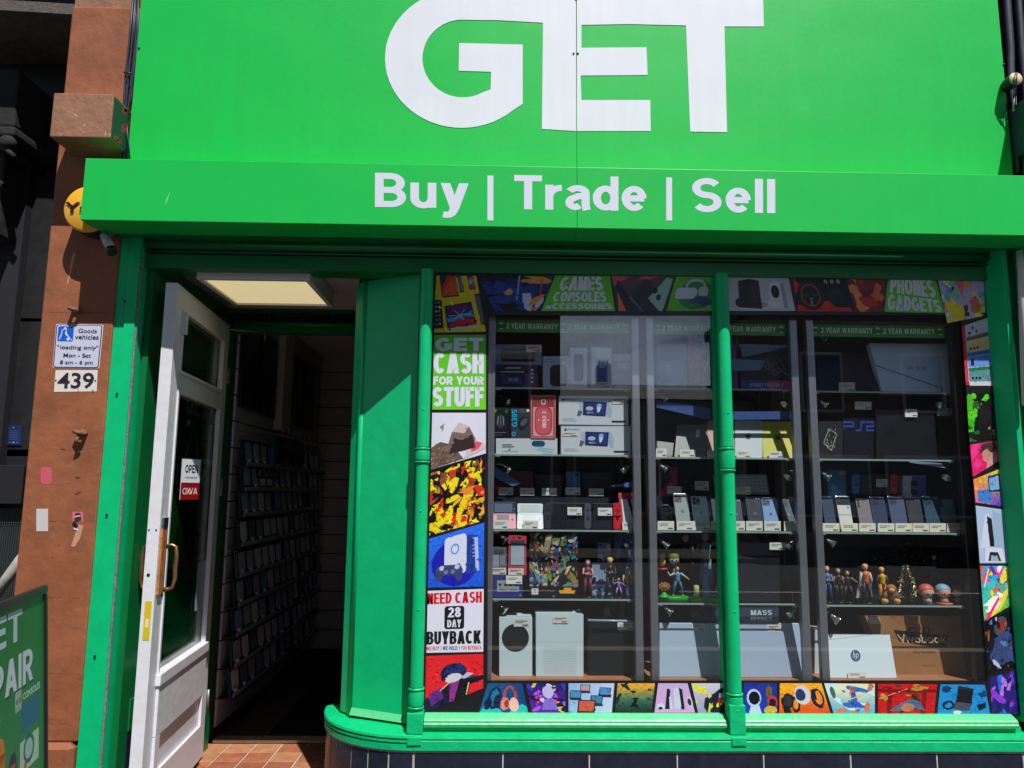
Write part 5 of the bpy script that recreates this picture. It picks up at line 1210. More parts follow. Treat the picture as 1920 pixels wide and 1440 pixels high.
# --- bottom strip
A = Art().grid(lambda u, v: mixc((18,96,140),(16,66,130),u), 4, 4).poly([(0,0),(.2,.6),(.3,.55),(.25,.3),(.5,0)],(40,190,186)).poly([(.6,0),(1,0),(1,.2),(.9,.3)],(40,190,186))
A.ell(.27,.50,.17,.38,(22,36,88)).ell(.27,.52,.10,.30,(28,120,150)).ell(.14,.30,.09,.20,(18,28,74)).ell(.36,.38,.11,.24,(24,36,90)).ell(.64,.60,.17,.32,(206,60,56)).ell(.64,.60,.11,.24,(18,80,132)).ell(.52,.30,.10,.22,(226,140,130)).ell(.72,.28,.11,.24,(236,190,172)).ell(.56,.30,.05,.14,(170,50,50))
poster('teal window poster of two pairs of headphones in the bottom strip', [(915,1281),(979,1281),(990,1336),(898,1336)], A)
A = Art().grid(lambda u, v: mixc((110,30,170),(30,30,110),v), 5, 5).blobs([(180,80,230),(60,60,190),(210,190,240),(230,70,140),(20,20,60),(220,200,60)], 36, 111, .03,.10,.6).ell(.54,.7,.15,.22,(190,180,230)).poly([(.3,.1),(.42,.45),(.66,.5),(.8,.1)],(130,110,210))
poster('purple window poster with a glowing pale shape in the bottom strip', [(985,1281),(1060,1281),(1060,1336),(998,1336)], A)
A = Art().grid(lambda u, v: mixc((140,180,226),(190,206,236),u), 4, 4)
for (cu, cv, s_, c) in ((.15,.62,.26,(70,140,190)),(.36,.84,.22,(180,150,150)),(.80,.72,.26,(80,140,200)),(.62,.44,.28,(60,130,170)),(.40,.22,.40,(206,90,70))):
    A.poly([(cu-s_/2,cv-s_*.5),(cu+s_/2,cv-s_*.55),(cu+s_*.55,cv+s_*.5),(cu-s_*.45,cv+s_*.55)],(26,28,40)).poly([(cu-s_*.42,cv-s_*.4),(cu+s_*.44,cv-s_*.44),(cu+s_*.47,cv+s_*.42),(cu-s_*.38,cv+s_*.46)],c).poly([(cu-s_/2,cv-s_*.5),(cu+s_/2,cv-s_*.55),(cu+s_*.62,cv-s_*.78),(cu-s_*.42,cv-s_*.75)],(50,52,64))
poster('light blue window poster of open laptops in the bottom strip', [(1066,1281),(1152,1281),(1147,1336),(1066,1336)], A)
A = Art().grid(lambda u, v: mixc(mixc((20,44,36),(70,120,100),v*2),(232,170,50),(v-.5)*2.2+.2*hsh(u,v)), 16, 12).poly([(.4,.2),(.48,.44),(.42,.5),(.6,.52),(.56,.3),(.66,.18)],(16,26,24)).blobs([(24,50,40),(40,70,50)], 10, 121, .04,.08)
poster('green and golden misty window poster in the bottom strip', [(1158,1281),(1228,1281),(1221,1336),(1153,1336)], A)
A = Art().grid(lambda u, v: mixc((214,160,214),(196,170,222),v), 3, 3).poly([(.26,.12),(.30,.82),(.40,.80),(.38,.12)],(24,30,44)).poly([(.38,.12),(.36,.5),(.42,.6),(.45,.12)],(196,206,226)).poly([(.50,.14),(.50,.82),(.68,.86),(.68,.12)],(196,206,228)).poly([(.68,.12),(.68,.86),(.78,.78),(.76,.12)],(24,30,44)).ell(.92,.36,.09,.2,(200,190,220)).ell(.92,.36,.05,.12,(36,40,60)).ell(.14,.2,.1,.12,(206,210,230)).ell(.14,.15,.06,.05,(40,40,60))
poster('pink window poster of slim white consoles and a headset', [(1234,1281),(1289,1281),(1303,1336),(1227,1336)], A)
A = Art().grid(lambda u, v: mixc((150,150,190),(206,204,220),v), 5, 5).poly([(0,1),(.2,.9),(.5,.6),(.1,.7)],(226,220,60)).poly([(.22,.2),(.3,.5),(.58,.66),(.78,.84),(1,.86),(1,0),(.3,.04)],(28,32,56)).poly([(.74,.66),(.98,.68),(1,.5),(.72,.52)],(176,190,210)).poly([(.66,.34),(.7,.5),(1,.52),(1,.34)],(170,30,36)).rect(.78,.36,.88,.46,(255,150,60)).blobs([(236,226,30),(220,220,60)], 10, 131, .02,.06,1).line(.36,.04,.44,.34,.05,(236,230,40))
poster('window poster of a dark car with a glowing red tail lamp', [(1296,1281),(1366,1281),(1366,1337),(1309,1337)], A)
A = Art().grid(lambda u, v: mixc((30,60,190),(24,50,150),v), 3, 3).ell(.30,.50,.22,.30,(190,200,236)).ell(.31,.50,.17,.22,(12,16,36)).poly([(.14,0),(.2,.26),(.46,.26),(.52,0)],(190,204,236)).ell(.86,.36,.16,.22,(200,50,44)).ell(.86,.34,.11,.14,(14,20,60)).ell(.76,.72,.1,.2,(120,90,40)).ell(.8,.1,.2,.14,(210,170,60))
poster('deep blue window poster with white and red round shapes beside the mullion', [(1394,1280),(1456,1281),(1457,1337),(1396,1337)], A)
A = Art().grid(lambda u, v: mixc((226,70,30),(246,176,30),v*1.3), 3, 8).ell(.18,.42,.15,.24,(26,24,28)).ell(.18,.42,.11,.18,(50,50,58)).poly([(.06,.3),(.10,.02),(.24,.02),(.22,.2)],(24,24,28)).ell(.34,.3,.09,.26,(30,28,32)).ell(.34,.3,.05,.16,(236,140,40)).ell(.50,.62,.18,.32,(206,206,214)).ell(.46,.62,.11,.20,(36,56,96)).ell(.82,.52,.14,.32,(30,36,70)).ell(.84,.52,.08,.22,(240,140,40)).rrect(.70,.46,.80,.80,.03,(24,30,50),2)
poster('orange window poster of three smart watches in the bottom strip', [(1462,1281),(1540,1281),(1557,1338),(1461,1338)], A)
A = Art().grid(lambda u, v: mixc((80,160,210),(226,226,190),v*1.1+.2*hsh(u,v)), 10, 8).blobs([(50,110,200),(200,230,240),(120,200,230),(210,120,90)], 18, 141, .03,.12,.9).poly([(.46,.2),(.5,.7),(.58,.78),(.62,.4),(.8,.2)],(60,90,190)).ell(.54,.8,.05,.1,(190,110,90)).line(.3,.4,.7,.6,.03,(230,190,90)).ell(.12,.7,.05,.2,(60,110,90))
poster('pale blue and yellow action window poster in the bottom strip', [(1545,1281),(1640,1282),(1640,1338),(1563,1338)], A)
A = Art().rect(0,0,1,1,(196,26,26)).rect(0,.72,1,.82,(120,14,20)).rect(.16,0,.24,.9,(130,16,22)).rect(.76,0,.84,.9,(130,16,22)).blobs([(60,30,24),(190,140,60),(90,60,40)], 12, 151, .04,.1).poly([(.2,.1),(.4,.34),(.56,.5),(.7,.44),(.84,.1),(.6,.24),(.46,.12)],(70,110,150)).ell(.52,.22,.12,.14,(190,120,90)).line(.02,.5,.5,.84,.015,(220,200,180))
poster('bright red window poster with a tumbling blue shape', [(1646,1282),(1757,1283),(1751,1339),(1646,1338)], A)
A = Art().rect(0,0,1,1,(26,140,210)).poly([(.34,.30),(.40,.96),(.74,.86),(.66,.26)],(34,40,52)).poly([(.38,.40),(.42,.88),(.70,.80),(.64,.36)],(20,22,30)).poly([(.24,.22),(.34,.42),(.66,.34),(.62,.1),(.4,.12)],(70,76,90)).ell(.20,.3,.12,.16,(30,34,50)).ell(.20,.3,.07,.09,(26,140,210)).ell(.14,.84,.1,.12,(24,60,100)).poly([(.76,.3),(.96,.4),(.94,.2),(.8,.1)],(24,30,44)).poly([(.82,.7),(.98,.8),(1,.6),(.86,.55)],(24,60,110)).ell(.38,.06,.08,.06,(206,210,226))
poster('cyan window poster of a laptop and gadgets at the bottom right', [(1763,1283),(1846,1284),(1856,1338),(1757,1339)], A)

# =================================================================== DISPLAY CABINETS
CF = 2.935                                  # front of the cabinets
SHD = .30                                   # shelf depth
cabs = [
 dict(x0=917, x1=1196, fr='alu', shelf=(727,852,993,1122), px=1050, label='left glass display cabinet with aluminium frame behind the shop window', head=(925,1188)),
 dict(x0=1222, x1=1502, fr='alu', shelf=(728,857,995,1130), px=1300, label='middle glass display cabinet behind the shop window, crossed by the mullion', head=(1228,1494)),
 dict(x0=1532, x1=1812, fr='dark', shelf=(734,861,998,1134), px=1650, label='right glass display cabinet with a black outer frame behind the shop window', head=(1528,1786)),
]
ZCB = Z(1273, 2.96); ZCT = Z(592, CF)
for k, c in enumerate(cabs):
    x0, x1 = X(c['x0'], 930, CF), X(c['x1'], 930, CF)
    t = thing('display_cabinet', ((x0+x1)/2, CF+.2, ZCB), c['label'], 'display cabinet', 'glass display cabinets in the window'); c['t'] = t
    c['X0'], c['X1'] = x0, x1; yb = CF+.42
    ma = M_ALU; mr = M_ALU if c['fr'] == 'alu' else M_DALU
    w = .030
    for (xa, m_) in ((x0-w*.4, M_ALU), (x1-w*.55, mr)):
        MB().box(xa, xa+w, CF, CF+.030, ZCB-.01, ZCT).build('frame_post', m_, t, bevel=.003)
        MB().box(xa, xa+w, yb-.02, yb, ZCB, ZCT-.002).build('frame_post', M_DALU, t, bevel=.002)
    MB().box(x0+w*.6+.001, x1-w*.55-.001, CF+.002, CF+.028, ZCT-.012, ZCT-.001).build('frame_rail', M_DALU if k else M_DALU, t, bevel=.002)
    MB().box(x0+w*.6+.001, x1-w*.55-.001, CF-.001, CF+.03, ZCB-.026, ZCB-.006).build('frame_rail', M_ALU, t, bevel=.002)
    MB().box(x0-.01, x1+.01, CF+.031, yb, ZCB-.03, ZCB).build('base_board', mat('orange_wood_base', (.42,.17,.075), .5, noise=.2), t)
    MB().box(x0+w*.7, x1-w*.6, yb+.001, yb+.006, ZCB, ZCT).build('dark_backing', mat('cabinet_backing_black', (.016,.019,.026), .35), t)  # black sheet for the dim shop seen through the glass back
    # header
    za, zb_ = Z(623, CF+.03), Z(600, CF+.03)
    xa, xb = x0+w*.6+.003, x1-w*.55-.003
    MB().box(xa, xb, CF+.032, CF+.036, za, zb_).build('header_strip', plain((56,160,58), .4), t)
    Qh = bil(Vector((xa, CF+.0315, za)), Vector((xb, CF+.0315, za)), Vector((xb, CF+.0315, zb_)), Vector((xa, CF+.0315, zb_)))
    A = Art(); g_ = (120,170,130)
    for q, u in enumerate((.035, .50, .965)):
        A.ell(u,.5,.022,.30,(190,224,196),14).line(u-.018,.42,u+.018,.62,.09,(44,120,50)).line(u-.018,.30,u+.018,.50,.06,(44,120,50))
    for u in (.075, .54): A.word('2 YEAR WARRANTY', u, .28, u+.385, .72, (236,244,238), wv=.22, wh=.18, gap=.16)
    A.build(Qh, t)
    # shelves
    c['z'] = []
    for sy in c['shelf']:
        z = Z(sy, CF+.04, c['px']); c['z'].append(z)
        s_ = MB().box(x0+w*.65, x1-w*.6, CF+.036, yb-.03, z-.007, z-.0005).build('glass_shelf', M_SHELFG, t)
        MB().box(x0+w*.65, x1-w*.6, CF+.033, CF+.0355, z-.0072, z-.0003).build('polished_edge', M_EDGEG, s_)
        for xq in (x0+w*.7, x1-w*.6-.022):
            MB().box(xq, xq+.022, CF+.034, CF+.046, z-.013, z-.0075).build('shelf_clip', M_STEEL, s_, bevel=.002)
    c['z'].append(ZCB+.0006)
    # sliding glass doors, low sheen
    MB().box(x0+w*.62, x1-w*.57, CF+.010, CF+.014, ZCB-.005, ZCT-.023).build('glass_door', M_CGLASS, t)
for (ci, lst) in ((0, ((950,752,1),(1174,752,-1),(950,880,1),(1172,880,-1),(945,1012,1),(1178,1020,-1),(944,1142,1))), (1, ((1246,747,1),(1474,756,-1),(1246,878,1),(1480,892,-1),(1249,1022,1),(1482,1022,-1),(1255,1146,1),(1484,1150,-1))), (2, ((1545,634,1),(1546,757,1),(1765,758,-1),(1551,893,1),(1777,893,-1),(1559,1018,1),(1567,1160,1)))):
    c = cabs[ci]
    for (px, py, s_) in lst:
        p = at(px, py, CF+.075)
        ax = Vector((s_*.75, -.25, -.62)).normalized()
        l_ = MB().lathe(p, [(.004,-.024),(.008,-.022),(.009,-.010),(.014,0),(.019,.010),(.0195,.012),(.0165,.010),(.008,-.002),(0,-.004)], axis=ax, n=16).build('spot_lamp', M_LENS, c['t'])
        e_ = c['X0']+.02 if s_ > 0 else c['X1']-.02
        MB().tube([p-ax*.022, p-ax*.034+Vector((0,0,.002)), Vector((e_, p.y+.004, p.z+.018)), Vector((e_, p.y+.004, p.z+.075))], .0018, 5).build('lamp_wire', plain((120,120,124), .4, 60), l_)

def card_art(seed):
    r = random.Random(seed); A = Art().line(.12,.70,.12+r.uniform(.5,.72),.70,.06,(110,112,120)).line(.12,.54,.12+r.uniform(.3,.6),.54,.05,(130,132,140)).line(.62,.2,.92,.2,.12,(84,86,96))
    return A
NCARD = [0]
def card(x0, y0, x1, y1, D, label, lean=.006, skew=0, col_=(206,206,196), zs=None, group='white price cards'):
    NCARD[0] += 1
    slab('price_card', label, 'price card', [(x0+skew,y1),(x1+skew,y1),(x1,y0),(x0,y0)], D, plain(col_, .6), th=.0012, zs=zs, D1=D+lean, art=card_art(NCARD[0]), group=group, body='card')

# =================================================================== GOODS
C1, C2, C3 = [c['z'] for c in cabs]
DG = 2.995
def sticker(A, u, v, w, h):
    A.rect(u, v, u+w, v+h, (218,212,204)).line(u+w*.1, v+h*.72, u+w*.85, v+h*.72, h*.12, (110,70,60)).line(u+w*.1, v+h*.52, u+w*.6, v+h*.52, h*.10, (120,110,110)).line(u+w*.55, v+h*.2, u+w*.9, v+h*.2, h*.16, (90,80,84)); return A
# ---- cabinet 1, top shelf
z = C1[0]
o, Q = slab('clock_radio_box', 'dark blue box picturing a clock radio, left on the top shelf of the left cabinet', 'box', ((923,684),(1008,727)), DG, (38,34,66), th=.10, zs=z,
  art=Art().rect(0,0,1,1,(44,40,74)).rect(.68,0,1,.6,(96,70,110)).rect(.16,.12,.72,.70,(24,28,60)).rect(.18,.66,.70,.72,(190,180,150)).rrect(.20,.16,.68,.48,.03,(40,64,130),2).text('06:30',.36,.28,.56,.42,(190,210,235)).line(.3,.86,.62,.86,.05,(200,200,220)).ell(.88,.78,.03,.05,(220,220,230)).ell(.88,.62,.03,.05,(220,220,230)).ell(.88,.44,.03,.05,(220,220,230)).ell(.88,.26,.03,.05,(220,220,230)).blobs([(150,60,90)], 2, 3, .03,.06))
zt2 = Z(684, DG, 965)
slab('speaker_box', 'grey blue box picturing a beige speaker, lying on the clock radio box', 'box', ((923,646),(1016,684)), DG, (120,134,160), th=.10, zs=zt2+.001,
  art=Art().rect(0,0,1,1,(120,136,164)).rrect(.17,.14,.86,.80,.09,(106,94,90),2.2).rrect(.17,.14,.86,.30,.05,(60,58,66),2.2).rect(.04,.78,.07,.9,(24,30,60)).text('speaker',.30,.46,.44,.54,(140,124,110)) if False else sticker(Art().rect(0,0,1,1,(120,136,164)).rrect(.17,.14,.86,.80,.09,(112,100,92),2.2).rrect(.17,.14,.86,.28,.05,(60,58,66),2.2).rect(.04,.78,.07,.9,(24,30,60)), .68, .62, .31, .34))
slab('speaker_box', 'white box picturing a round black speaker with a yellow ring', 'box', ((1018,668),(1068,727)), DG, (186,200,220), th=.08, zs=z,
  art=Art().rect(0,0,1,1,(176,194,220)).rrect(.26,.06,.92,.72,.14,(14,16,24),1).ell(.60,.66,.26,.08,(28,32,44)).line(.66,.72,.72,.92,.03,(24,28,40)).line(.72,.92,.84,.82,.03,(24,28,40)).ell(.87,.79,.07,.05,(220,200,40)).ell(.87,.79,.03,.02,(60,60,30)).text('CinemaSound',.06,.80,.56,.85,(60,80,110)).line(.08,.9,.4,.9,.015,(90,110,140)).blobs([(80,96,120)],0,1))
slab('speaker_box', 'tall white box picturing a navy cylindrical speaker', 'box', ((1069,652),(1101,727)), DG, (190,202,222), th=.06, zs=z,
  art=Art().rect(0,0,1,1,(186,200,222)).rrect(.2,.18,.78,.82,.16,(24,40,84),.5).ell(.49,.82,.27,.03,(50,70,120)).line(.2,.08,.8,.08,.02,(140,150,170)))
slab('bottle_box', 'tall white box with a clear front showing a blue bottle', 'box', ((1109,651),(1147,727)), DG, (190,200,216), th=.06, zs=z,
  art=sticker(Art().rect(0,0,1,1,(188,200,218)).rect(.16,.14,.84,.72,(150,170,200)).rrect(.28,.14,.76,.56,.08,(30,70,150),.6).rrect(.36,.5,.68,.7,.06,(120,170,220),.6).rect(.2,.74,.9,.94,(212,216,226)), .26,.02,.66,.14))
slab('lamp_box', 'pale box with a dark grey front panel beside the blue bottle box', 'box', ((1149,664),(1187,727)), DG, (150,166,186), th=.07, zs=z,
  art=Art().rect(0,0,1,1,(160,176,196)).rect(0,0,1,.80,(66,84,106)).rect(.22,.58,.92,.76,(160,168,170)).ell(.5,.05,.42,.07,(160,176,190)).poly([(.1,.84),(.9,.84),(.8,.98),(.25,.98)],(180,190,206)))
# ---- cabinet 1, second shelf
z = C1[1]
slab('toothbrush_box', 'long flat white box picturing a blue toothbrush case', 'box', ((930,822),(1045,852)), DG, (200,206,212), th=.10, zs=z,
  art=Art().rect(0,0,1,1,(206,212,216)).rrect(.58,.48,.80,.86,.05,(22,84,120),4,).line(.66,.30,.92,.16,.06,(130,190,220)).line(.70,.42,.94,.30,.06,(150,200,226)).line(.76,.10,.92,.08,.05,(170,210,226)).line(.10,.60,.26,.60,.05,(90,96,110)).line(.10,.48,.30,.48,.05,(120,126,140)).poly([(.2,.34),(.24,.34),(.22,.26)],(40,40,50)).line(.1,.2,.36,.2,.03,(150,156,166)))
zt2 = Z(822, DG, 980)+.001
slab('mouse_box', 'black box with green corners picturing a glowing mouse', 'box', ((923,766),(956,821)), DG, (14,16,20), th=.06, zs=zt2,
  art=Art().rect(0,0,1,1,(16,18,22)).ell(.12,.92,.12,.07,(50,190,60)).poly([(.7,.92),(.92,.96),(.8,.82)],(30,140,50)).ell(.48,.55,.26,.24,(50,54,60)).line(.30,.45,.34,.74,.04,(150,160,170)).line(.64,.45,.62,.74,.04,(150,160,170)).line(.48,.4,.48,.76,.03,(120,130,140)).line(.1,.18,.8,.18,.02,(120,120,120)).line(.1,.1,.6,.1,.02,(90,90,90)))
A = Art().rect(0,0,1,1,(52,60,72)).ell(.62,.5,.3,.22,(28,32,42),20,.5).ell(.66,.54,.2,.10,(84,92,108),20,.5).ell(.86,.93,.07,.05,(230,230,235)).rect(.42,.85,.74,.96,(80,86,90))
T = Art(); T.word('G305', 0,0,1,1,(20,170,214))
for it in T.items: A.items.append(('pt', [(.04+.28*(1-y), .38+.58*x) for x, y in it[1]], it[2]))
A.ell(.14,.14,.10,.08,(20,170,214)).ell(.14,.14,.05,.04,(52,60,72))
slab('mouse_box', 'grey mouse box with big cyan characters running up its left edge', 'box', ((958,766),(995,821)), DG, (48,56,68), th=.06, zs=zt2, art=A)
A = Art().rect(0,0,1,1,(206,110,110)).rect(.06,.04,.94,.96,(150,60,66)).rect(.10,.05,.90,.72,(226,170,176)).rrect(.16,.06,.86,.76,.30,(196,70,84),.55).rrect(.22,.10,.80,.70,.25,(216,96,106),.55).rect(.42,.78,.60,.90,(210,180,180)).rect(.46,.82,.56,.88,(80,40,50))
T = Art(); T.word('HIBOLD', 0,0,1,1,(240,226,230))
for it in T.items: A.items.append(('pt', [(.62-.16*y, .24+.28*x) for x, y in it[1]], it[2]))
A.line(.46,.58,.5,.62,.04,(240,226,230)).line(.56,.62,.60,.58,.04,(240,226,230)).ell(.32,.42,.03,.02,(240,210,214)).ell(.70,.42,.03,.02,(240,210,214))
slab('massager_box', 'open pink box holding a pink oval device', 'box', ((995,741),(1042,821)), DG-.004, (206,110,110), th=.07, zs=zt2, art=A)
def portal(lab, q, zs, st):
    A = Art().rect(0,0,1,1,(206,212,218)).rect(0,.96,1,1,(60,90,150)).poly([(.33,.28),(.28,.7),(.32,.78),(.36,.76),(.36,.44)],(180,190,206)).poly([(.66,.44),(.66,.78),(.72,.76),(.77,.5),(.74,.2),(.70,.30)],(176,186,204)).poly([(.28,.5),(.26,.3),(.30,.28),(.34,.44)],(90,100,120))
    A.poly([(.345,.32),(.35,.78),(.69,.76),(.67,.28)],(20,40,96)).grid(lambda u, v: mixc((14,26,72),(34,80,170),u), 4, 4, (.37,.35,.65,.72)).ell(.44,.55,.055,.07,(190,196,214)).text('astro',.40,.38,.49,.44,(220,224,240)).ell(.57,.56,.025,.14,(206,214,236)).line(.56,.42,.60,.60,.025,(226,230,244)).ell(.58,.66,.035,.05,(150,190,240))
    A.text('PlayStation',.10,.82,.26,.89,(90,100,120)).ell(.065,.85,.018,.035,(60,70,100)).line(.76,.12,.97,.12,.05,(24,28,40)).line(.05,.2,.22,.2,.012,(150,156,166)).line(.05,.14,.26,.14,.012,(150,156,166))
    if st: sticker(A, *st)
    slab('console_box', lab, 'box', q, DG, (206,212,218), th=.07, zs=zs, art=A)
portal('white handheld console box, lower of the two stacked in the left cabinet', ((1052,797),(1182,852)), z, (.02,.62,.22,.14))
portal('white handheld console box, upper of the two stacked in the left cabinet', ((1048,741),(1178,796)), Z(797,DG,1115)+.001, (.76,.70,.22,.2))
# ---- cabinet 1, third shelf: handheld games in front, cases on a riser behind
z = C1[2]; zr = Z(930, 3.1, 1050)
MB().box(X(925,930,3.1), X(1190,930,3.1), 3.09, 3.26, z+.0005, zr).build('display_riser', mat('clear_riser', (.03,.035,.045), .15), label='low dark riser at the back of the third shelf of the left cabinet', cat='display riser')
slab('game_box', 'dark red box standing behind the pink clamshell console', 'box', ((927,884),(1000,929)), 3.13, (88,16,20), th=.03, zs=zr+.0005, art=Art().rect(0,0,1,1,(84,18,22)).poly([(0,0),(.3,0),(0,.5)],(210,30,36)))
slab('game_box', 'black box on the riser, second from the left in the left cabinet', 'box', ((1004,890),(1056,929)), 3.13, (20,22,30), th=.03, zs=zr+.0005, art=Art().rect(0,0,1,1,(18,20,28)).ell(.6,.3,.2,.2,(40,50,90)))
slab('handset', 'blue phone standing on the riser at the back of the left cabinet', 'phone', ((1061,884),(1088,929)), 3.13, (50,98,160), th=.009, zs=zr+.0005, rc=.006, art=Art().rect(.04,.05,.96,.97,(52,104,168)).rrect(.6,.8,.9,.94,.06,(26,40,60),.5))
slab('game_box', 'dark tablet box on the riser right of the blue phone', 'box', ((1092,886),(1150,929)), 3.14, (24,24,30), th=.03, zs=zr+.0005, art=Art().rect(0,0,1,1,(24,24,30)).line(.0,.8,.9,.74,.03,(90,80,70)))
slab('display_strip', 'curled blue grey card strip hanging over the red box', 'card strip', [(924,893),(962,912),(977,906),(926,873)], 3.06, (84,104,160), th=.001)
slab('display_strip', 'short blue grey card strip near the top right of the third shelf', 'card strip', [(1146,912),(1188,914),(1190,902),(1150,910)], 3.06, (70,110,170), th=.001)
for k, (a, b, c_, d_) in enumerate(((935,914,962,928),(975,915,1002,929),(1016,915,1044,929),(1060,914,1088,928),(1104,916,1132,930))):
    card(a, b, c_, d_, 3.085, 'price card propped on the riser of the left cabinet, %s from the left' % ['first','second','third','fourth','fifth'][k], group='price cards on the riser of the left cabinet')
def clam(lab, x0, x1, yt, ym, yb, cu, cl, scr, acc):
    t = thing('clamshell_console', Vector(((X(x0,yb,DG)+X(x1,yb,DG))/2, DG+.03, z)), lab, 'game console')
    zm = Z(ym, DG+.035, x0)
    slab('upper_half', None, None, [(x0,ym),(x1,ym),(x1,yt),(x0,yt)], DG+.035, cu, th=.01, rc=.006, art=Art().rect(.12,.12,.86,.86,scr).ell(.94,.4,.02,.03,(220,220,230)), parent=t, D1=DG+.045)
    slab('lower_half', None, None, [(x0-1,yb),(x1+1,yb),(x1,ym),(x0,ym)], DG, cl, th=.012, zs=z+.0005, rc=.006, D1=DG+.034, art=Art().rect(.22,.52,.72,.90,acc).line(.80,.62,.92,.62,.05,acc).line(.86,.52,.86,.72,.03,acc).line(.02,.96,.98,.96,.04,mixc(cl,(255,255,255),.3)), parent=t)
clam('pink clamshell handheld console standing open at the left cabinet side', 922, 967, 941, 963, 991, (40,40,58), (214,130,150), (92,104,130), (60,50,66))
clam('white clamshell handheld console standing open beside the pink one', 970, 1018, 944, 962, 991, (214,220,222), (214,220,222), (196,206,208), (190,198,200))
card(925, 975, 953, 992, DG-.006, 'price card in front of the pink clamshell console', zs=z+.0005, group='cards before clamshells'); card(981, 976, 1009, 993, DG-.006, 'price card in front of the white clamshell console', zs=z+.0005, group='cards before clamshells')
def joy(A, u0, u1, v0, v1, c):
    A.rrect(u0,v0,u1,v1,(u1-u0)*.45,c,(1.2)); cu = (u0+u1)/2; h = v1-v0
    A.ell(cu, v0+h*.42, (u1-u0)*.22, h*.09, mixc(c,(0,0,0),.6)); 
    for q in ((0,.78),(0,.64),(-.2,.71),(.2,.71)): A.ell(cu+q[0]*(u1-u0), v0+h*q[1], (u1-u0)*.10, h*.035, mixc(c,(0,0,0),.6), 10)
    return A
A = Art().rect(.14,.06,.85,.94,(22,25,34)); joy(A,.0,.13,.02,.98,(50,54,62)); joy(A,.86,1,.02,.98,(74,78,88))
slab('handheld_console', 'black handheld console with grey side controllers', 'game console', ((1021,943),(1108,988)), DG+.01, (18,20,26), th=.012, zs=z+.0005, D1=DG+.02, rc=.008, art=A)
slab('tablet_console', 'black tablet console without its left controller in the left cabinet', 'game console', ((1112,944),(1152,988)), DG+.012, (20,22,30), th=.010, zs=z+.0005, D1=DG+.022, art=Art().rect(.03,.05,.97,.95,(24,27,38)))
slab('controller', 'bright red side controller beside the black tablet console', 'game controller', ((1150,943),(1165,985)), DG, (214,30,44), th=.014, zs=z+.0005, rc=.009, art=joy(Art(), .05,.95,.04,.96,(226,40,54)))
slab('handheld_console', 'red framed handheld console with a glaring white screen', 'game console', [(1166,985),(1196,985),(1190,923),(1159,925)], DG-.01, (176,60,66), th=.014, zs=z+.0005, D1=DG+.02, rc=.006, art=Art().rect(.14,.14,.88,.82,(216,224,230)).poly([(.5,.82),(.72,.82),(.88,.3),(.88,.14),(.8,.14)],(34,40,52)).ell(.5,.91,.08,.03,(110,30,36)))  # white screen with a dark wedge across it
card(1064, 951, 1091, 966, DG+.004, 'price card on the black handheld console with grey controllers', group='cards on handhelds'); card(1121, 952, 1148, 967, DG+.004, 'price card on the black tablet console of the left cabinet', group='cards on handhelds'); card(1167, 979, 1192, 993, DG-.02, 'price card in front of the red framed handheld console', zs=z+.0005, group='cards on handhelds')
# ---- cabinet 1, fourth shelf
z = C1[3]
slab('console_cube', 'indigo cube shaped games console with four black ports', 'game console', ((924,1079),(980,1122)), DG, (40,44,120), th=.14, zs=z, rc=.004,
  art=Art().rect(.14,.26,.88,.78,(150,156,166)).ell(.24,.58,.045,.065,(16,18,26)).ell(.42,.58,.045,.065,(16,18,26)).ell(.60,.58,.045,.065,(16,18,26)).ell(.78,.58,.045,.065,(16,18,26)).line(.2,.36,.5,.36,.025,(80,84,100)).line(.56,.36,.84,.36,.025,(80,84,100)).rect(.88,.06,.95,.14,(110,120,170)))
card(949, 1079, 979, 1095, DG-.006, 'price card on the front of the indigo games console')
zt2 = Z(1079, DG, 952)+.001
slab('handset', 'grey phone box standing on the indigo console', 'box', ((921,1026),(950,1077)), DG+.006, (100,104,112), th=.03, zs=zt2, art=sticker(Art().rect(0,0,1,1,(96,100,110)).rect(.1,.3,.5,.72,(150,156,164)).rect(.56,.36,.9,.7,(130,134,144)).rect(.2,.76,.8,.92,(70,74,84)), .02, .02, .94, .24))
slab('handset', 'red slider phone with a pale screen standing on the indigo console', 'phone', ((953,1004),(987,1078)), DG, (196,60,70), th=.014, zs=zt2, rc=.007, D1=DG+.01, art=sticker(Art().rect(.1,.24,.9,.88,(60,66,78)).rect(.14,.26,.88,.76,(160,176,190)).ell(.3,.94,.05,.02,(30,20,24)).ell(.62,.95,.09,.025,(90,30,36)), .0, .01, .84, .16))
A = Art().rect(0,0,1,1,(10,11,16)).blobs([(150,136,50),(30,70,140),(140,40,40),(60,130,120),(90,104,50),(160,146,120),(30,34,44)], 40, 201, .04,.10,.5).blobs([(196,180,60),(40,90,180),(180,50,50),(70,160,150),(110,130,60),(214,196,160),(60,50,60),(150,190,200),(200,120,60),(20,24,34)], 170, 203, .012,.04,.6).rect(0,0,1,.16,(10,11,16)).blobs([(120,150,60),(60,90,60),(170,60,50),(150,120,160)], 12, 202, .02,.05)
A.rect(.04,.03,.18,.13,(206,206,206)).text('T',.08,.05,.14,.11,(20,20,20)).poly([(.62,.05),(.92,.05),(.94,.10),(.86,.10),(.86,.14),(.70,.14),(.70,.10),(.60,.10)],(236,170,50))
slab('game_box', 'large black box covered with a crowd of colourful painted shapes', 'box', ((993,999),(1084,1121)), DG+.03, (10,11,16), th=.06, zs=z, art=A)
slab('figure_box', 'narrow dark box with pale blue print standing behind the toy figures', 'box', ((1121,1018),(1145,1060)), 3.1, (60,80,110), th=.03, art=Art().rect(0,0,1,1,(96,116,146)).blobs([(30,44,70),(170,190,210)], 14, 7, .06,.16))
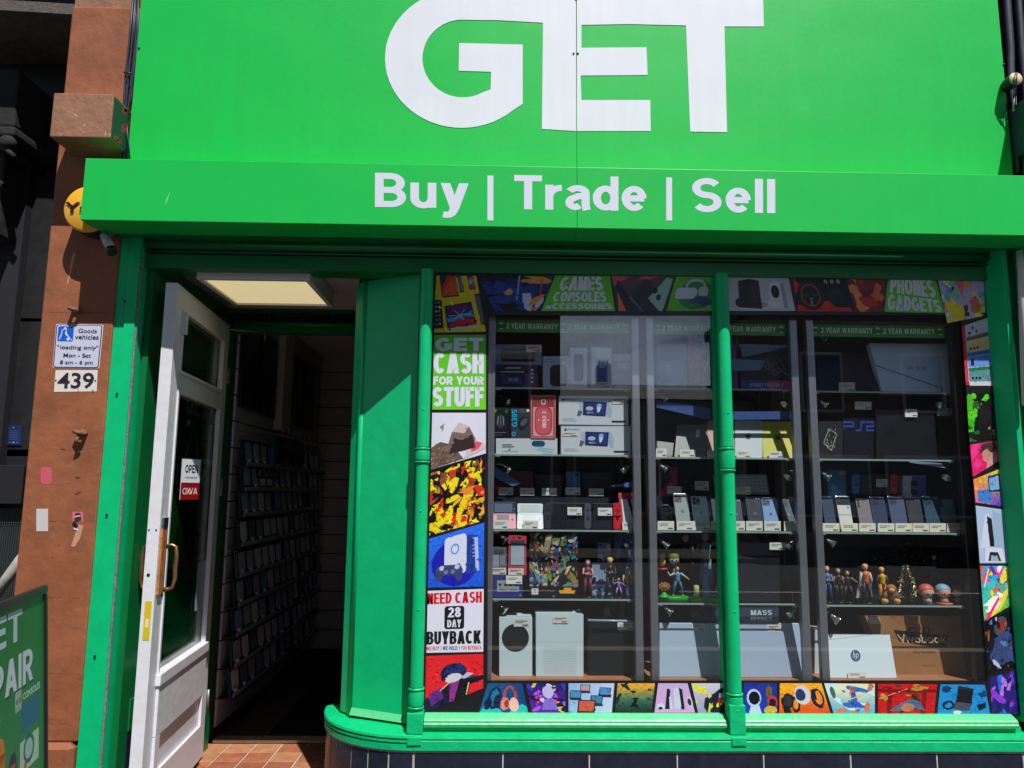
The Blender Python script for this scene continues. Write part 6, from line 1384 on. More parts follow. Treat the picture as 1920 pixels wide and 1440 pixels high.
slab('figure_box', 'tall black and blue boxed figure at the right side of the fourth shelf', 'box', ((1152,999),(1194,1120)), 3.06, (18,24,40), th=.05, zs=z, art=Art().rect(0,0,1,1,(16,22,38)).rect(.04,.28,.96,.46,(90,116,150)).blobs([(60,90,140),(150,176,206),(14,18,30),(40,60,96)], 26, 8, .04,.11))
slab('figure_box', 'white and blue figure card standing behind the dark haired toys', 'box', ((1110,1056),(1152,1120)), 3.09, (150,168,190), th=.02, zs=z, art=Art().rect(0,0,1,1,(140,160,186)).ell(.4,.3,.24,.2,(40,70,120)).blobs([(26,30,46),(190,200,216),(50,60,80)], 10, 9, .06,.16))

# small toy figures -----------------------------------------------------------
SKIN = (208,160,128)
def figure(label, px, ytop, zs, D, hair, top, legs, w=1.0, pose=0, robe=None, base=(14,14,18), arm=None, boots=None, cape=None, basep=True, big=1.0):
    x = X(px, ytop, D); zt = Z(ytop, D, px); z0 = zs+.0005; 
    t = thing('toy_figure', (x, D, zs), label, 'figurine')
    if basep: MB().lathe((x, D, z0), [(0,0),(.022*w,0),(.022*w,.0035),(.019*w,.005),(0,.005)], n=18).build('stand', plain(base, .3), t); z0 += .005
    H = zt-z0; s = H
    hr = .075*s*big
    P = lambda a, b, c=0: Vector((x+a*s, D+c*s, z0+b*s))
    if robe:
        MB().lathe((x, D, z0), [(.17*s,.0),(.15*s,.10*s),(.11*s,.30*s),(.085*s,.50*s)], n=14).build('robe', plain(robe, .55), t)
    else:
        sp = .10 if pose != 2 else .17
        for sd in (-1, 1):
            MB().tube([P(sd*.05,.50), P(sd*(sp*.8),.27,-.03*(pose==2)), P(sd*sp,.03)], [.058*s,.048*s,.034*s], 10).build('leg', plain(legs, .5), t)
            MB().ball(P(sd*sp,.022,-.02), .034*s, .055*s, .024*s, 8).build('boot', plain(boots or (20,20,24), .4), t)
    m = MB().lathe((x, D, z0+.46*s), [(.001,0),(.085*s,.005*s),(.075*s,.10*s),(.095*s,.24*s),(.105*s,.30*s),(.05*s,.345*s),(.028*s,.36*s),(.028*s,.40*s)], n=14); m.build('torso', plain(top, .5), t)
    ac = plain(arm or top, .5)
    if pose == 0: arms = [((-.11,.77),(-.16,.60),(-.13,.45)), ((.11,.77),(.16,.60),(.13,.45))]
    elif pose == 1: arms = [((-.11,.77),(-.15,.62),(.03,.64)), ((.11,.77),(.15,.60),(-.03,.61))]
    elif pose == 2: arms = [((-.11,.77),(-.27,.68),(-.33,.80)), ((.11,.77),(.26,.66),(.40,.56))]
    else: arms = [((-.11,.77),(-.20,.62),(-.08,.55)), ((.11,.77),(.24,.80),(.28,.98))]
    for k, a in enumerate(arms):
        off = -.0 if pose != 1 else -.09
        am = MB().tube([P(*a[0]), P(a[1][0],a[1][1],off*.6), P(a[2][0],a[2][1],off)], [.036*s,.030*s,.023*s], 8).build('arm', ac, t)
        MB().ball(P(a[2][0],a[2][1],off), .026*s, n=8).build('hand', plain(SKIN, .5), am)
    hz = 1-hr/s*1.15
    h_ = MB().ball(P(0,hz), hr*.85, hr*.9, hr*1.08, 12).build('head', plain(SKIN, .45), t)
    m = MB(); m.ball(P(0,hz+.02,.012), hr*1.0, hr*.95, hr*1.05, 12)
    for k in range(6): a = k/6*math.pi; m.tube([P(math.cos(a)*.05*big, hz+.03+math.sin(a)*.02, .0), P(math.cos(a)*.10*big, hz+.035+math.sin(a)*.075*big, .01)], [.028*s*big,.003*s], 6)
    # keep the face free: shift the hair back
    m.v = [Vector((v.x, v.y+.030*s*big if v.z < z0+(hz+.03)*s else v.y+.008*s, v.z)) for v in m.v]
    m.build('hair', plain(hair, .5), h_)
    for sd in (-1, 1): MB().ball(P(sd*.026*big, hz-.005, -(hr/s)*.88), .008*s*big, n=6).build('eye', plain((24,24,30), .3), h_)
    if cape: MB().ext([P(-.13,.80,.05), P(.13,.80,.05), P(.20,.12,.09), P(-.26,.08,.09)], (0, .012*s, 0)).build('cape', plain(cape, .6), t)
    return t
zz = C1[3]
figure('toy figure with maroon hair, arms folded and wide maroon trousers', 1102, 1050, zz, 3.01, (120,30,56), (110,50,84), (120,34,60), pose=1, arm=(196,130,120), w=1.3)
figure('toy figure with bright yellow hair and black clothes in the left cabinet', 1144, 1046, zz, 3.01, (226,196,50), (20,20,24), (16,16,20), pose=1, w=1.3)
figure('toy figure in green with bare arms, rightmost on the fourth shelf of the left cabinet', 1176, 1066, zz, 3.005, (110,160,90), (150,150,80), (40,84,40), pose=0, arm=(214,180,130), w=1.3, big=1.2)
figure('small purple toy figure between the black and the green ones', 1160, 1084, zz, 2.995, (150,90,170), (160,110,190), (150,120,190), pose=2)
# ---- cabinet 1, bottom
z = C1[4]
slab('game_console', 'upright white games console with a large round black vent', 'game console', ((936,1157),(998,1270)), DG, (200,218,222), th=.10, zs=z, rc=.004,
  art=sticker(Art().ell(.49,.65,.41,.235,(28,34,38),40).ell(.49,.65,.37,.21,(22,26,30),36), .44, .84, .48, .13))
A = Art().rect(.01,.555,.99,.557,(150,160,162))
for i in range(26):
    for j in range(17):
        A.ell(.16+.70*i/26*1.0, .05+.46*j/17, .0055, .0040, (96,106,108), 5)
slab('game_console', 'large white games console with a dotted lower half', 'game console', ((1005,1152),(1094,1272)), DG, (200,218,222), th=.12, zs=z, rc=.003, art=sticker(A, .36, .86, .32, .11))
A = Art().rect(0,0,1,1,(23,26,31))
slab('game_console', 'dark charcoal box shaped console at the right of the bottom shelf', 'game console', ((1104,1166),(1200,1270)), DG+.02, (22,25,30), th=.12, zs=z, art=A)
MB().tube([at(1102,1163,2.99), at(1195,1165,2.99)], .0045, 8).build('glass_rod', plain((150,170,190), .2), label='thin pale rod lying on top of the dark charcoal console', cat='rod')
card(1158, 1167, 1187, 1182, DG+.012, 'price card on the dark charcoal console')

# ---- cabinet 2, top shelf
z = C2[0]
slab('headset_box', 'light blue headset box, left on the top shelf of the middle cabinet', 'box', ((1231,645),(1287,728)), DG+.01, (90,120,170), th=.08, zs=z,
  art=Art().grid(lambda u, v: mixc((86,116,168),(130,150,180),v), 3, 6).rrect(.08,.22,.56,.62,.10,(130,156,196),1).rrect(.5,.22,.92,.62,.10,(120,146,190),1).ell(.4,.42,.12,.10,(160,190,200)).word('SOUND',.06,.06,.62,.15,(150,160,190)).word('2',.72,.05,.92,.18,(190,44,70)))
slab('controller_box', 'dark purple and pink game box beside the headset box', 'box', ((1289,622),(1345,728)), DG+.01, (30,22,50), th=.06, zs=z,
  art=Art().rect(0,0,1,1,(22,20,34)).poly([(0,1),(.16,1),(.45,.2),(.25,.1),(0,.5)],(170,40,80)).line(.5,.9,.7,.5,.05,(120,140,160)).line(.7,.5,.55,.3,.05,(140,160,190)).blobs([(60,100,180),(190,40,90),(40,50,110),(150,170,200),(24,20,40)], 22, 12, .04,.10).line(.3,.85,.6,.85,.02,(150,150,170)))
slab('controller_box', 'dark box with purple glow peeking out right of the mullion', 'box', ((1366,628),(1384,728)), DG+.03, (26,20,44), th=.06, zs=z, art=Art().rect(0,0,1,1,(20,18,32)).blobs([(110,50,160),(60,60,120)], 8, 13, .1,.3))
A = Art().rect(0,0,1,1,(20,22,34)).rect(0,.0,.5,.22,(20,60,160)).rect(.5,0,1,.22,(206,60,130)).blobs([(60,70,90),(110,90,84),(40,44,60)], 0, 3)
for k in range(16): 
    r = random.Random(k+40); A.line(.4+r.random()*.5, .3+r.random()*.35, .4+r.random()*.5, .3+r.random()*.5, .02, r.choice([(74,84,104),(96,84,84),(50,58,76),(110,120,140)]))
A.word('STREET FIGHTER', .16,.08,.72,.16,(176,190,220),wv=.2).word('6',.75,.07,.80,.165,(190,200,226)).rect(.36,.02,.46,.045,(180,190,220)).rect(.54,.02,.62,.045,(220,150,190))
slab('game_box', 'wide dark game box with a blue and pink band, top shelf of the middle cabinet', 'box', ((1389,650),(1491,728)), DG+.02, (22,24,36), th=.05, zs=z, art=A)
slab('display_strip', 'folded pale blue card sheet hanging slanted above the wide dark game box', 'card strip', [(1393,670),(1440,660),(1487,647),(1386,645)], 2.99, (96,120,156), th=.001)
slab('display_strip', 'pale blue folded card sheet across the front of the wide dark game box', 'card strip', [(1368,696),(1427,694),(1435,676),(1366,672)], 2.99, (98,124,170), th=.001)
# ---- second shelf: tablets
z = C2[1]
def tablet(lab, x0, x1, yt, c, D=3.01, lean=.06, logo=True, skew=0, lc=None, yb=857, **k):
    A = Art()
    if logo: A.apple(.48,.55,.10,.78, lc or (40,42,50), c)
    else: A.rect(.62,.60,.74,.82,(216,214,204)).line(.60,.66,.60,.76,.01,(120,120,120))
    return slab('tablet', lab, 'tablet computer', [(x0,yb),(x1,yb),(x1+skew,yt),(x0+skew,yt)], D, c, th=.008, zs=z+.0005, D1=D+lean, rc=.008, art=A, rough=.45, metal=0, **k)
slab('tablet', 'dark navy tablet at the left end of the tablet row', 'tablet computer', [(1231,857),(1268,857),(1262,797),(1231,795)], 3.04, (22,25,36), th=.008, zs=z+.0005, D1=3.1, art=Art().rect(.05,.05,.95,.95,(24,28,42)))
tablet('grey tablet with a small white sticker on its back', 1264, 1323, 796, (112,116,120), logo=False, skew=6)
tablet('rose gold tablet mostly behind the mullion', 1326, 1377, 789, (182,128,108), skew=0)
tablet('silver tablet with a dark fruit emblem', 1378, 1430, 788, (176,184,190), skew=0, lc=(20,40,50))
tablet('yellow tablet with a dark fruit emblem', 1431, 1491, 790, (186,182,44), skew=-2, lc=(70,66,30))
slab('display_strip', 'blue card strip sloping over the left tablets of the middle cabinet', 'card strip', [(1231,764),(1331,787),(1332,766),(1231,750)], 3., (62,88,150), th=.0012)
slab('display_strip', 'blue card strip over the silver and yellow tablets', 'card strip', [(1374,787),(1496,786),(1494,771),(1366,772)], 3., (58,84,146), th=.0012)
for k, (a, b, c_, d_) in enumerate(((1230,841,1250,857),(1275,843,1304,857),(1326,845,1352,857),(1381,845,1408,857),(1442,846,1469,857))):
    card(a, b, c_, d_, 2.995, 'price card before the %s tablet of the middle cabinet' % ['dark navy','grey','rose gold','silver','yellow'][k], zs=z+.0005, group='price cards before the tablets')
# ---- third shelf: phones
z = C2[2]; zr = Z(930, 3.12, 1300)
MB().box(X(1232,930,3.11), X(1496,930,3.11), 3.11, 3.28, z+.0005, zr).build('display_riser', mat('clear_riser', (.03,.035,.045), .15), label='low dark riser at the back of the third shelf of the middle cabinet', cat='display riser')
slab('game_box', 'black and hot pink game box at the back left of the phone shelf', 'box', ((1234,876),(1271,928)), 3.14, (26,16,26), th=.03, zs=zr+.0005, art=Art().rect(0,0,1,1,(24,14,24)).poly([(.62,1),(.95,1),(.98,.0),(.7,.2)],(150,20,80)).poly([(0,0),(.1,.1),(.6,.5),(.8,.4),(.7,0)],(214,30,110)))
pk = thing('smart_speaker', (X(1306,900,3.16), 3.18, zr), 'round dark smart speaker at the back of the phone shelf', 'speaker')
MB().lathe((X(1306,900,3.16), 3.18, zr+.0005), [(0,0),(.035,.002),(.046,.018),(.044,.045),(.034,.062),(0,.066)], n=24).build('body', plain((30,34,40), .7), pk)
A = Art()
for r_ in range(5):
    for q in range(13): A.rrect(.03+q*.073,.10+r_*.17,.095+q*.073,.24+r_*.17,.012,(196,202,208),2)
slab('keyboard', 'white and silver wireless keyboard standing behind the phones', 'keyboard', [(1342,926),(1443,926),(1437,889),(1337,889)], 3.13, (150,156,164), th=.008, D1=3.17, art=A, rc=.006)
card(1251, 912, 1278, 926, 3.1, 'price card beside the hot pink game box', group='c2 back cards'); card(1303, 902, 1329, 919, 3.125, 'price card on the round smart speaker', group='c2 back cards'); card(1380, 913, 1408, 927, 3.1, 'price card before the wireless keyboard', group='c2 back cards')
def phone(lab, x0, x1, yt, yb, c, cam='tri', skew=-8, zs=0, logo=True, dots=1, D=3.015, lean=.045, cc=None, ar=2.0):
    A = Art().rect(.04,.02,.96,.98,mixc(c,(255,255,255),.03))
    k = cc or mixc(c,(0,0,0),.35)
    if cam == 'tri':
        A.rrect(.06,.74,.56,.97,.10,k,.5); 
        for q in ((.20,.91),(.20,.80),(.42,.855)): A.ell(*q,.085,.042,(24,28,36),12).ell(*q,.04,.02,(60,70,86),8)
    elif cam == 'col':
        for q in (.92,.84,.76): A.ell(.17,q,.075,.038,(16,18,24),12)
    elif cam == 'ring': A.rrect(.10,.76,.52,.95,.09,(50,56,66),.5).rrect(.14,.78,.48,.93,.08,k,.5)
    elif cam == 'one': A.ell(.2,.92,.07,.035,(16,18,24),12)
    if logo: A.apple(.52,.50,.085,.5, mixc(c,(255,255,255) if sum(c) < 300 else (0,0,0),.35), mixc(c,(255,255,255),.03))
    if dots: A.ell(.68,.95,.055,.03,(226,110,100),10).ell(.84,.95,.055,.03,(60,170,210),10)
    return slab('phone', lab, 'phone', [(x0-skew*.5,yb),(x1-skew*.5,yb),(x1+skew*.5,yt),(x0+skew*.5,yt)], D, c, th=.008, zs=zs+.0005, D1=D+lean, rc=.008, art=A, rough=.25, metal=20)
phs = [('silver grey phone, leftmost of the row in the middle cabinet',1265,1293,925,(140,146,148)),('white phone with three lenses in the middle cabinet',1298,1329,930,(206,214,220)),('navy phone partly hidden left of the mullion',1335,1362,933,(24,28,48)),
       ('dark violet phone just right of the mullion',1369,1393,936,(36,34,66)),('midnight blue phone between the violet and light blue ones',1400,1430,932,(20,27,50)),('light blue phone in the middle cabinet',1430,1459,933,(112,144,190)),('slate phone, rightmost of the row in the middle cabinet',1466,1490,936,(66,80,96))]
for k, (lab, a, b, y, c) in enumerate(phs): phone(lab, a, b, y, 990, c, zs=z, cam='tri')
w_ = thing('smart_watch', (X(1246,970,3.02), 3.02, z), 'black smart watch on a small stand left of the phones', 'watch')
MB().tube([at(1236,978,3.02), at(1236,955,3.02), at(1240,948,3.02), at(1252,948,3.02), at(1256,955,3.02), at(1256,978,3.02)], .007, 8).build('strap', M_BLACK, w_)
p_ = at(1246,962,3.005); MB().box(p_.x-.018, p_.x+.018, 3., 3.012, p_.z-.016, p_.z+.016).build('case', plain((30,32,38), .2), w_, bevel=.005)
p_ = at(1246,976,3.015); MB().box(p_.x-.012, p_.x+.012, 3.01, 3.03, z+.0005, p_.z+.008).build('stand', plain((60,66,80), .4), w_)
w4 = ['silver grey','white','navy','dark violet','midnight blue','light blue','slate']
for k, xx in enumerate((1233,1269,1300,1333,1366,1399,1433,1470)):
    card(xx, 977, xx+31, 994, 2.994, 'price card before the %s of the middle cabinet' % (['smart watch']+[q+' phone' for q in w4])[k], zs=z+.0005, skew=0, group='price cards before the phones of the middle cabinet')
# ---- fourth shelf: figures and a black console
z = C2[3]
def green_base(xa, xb, t):
    xc = (X(xa,1120,3.01)+X(xb,1120,3.01))/2; rw = (X(xb,1120,3.01)-X(xa,1120,3.01))/2
    m = MB().lathe((0,0,0), [(0,0),(1,0),(1,.016),(.95,.018),(0,.018)], n=28); m.v = [Vector((xc+v.x*rw, 3.025+v.y*.035, z+.0005+v.z)) for v in m.v]
    m.build('base', plain((26,150,36), .4), t)
green_base(1234, 1293, figure('blue fighter toy with a dark belt and outstretched arms on an oval green base', 1270, 1062, z+.019, 3.02, (24,22,26), (84,150,190), (30,90,130), pose=2, arm=(190,180,170), basep=False, boots=(206,190,170)))
green_base(1295, 1351, figure('toy with purple hair and a long light blue coat on an oval green base', 1323, 1053, z+.019, 3.02, (110,70,150), (60,120,190), (0,0,0), pose=1, robe=(80,140,186), basep=False, arm=(56,120,190)))
figure('tall dark toy figure at the back left of the middle cabinet', 1285, 1000, z+.03, 3.16, (40,32,30), (44,32,36), (26,34,44), pose=0, w=1.3)
figure('tall pale grey toy figure standing at the back of the middle cabinet', 1322, 997, z+.03, 3.16, (70,74,76), (120,132,136), (116,128,136), pose=3, w=1.3)
figure('white robed toy with spread arms behind the mullion', 1369, 1060, z, 3.05, (190,196,204), (170,180,190), (60,90,140), pose=2, w=1.2, robe=None, arm=(190,196,206))
MB().box(X(1234,1100,3.14), X(1345,1100,3.14), 3.11, 3.24, z+.0005, z+.029).build('display_riser', M_BLACK, label='low black riser under the tall toys of the middle cabinet', cat='display riser')
t = thing('pillow_toy', at(1389,1100,3.03), 'white pointed cushion shape right of the mullion', 'toy')
MB().ext([at(1381,1072,3.03), at(1388,1076,3.03), at(1396,1072,3.03), at(1396,1084,3.03), at(1391,1092,3.03), at(1383,1086,3.03)], (0,.02,0)).build('cushion', plain((196,200,206), .6), t, bevel=.004)
t = thing('bust_toy', (X(1263,1047,3.06), 3.06, Z(1062,3.06,1263)), 'round white toy head wearing a green and gold crown', 'figurine')
p_ = at(1263,1049,3.06); h_ = MB().ball(p_, .022, .02, .020, 14).build('head', plain((206,206,200), .4), t)
MB().lathe(p_+Vector((0,0,.006)), [(.021,0),(.023,.012),(.016,.018),(.0,.02)], n=10).build('crown', plain((110,120,40), .5), t)
MB().tube([p_-Vector((0,0,.02)), Vector((p_.x, p_.y, z+.0005))], .010, 8).build('neck', plain((60,30,34), .5), t)
for sd in (-1,1): MB().ball(p_+Vector((sd*.008,-.019,-.001)), .0035, n=6).build('eye', plain((20,20,20), .3), h_)
t = thing('mascot_toy', (X(1242,1050,3.04), 3.04, Z(1066,3.04,1242)), 'small orange and white round toy on a red base', 'figurine')
p_ = at(1242,1053,3.04); MB().ball(p_, .014, .012, .018, 10).build('body', plain((214,180,120), .5), t); MB().ball(p_+Vector((0,0,.022)), .013, .012, .012, 10).build('head', plain((220,140,50), .5), t)
zq = Z(1065,3.04,1242); MB().lathe((p_.x, p_.y, zq-.006), [(0,0),(.022,0),(.022,.006),(0,.006)], n=18).build('base', plain((176,20,26), .4), t)
MB().tube([(p_.x, p_.y+.01, zq-.006), (p_.x, p_.y+.01, z)], .004, 6).build('post', M_BLACK, t)
t = thing('animal_toy', (X(1245,1100,3.), 2.995, z+.019), 'small brown and orange furry toy on the green base', 'figurine')
p_ = at(1245,1100,2.995); m = MB(); m.ball(p_, .020, .014, .014, 10)
for q in range(9): a = q*.7; m.ball(p_+Vector((math.cos(a)*.018, -.004, math.sin(a)*.012)), .007, n=6)
m.build('fur', plain((150,90,50), .8), t); MB().lathe((p_.x, p_.y, z+.019), [(.020,0),(.010,.012),(.003,.022)], n=10).build('tuft', plain((40,150,50), .6), t)
for k, xx in enumerate((1306, 1346)):
    MB().lathe((X(xx,1110,3.), 3., z+.019), [(0,0),(.011,0),(.0115,.04),(.008,.044),(0,.044)], n=14).build('stone_post', plain(((176,176,110),(120,110,84))[k], .7), label=['pale yellow green stone post toy left of the long coat toy','brownish stone post toy right of the long coat toy'][k], cat='toy')
A = Art().rect(0,0,1,1,(20,23,30)).poly([(.0,.0),(1,.0),(1,.28),(.35,.55),(0,.55)],(28,32,40))
slab('game_console', 'big black box shaped games console in the middle cabinet', 'game console', ((1384,1016),(1462,1131)), DG+.03, (20,22,28), th=.12, zs=z, art=A)
card(1443, 1017, 1472, 1031, DG+.02, 'price card at the top corner of the big black console')
# ---- bottom
z = C2[4]
zl = Z(1170, 3.02, 1300)
slab('laptop', 'pale grey laptop standing upright, left one in the middle cabinet', 'laptop', [(1236,1272),(1361,1272),(1358,1168),(1236,1168)], DG, (160,178,196), th=.016, zs=z, D1=DG+.04, rc=.008, art=sticker(Art().rect(.005,.005,.995,.995,(164,182,200)), .50,.86,.20,.12), metal=20)
slab('laptop', 'pale grey laptop standing upright, right one in the middle cabinet', 'laptop', [(1379,1272),(1512,1272),(1504,1168),(1377,1168)], DG, (156,170,194), th=.016, zs=z, D1=DG+.04, rc=.008, art=sticker(Art().rect(.005,.005,.995,.995,(160,174,198)), .48,.84,.20,.13), metal=20)
zl2 = Z(1168, DG+.045, 1300)+.002
MB().box(X(1290,1160,3.08), X(1465,1160,3.08), 3.07, 3.24, z+.0005, zl2-.001).build('display_riser', M_BLACK, label='tall black riser behind the two grey laptops', cat='display riser')
A = Art().rect(0,0,1,1,(24,30,44)); A.text('G640', .06,.10,.72,.66,(20,84,160), bold=.02); A.line(.3,.85,.5,.7,.03,(30,70,120))
slab('mat_box', 'dark blue grey box lettered in blue above the left laptop', 'box', ((1294,1140),(1352,1167)), 3.06, (22,26,38), th=.10, zs=zl2, art=A)
A = Art().rect(0,0,1,1,(34,40,60)).rect(0,.42,1,1,(60,70,96)).poly([(.10,.98),(.22,1),(.24,.5),(.16,.44)],(186,196,206)); A.word('MASS',.58,.52,.90,.84,(206,212,222),wv=.3).word('EFFECT',.58,.22,.90,.40,(120,130,150),wv=.26).word('ANDROMEDA',.60,.10,.90,.17,(70,80,104))
slab('game_box', 'long slate grey game box lying above the right laptop', 'box', ((1335,1139),(1460,1167)), 3.03, (38,44,64), th=.08, zs=zl2, art=A)

# ---- cabinet 3
z = C3[0]
slab('laptop', 'black laptop leaning at the left of the top shelf of the right cabinet', 'laptop', [(1532,733),(1652,733),(1636,664),(1531,662)], DG+.03, (20,24,36), th=.014, zs=z, D1=DG+.09, art=Art().rect(.005,.005,.995,.995,(21,25,38)).line(.6,.015,.99,.02,.025,(190,194,180)))
slab('monitor_box', 'pale blue grey portable monitor box on the top shelf of the right cabinet', 'box', [(1654,734),(1789,734),(1782,641),(1630,648)], DG+.02, (200,216,236), th=.03, zs=z, D1=DG+.05, art=Art().grid(lambda u, v: mixc((206,222,240),(186,204,230),v), 3, 3).word('ARZ',.41,.47,.515,.53,(36,50,84),wv=.12,wh=.1,gap=.3).ell(.555,.50,.022,.035,(36,50,84)).ell(.555,.50,.015,.025,(196,213,235)).word('PA',.60,.47,.66,.53,(36,50,84),wv=.12,wh=.1,gap=.3).line(.0,.55,.8,.12,.03,(126,146,182)))
card(1573, 717, 1603, 731, DG+.01, 'price card before the black laptop of the right cabinet', zs=z+.0005)
z = C3[1]
A = Art().rect(0,0,1,1,(44,44,48))
r = random.Random(4)
for k in range(30):
    u = .30+r.random()*.42; v = .28+r.random()*.5
    A.line(u, v, u+r.uniform(-.06,.06), v+r.uniform(-.05,.05), .02, (176,180,176))
A.line(.20,.42,.42,.80,.03,(170,174,172)).line(.42,.80,.74,.66,.02,(170,174,172)).line(.20,.42,.52,.22,.03,(170,174,172)).line(.52,.22,.74,.66,.03,(170,174,172))
slab('game_console', 'dark grey device with a white line emblem, second shelf of the right cabinet', 'game console', ((1535,790),(1580,860)), DG, (42,42,46), th=.05, zs=z, art=A)
slab('game_console', 'black slab console lettered in blue, second shelf of the right cabinet', 'game console', ((1581,784),(1640,860)), DG+.03, (18,20,28), th=.06, zs=z, art=Art().rect(0,0,1,1,(20,22,32)).line(.02,.90,.02,.72,.04,(40,60,140)).line(.0,.90,.32,.90,.045,(52,76,170)).line(.32,.91,.32,.80,.04,(52,76,170)).line(.02,.80,.34,.80,.045,(52,76,170)).line(.38,.70,.56,.70,.045,(52,76,170)).line(.56,.70,.56,.90,.04,(52,76,170)).line(.55,.90,.68,.90,.045,(52,76,170)).line(.72,.90,.98,.90,.045,(52,76,170)).line(.97,.90,.97,.80,.04,(52,76,170)).line(.73,.80,.98,.80,.045,(52,76,170)).line(.74,.80,.74,.70,.04,(52,76,170)).line(.73,.70,.99,.70,.045,(52,76,170)))
slab('game_console', 'large glossy black console filling the middle of the right cabinet', 'game console', [(1642,860),(1758,860),(1750,768),(1642,768)], DG+.02, (18,19,24), th=.10, zs=z, art=Art().rect(0,0,1,1,(22,23,29)).poly([(.0,.7),(.35,1),(.5,1),(.1,.5)],(28,30,37)).ell(.28,.50,.03,.03,(12,12,16)))
slab('game_console', 'black console at the right end of the second shelf of the right cabinet', 'game console', ((1762,796),(1786,860)), DG+.03, (16,18,24), th=.08, zs=z, art=Art().rect(0,0,1,1,(22,24,32)))
card(1603, 753, 1634, 768, DG+.01, 'price card stuck above the blue lettered console', group='c3 cards'); card(1697, 767, 1720, 782, DG+.01, 'price card on the large glossy black console', group='c3 cards', col_=(216,216,206)); card(1758, 765, 1790, 780, DG+.01, 'grey price card beside the right lamp of the right cabinet', col_=(130,134,144))
slab('display_strip', 'pale curled card strip hanging under the second shelf of the right cabinet', 'card strip', [(1705,867),(1773,878),(1766,869),(1704,864)], 2.98, (130,150,180), th=.001)
z = C3[2]; zr = Z(942, 3.12, 1650)
MB().box(X(1540,930,3.11), X(1796,930,3.11), 3.11, 3.28, z+.0005, zr).build('display_riser', mat('clear_riser', (.03,.035,.045), .15), label='low dark riser at the back of the phone shelf of the right cabinet', cat='display riser')
slab('tech_box', 'blue box with a pale triangle at the back of the right cabinet', 'box', [(1554,941),(1588,941),(1585,881),(1550,881)], 3.125, (52,104,150), th=.04, zs=zr+.0005, art=Art().grid(lambda u, v: mixc((60,130,176),(40,80,130),v), 2, 4).rect(.66,.84,.95,.96,(150,110,90)).poly([(.06,0),(.5,.28),(.6,.0)],(170,200,210)).poly([(.06,0),(.2,.6),(.9,.2),(.95,0)],(90,150,190)))
slab('controller', 'blue side controller hanging in the right cabinet', 'game controller', ((1598,889),(1612,926)), 3.105, (30,110,180), th=.012, rc=.008, art=joy(Art(), .05,.95,.04,.96,(36,120,190)))
slab('controller', 'red side controller hanging in the right cabinet', 'game controller', ((1670,890),(1683,926)), 3.105, (214,40,50), th=.012, rc=.008, art=joy(Art(), .05,.95,.04,.96,(222,44,56)))
slab('tablet_console', 'black tablet console between the blue and red controllers', 'game console', ((1613,890),(1669,928)), 3.11, (16,18,26), th=.012, rc=.003, art=Art().rect(.03,.05,.97,.95,(18,20,30)))
slab('tech_box', 'white and violet box with a dark label at the back of the right cabinet', 'box', ((1693,892),(1736,942)), 3.12, (196,204,212), th=.04, zs=zr+.0005, art=Art().rect(0,0,1,1,(200,206,216)).rect(.38,.2,1,.98,(90,96,170)).rect(.34,.3,.62,.82,(26,30,44)).text('TCL',.38,.5,.58,.6,(200,200,214)).rect(.38,.02,.95,.18,(206,212,216)))
card(1643, 898, 1664, 913, 3.1, 'price card between the blue and red controllers')
phs = [('dark blue phone, leftmost of the row in the right cabinet',1543,1566,930,(34,52,84),'one'),('white folding phone with a black upper window',1571,1597,930,(206,204,200),None),('mauve grey phone with three lenses in a column',1608,1637,935,(116,108,112),'col'),('navy phone with silver lenses in the right cabinet',1634,1664,931,(30,44,76),'tri'),
       ('blue grey phone with a square camera',1668,1700,930,(62,74,106),'ring'),('charcoal phone with lenses in a column',1701,1731,934,(36,38,44),'col'),('dark teal phone in the right cabinet',1733,1765,930,(26,66,86),'tri'),('pale green grey phone, rightmost of the row',1763,1793,934,(106,128,136),'col')]
for k, (lab, a, b, y, c, cm) in enumerate(phs):
    o = phone(lab, a, b, y, 994, c, zs=z, cam=cm, skew=-11, logo=False, dots=(k != 1 and k != 7))
    if k == 1: Art().rect(.04,.74,.96,.97,(20,26,40)).ell(.2,.88,.08,.04,(50,60,80)).line(.04,.46,.96,.46,.008,(90,90,90)).ell(.80,.68,.09,.04,(90,180,210)).build(o[1], o[0], base=.0012)
w5 = ['dark blue','white folding','mauve grey','navy','blue grey','charcoal','dark teal','pale green grey']
for k, xx in enumerate((1543,1578,1611,1646,1679,1711,1743,1776)):
    card(xx, 981, xx+31, 997, 2.994, 'price card before the %s phone of the right cabinet' % w5[k], zs=z+.0005, col_=(214,212,188), group='price cards before the phones of the right cabinet')
# fourth shelf
z = C3[3]
MB().box(X(1600,1100,3.16), X(1790,1100,3.16), 3.14, 3.26, z+.0005, z+.04).build('display_riser', M_BLACK, label='low black riser at the back of the toy shelf of the right cabinet', cat='display riser')
figure('toy in a blue and white outfit at the left end of the toy shelf', 1550, 1062, z, 3.02, (170,150,110), (80,110,160), (40,60,110), pose=1)
figure('dark toy with a gold belt, second from the left on the toy shelf', 1571, 1066, z, 3.03, (130,90,50), (40,32,30), (24,24,30), pose=0, arm=(120,90,50))
figure('black armoured toy with small gold hands on the toy shelf', 1588, 1070, z, 3.03, (40,42,48), (34,34,40), (20,22,28), pose=2, arm=(140,110,60))
figure('toy with yellow hair in orange with a long pale cloak', 1622, 1058, z, 3.02, (226,180,60), (216,110,60), (34,36,46), pose=0, cape=(176,174,170), w=1.4, arm=(186,184,178))
figure('toy in a yellow and orange striped suit on the toy shelf', 1653, 1064, z, 3.03, (226,180,50), (220,160,30), (206,130,30), pose=0, arm=(60,40,30))
figure('tall dark blue toy crouching over the chibi toys', 1751, 1040, z+.041, 3.18, (40,34,34), (30,42,56), (36,60,84), pose=2)
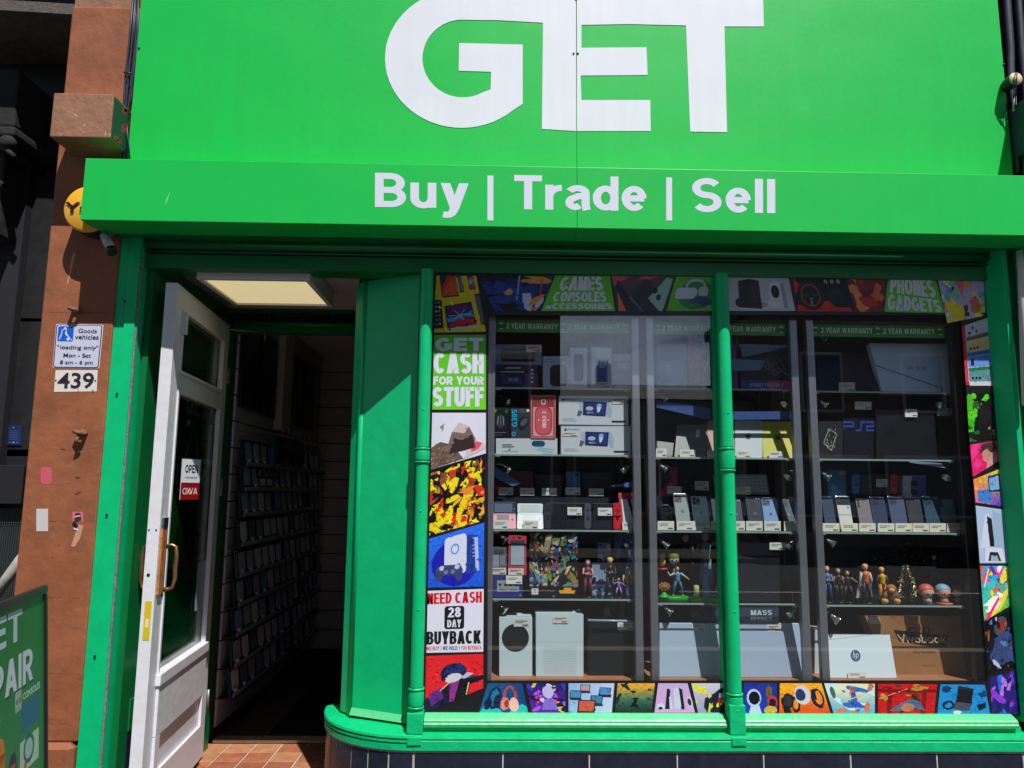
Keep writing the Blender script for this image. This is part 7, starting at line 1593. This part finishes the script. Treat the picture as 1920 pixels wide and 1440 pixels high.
t = thing('ape_toy', (X(1671,1120,3.), 3., z), 'brown sitting ape toy with orange hands and feet', 'figurine')
p_ = at(1670,1116,3.); MB().ball(p_, .028, .024, .030, 12).build('body', plain((110,70,46), .7), t)
h_ = MB().ball(at(1671,1104,2.99), .020, .018, .018, 12).build('head', plain((150,100,56), .7), t); MB().ball(at(1672,1107,2.975), .013, .010, .009, 10).build('muzzle', plain((206,150,90), .6), h_)
for xx in (1659,1682):
    MB().ball(at(xx,1127,2.98), .014, .014, .012, 10).build('foot', plain((206,150,80), .6), t)
    MB().tube([at((xx+1671)/2,1108,2.995), at(xx,1116,2.985), at(xx+1,1124,2.98)], [.008,.009,.009], 8).build('arm', plain((110,76,56), .7), t)
t = thing('gold_tree', (X(1700,1125,3.06), 3.06, z), 'small ornamental tree covered in glittering gold leaves', 'ornament')
m = MB(); r = random.Random(8); xc = X(1700,1100,3.06); zt_ = Z(1062,3.06,1700); H = zt_-z
for k in range(330):
    h = r.random()**1.3; rad = .046*(1-h)*r.uniform(.5,1.05)+.003; a = r.random()*6.28; p = Vector((xc+rad*math.cos(a), 3.06+rad*math.sin(a), z+.012+h*H*.95)); s_ = r.uniform(.002,.0045)
    d = Vector((math.cos(a), math.sin(a), r.uniform(-.4,.6))).normalized(); u_ = d.orthogonal().normalized()
    m.add([p, p+d*s_*1.4+u_*s_*.6, p+d*s_*2.4, p+d*s_*1.4-u_*s_*.6], [(0,1,2,3)], 0)
m = m.build('leaves', mat('gold_foil', (.75,.60,.30), .3, .8), t); m['kind'] = 'stuff'
MB().tube([(xc,3.06,z+.0005),(xc,3.06,z+H*.95)], [.005,.001], 6).build('trunk', M_BLACK, t)
t = thing('ornament_branches', (X(1690,1050,3.2), 3.2, z+.04), 'dark branching ornament with sparse gold leaves at the back of the toy shelf', 'ornament')
m = MB(); g = MB(); r = random.Random(12)
for (px, py) in ((1640,1040),(1662,1030),(1695,1015),(1672,1032),(1730,1028),(1715,1044),(1780,1038),(1650,1052),(1705,1020),(1770,1050)):
    e_ = at(px, py, 3.2+r.uniform(-.02,.02)); b_ = Vector((X(1700,1100,3.2)+r.uniform(-.03,.03), 3.2, z+.041)); md = (e_+b_)/2+Vector((r.uniform(-.02,.02),0,.01))
    m.tube([b_, md, e_], [.0035,.0022,.001], 5)
    for k in range(12):
        q = md.lerp(e_, r.uniform(.3,1.08))+Vector((r.uniform(-.012,.012), r.uniform(-.008,.008), r.uniform(-.012,.012))); s_ = r.uniform(.003,.007); d = Vector((r.uniform(-1,1), r.uniform(-.4,.4), r.uniform(-.3,1))).normalized(); u_ = d.orthogonal().normalized()
        g.add([q, q+d*s_+u_*s_*.4, q+d*s_*2, q+d*s_-u_*s_*.4], [(0,1,2,3)], 0)
m.build('branches', plain((60,44,24), .6), t); g = g.build('leaves', mat('dull_gold', (.35,.26,.10), .4, .6), t); g['kind'] = 'stuff'
for lab, px, cy, hc, bc, rad in (('big headed toy with pink red hair on the toy shelf',1738,1110,(196,90,80),(200,170,150),13),('big headed toy with pale blue hair and an orange base',1769,1110,(120,160,190),(190,150,130),13),('big headed toy with a dark red cap at the right end of the toy shelf',1795,1110,(130,50,56),(150,90,60),10)):
    t = thing('chibi_toy', (X(px,cy,3.01), 3.01, z), lab, 'figurine')
    p_ = at(px,cy,3.01); s_ = rad*3.01/1400
    h_ = MB().ball(p_, s_*.92, s_*.85, s_*.85, 14).build('head', plain((206,160,130), .5), t)
    MB().ball(p_+Vector((0,.006,.006)), s_*1.06, s_*.98, s_*.92, 14).build('hair', plain(hc, .5), h_)
    for sd in (-1,1): MB().ball(p_+Vector((sd*s_*.34,-s_*.84,-s_*.2)), s_*.13, n=6).build('eye', plain((20,20,26), .3), h_)
    MB().lathe((p_.x, p_.y, z+.004), [(0,0),(s_*.6,0),(s_*.55,s_*.5),(s_*.3,s_*1.0)], n=12).build('body', plain(bc, .5), t)
    MB().lathe((p_.x, p_.y, z+.0005), [(0,0),(s_*1.1,0),(s_*1.05,.004),(0,.004)], n=18).build('base', plain((210,110,50) if 'orange' in lab else (30,36,50), .4), t)
# bottom shelf
z = C3[4]
slab('white_box', 'narrow white box at the left corner of the right cabinet floor', 'box', ((1528,1180),(1552,1274)), DG+.06, (206,210,214), th=.10, zs=z, art=Art().line(.2,.7,.9,.7,.01,(150,156,160)))
slab('laptop_box', 'brown cardboard laptop box with black diagonal lettering band', 'box', [(1668,1273),(1812,1273),(1800,1160),(1621,1150)], DG+.06, (150,104,66), th=.06, zs=z, D1=DG+.09, rough=.8,
  art=Art().grid(lambda u, v: mixc((158,112,72),(146,100,62),hsh(u*.5,v*.5)), 6, 6).poly([(.25,.76),(.84,.66),(.80,.45),(.68,.45),(.27,.56)],(30,26,24)).text('Vivobook',.27,.53,.82,.68,(206,170,130), bold=.012)
   .rect(.42,.70,.50,.80,(34,28,26)).rect(.44,.72,.48,.78,(150,104,66)).rect(.57,.70,.65,.80,(34,28,26)).rect(.59,.72,.63,.78,(150,104,66))
   .text('WOW THE WORLD',.39,.36,.66,.395,(66,46,34)).text('Made to wow',.46,.14,.60,.165,(96,66,44)).line(.1,.58,.75,.9,.004,(90,60,40)).rect(.02,.86,.14,.98,(190,186,176)))
A = Art().rect(.004,.004,.996,.996,(208,220,226)).ell(.42,.50,.075,.135,(36,90,130),30)
A.text('hp', .375,.40,.465,.60,(214,226,234), bold=.0, shear=.25).line(.0,.86,.78,1.0,.006,(150,160,170))
slab('laptop', 'white silver laptop with a round blue logo leaning on the cardboard box', 'laptop', [(1553,1274),(1682,1274),(1668,1187),(1552,1190)], DG-.005, (206,218,224), th=.016, zs=z, D1=DG+.04, rc=.004, art=A)
MB().box(X(1556,1185,3.08), X(1640,1185,3.08), 3.06, 3.1, Z(1205,3.08,1600), Z(1182,3.08,1600)).build('laptop_base', plain((186,198,206), .4), label='upper edge of the open white laptop behind its lid', cat='laptop part') if False else None
card(1590, 1260, 1625, 1275, DG-.012, 'price card before the white silver laptop', zs=z+.0005)
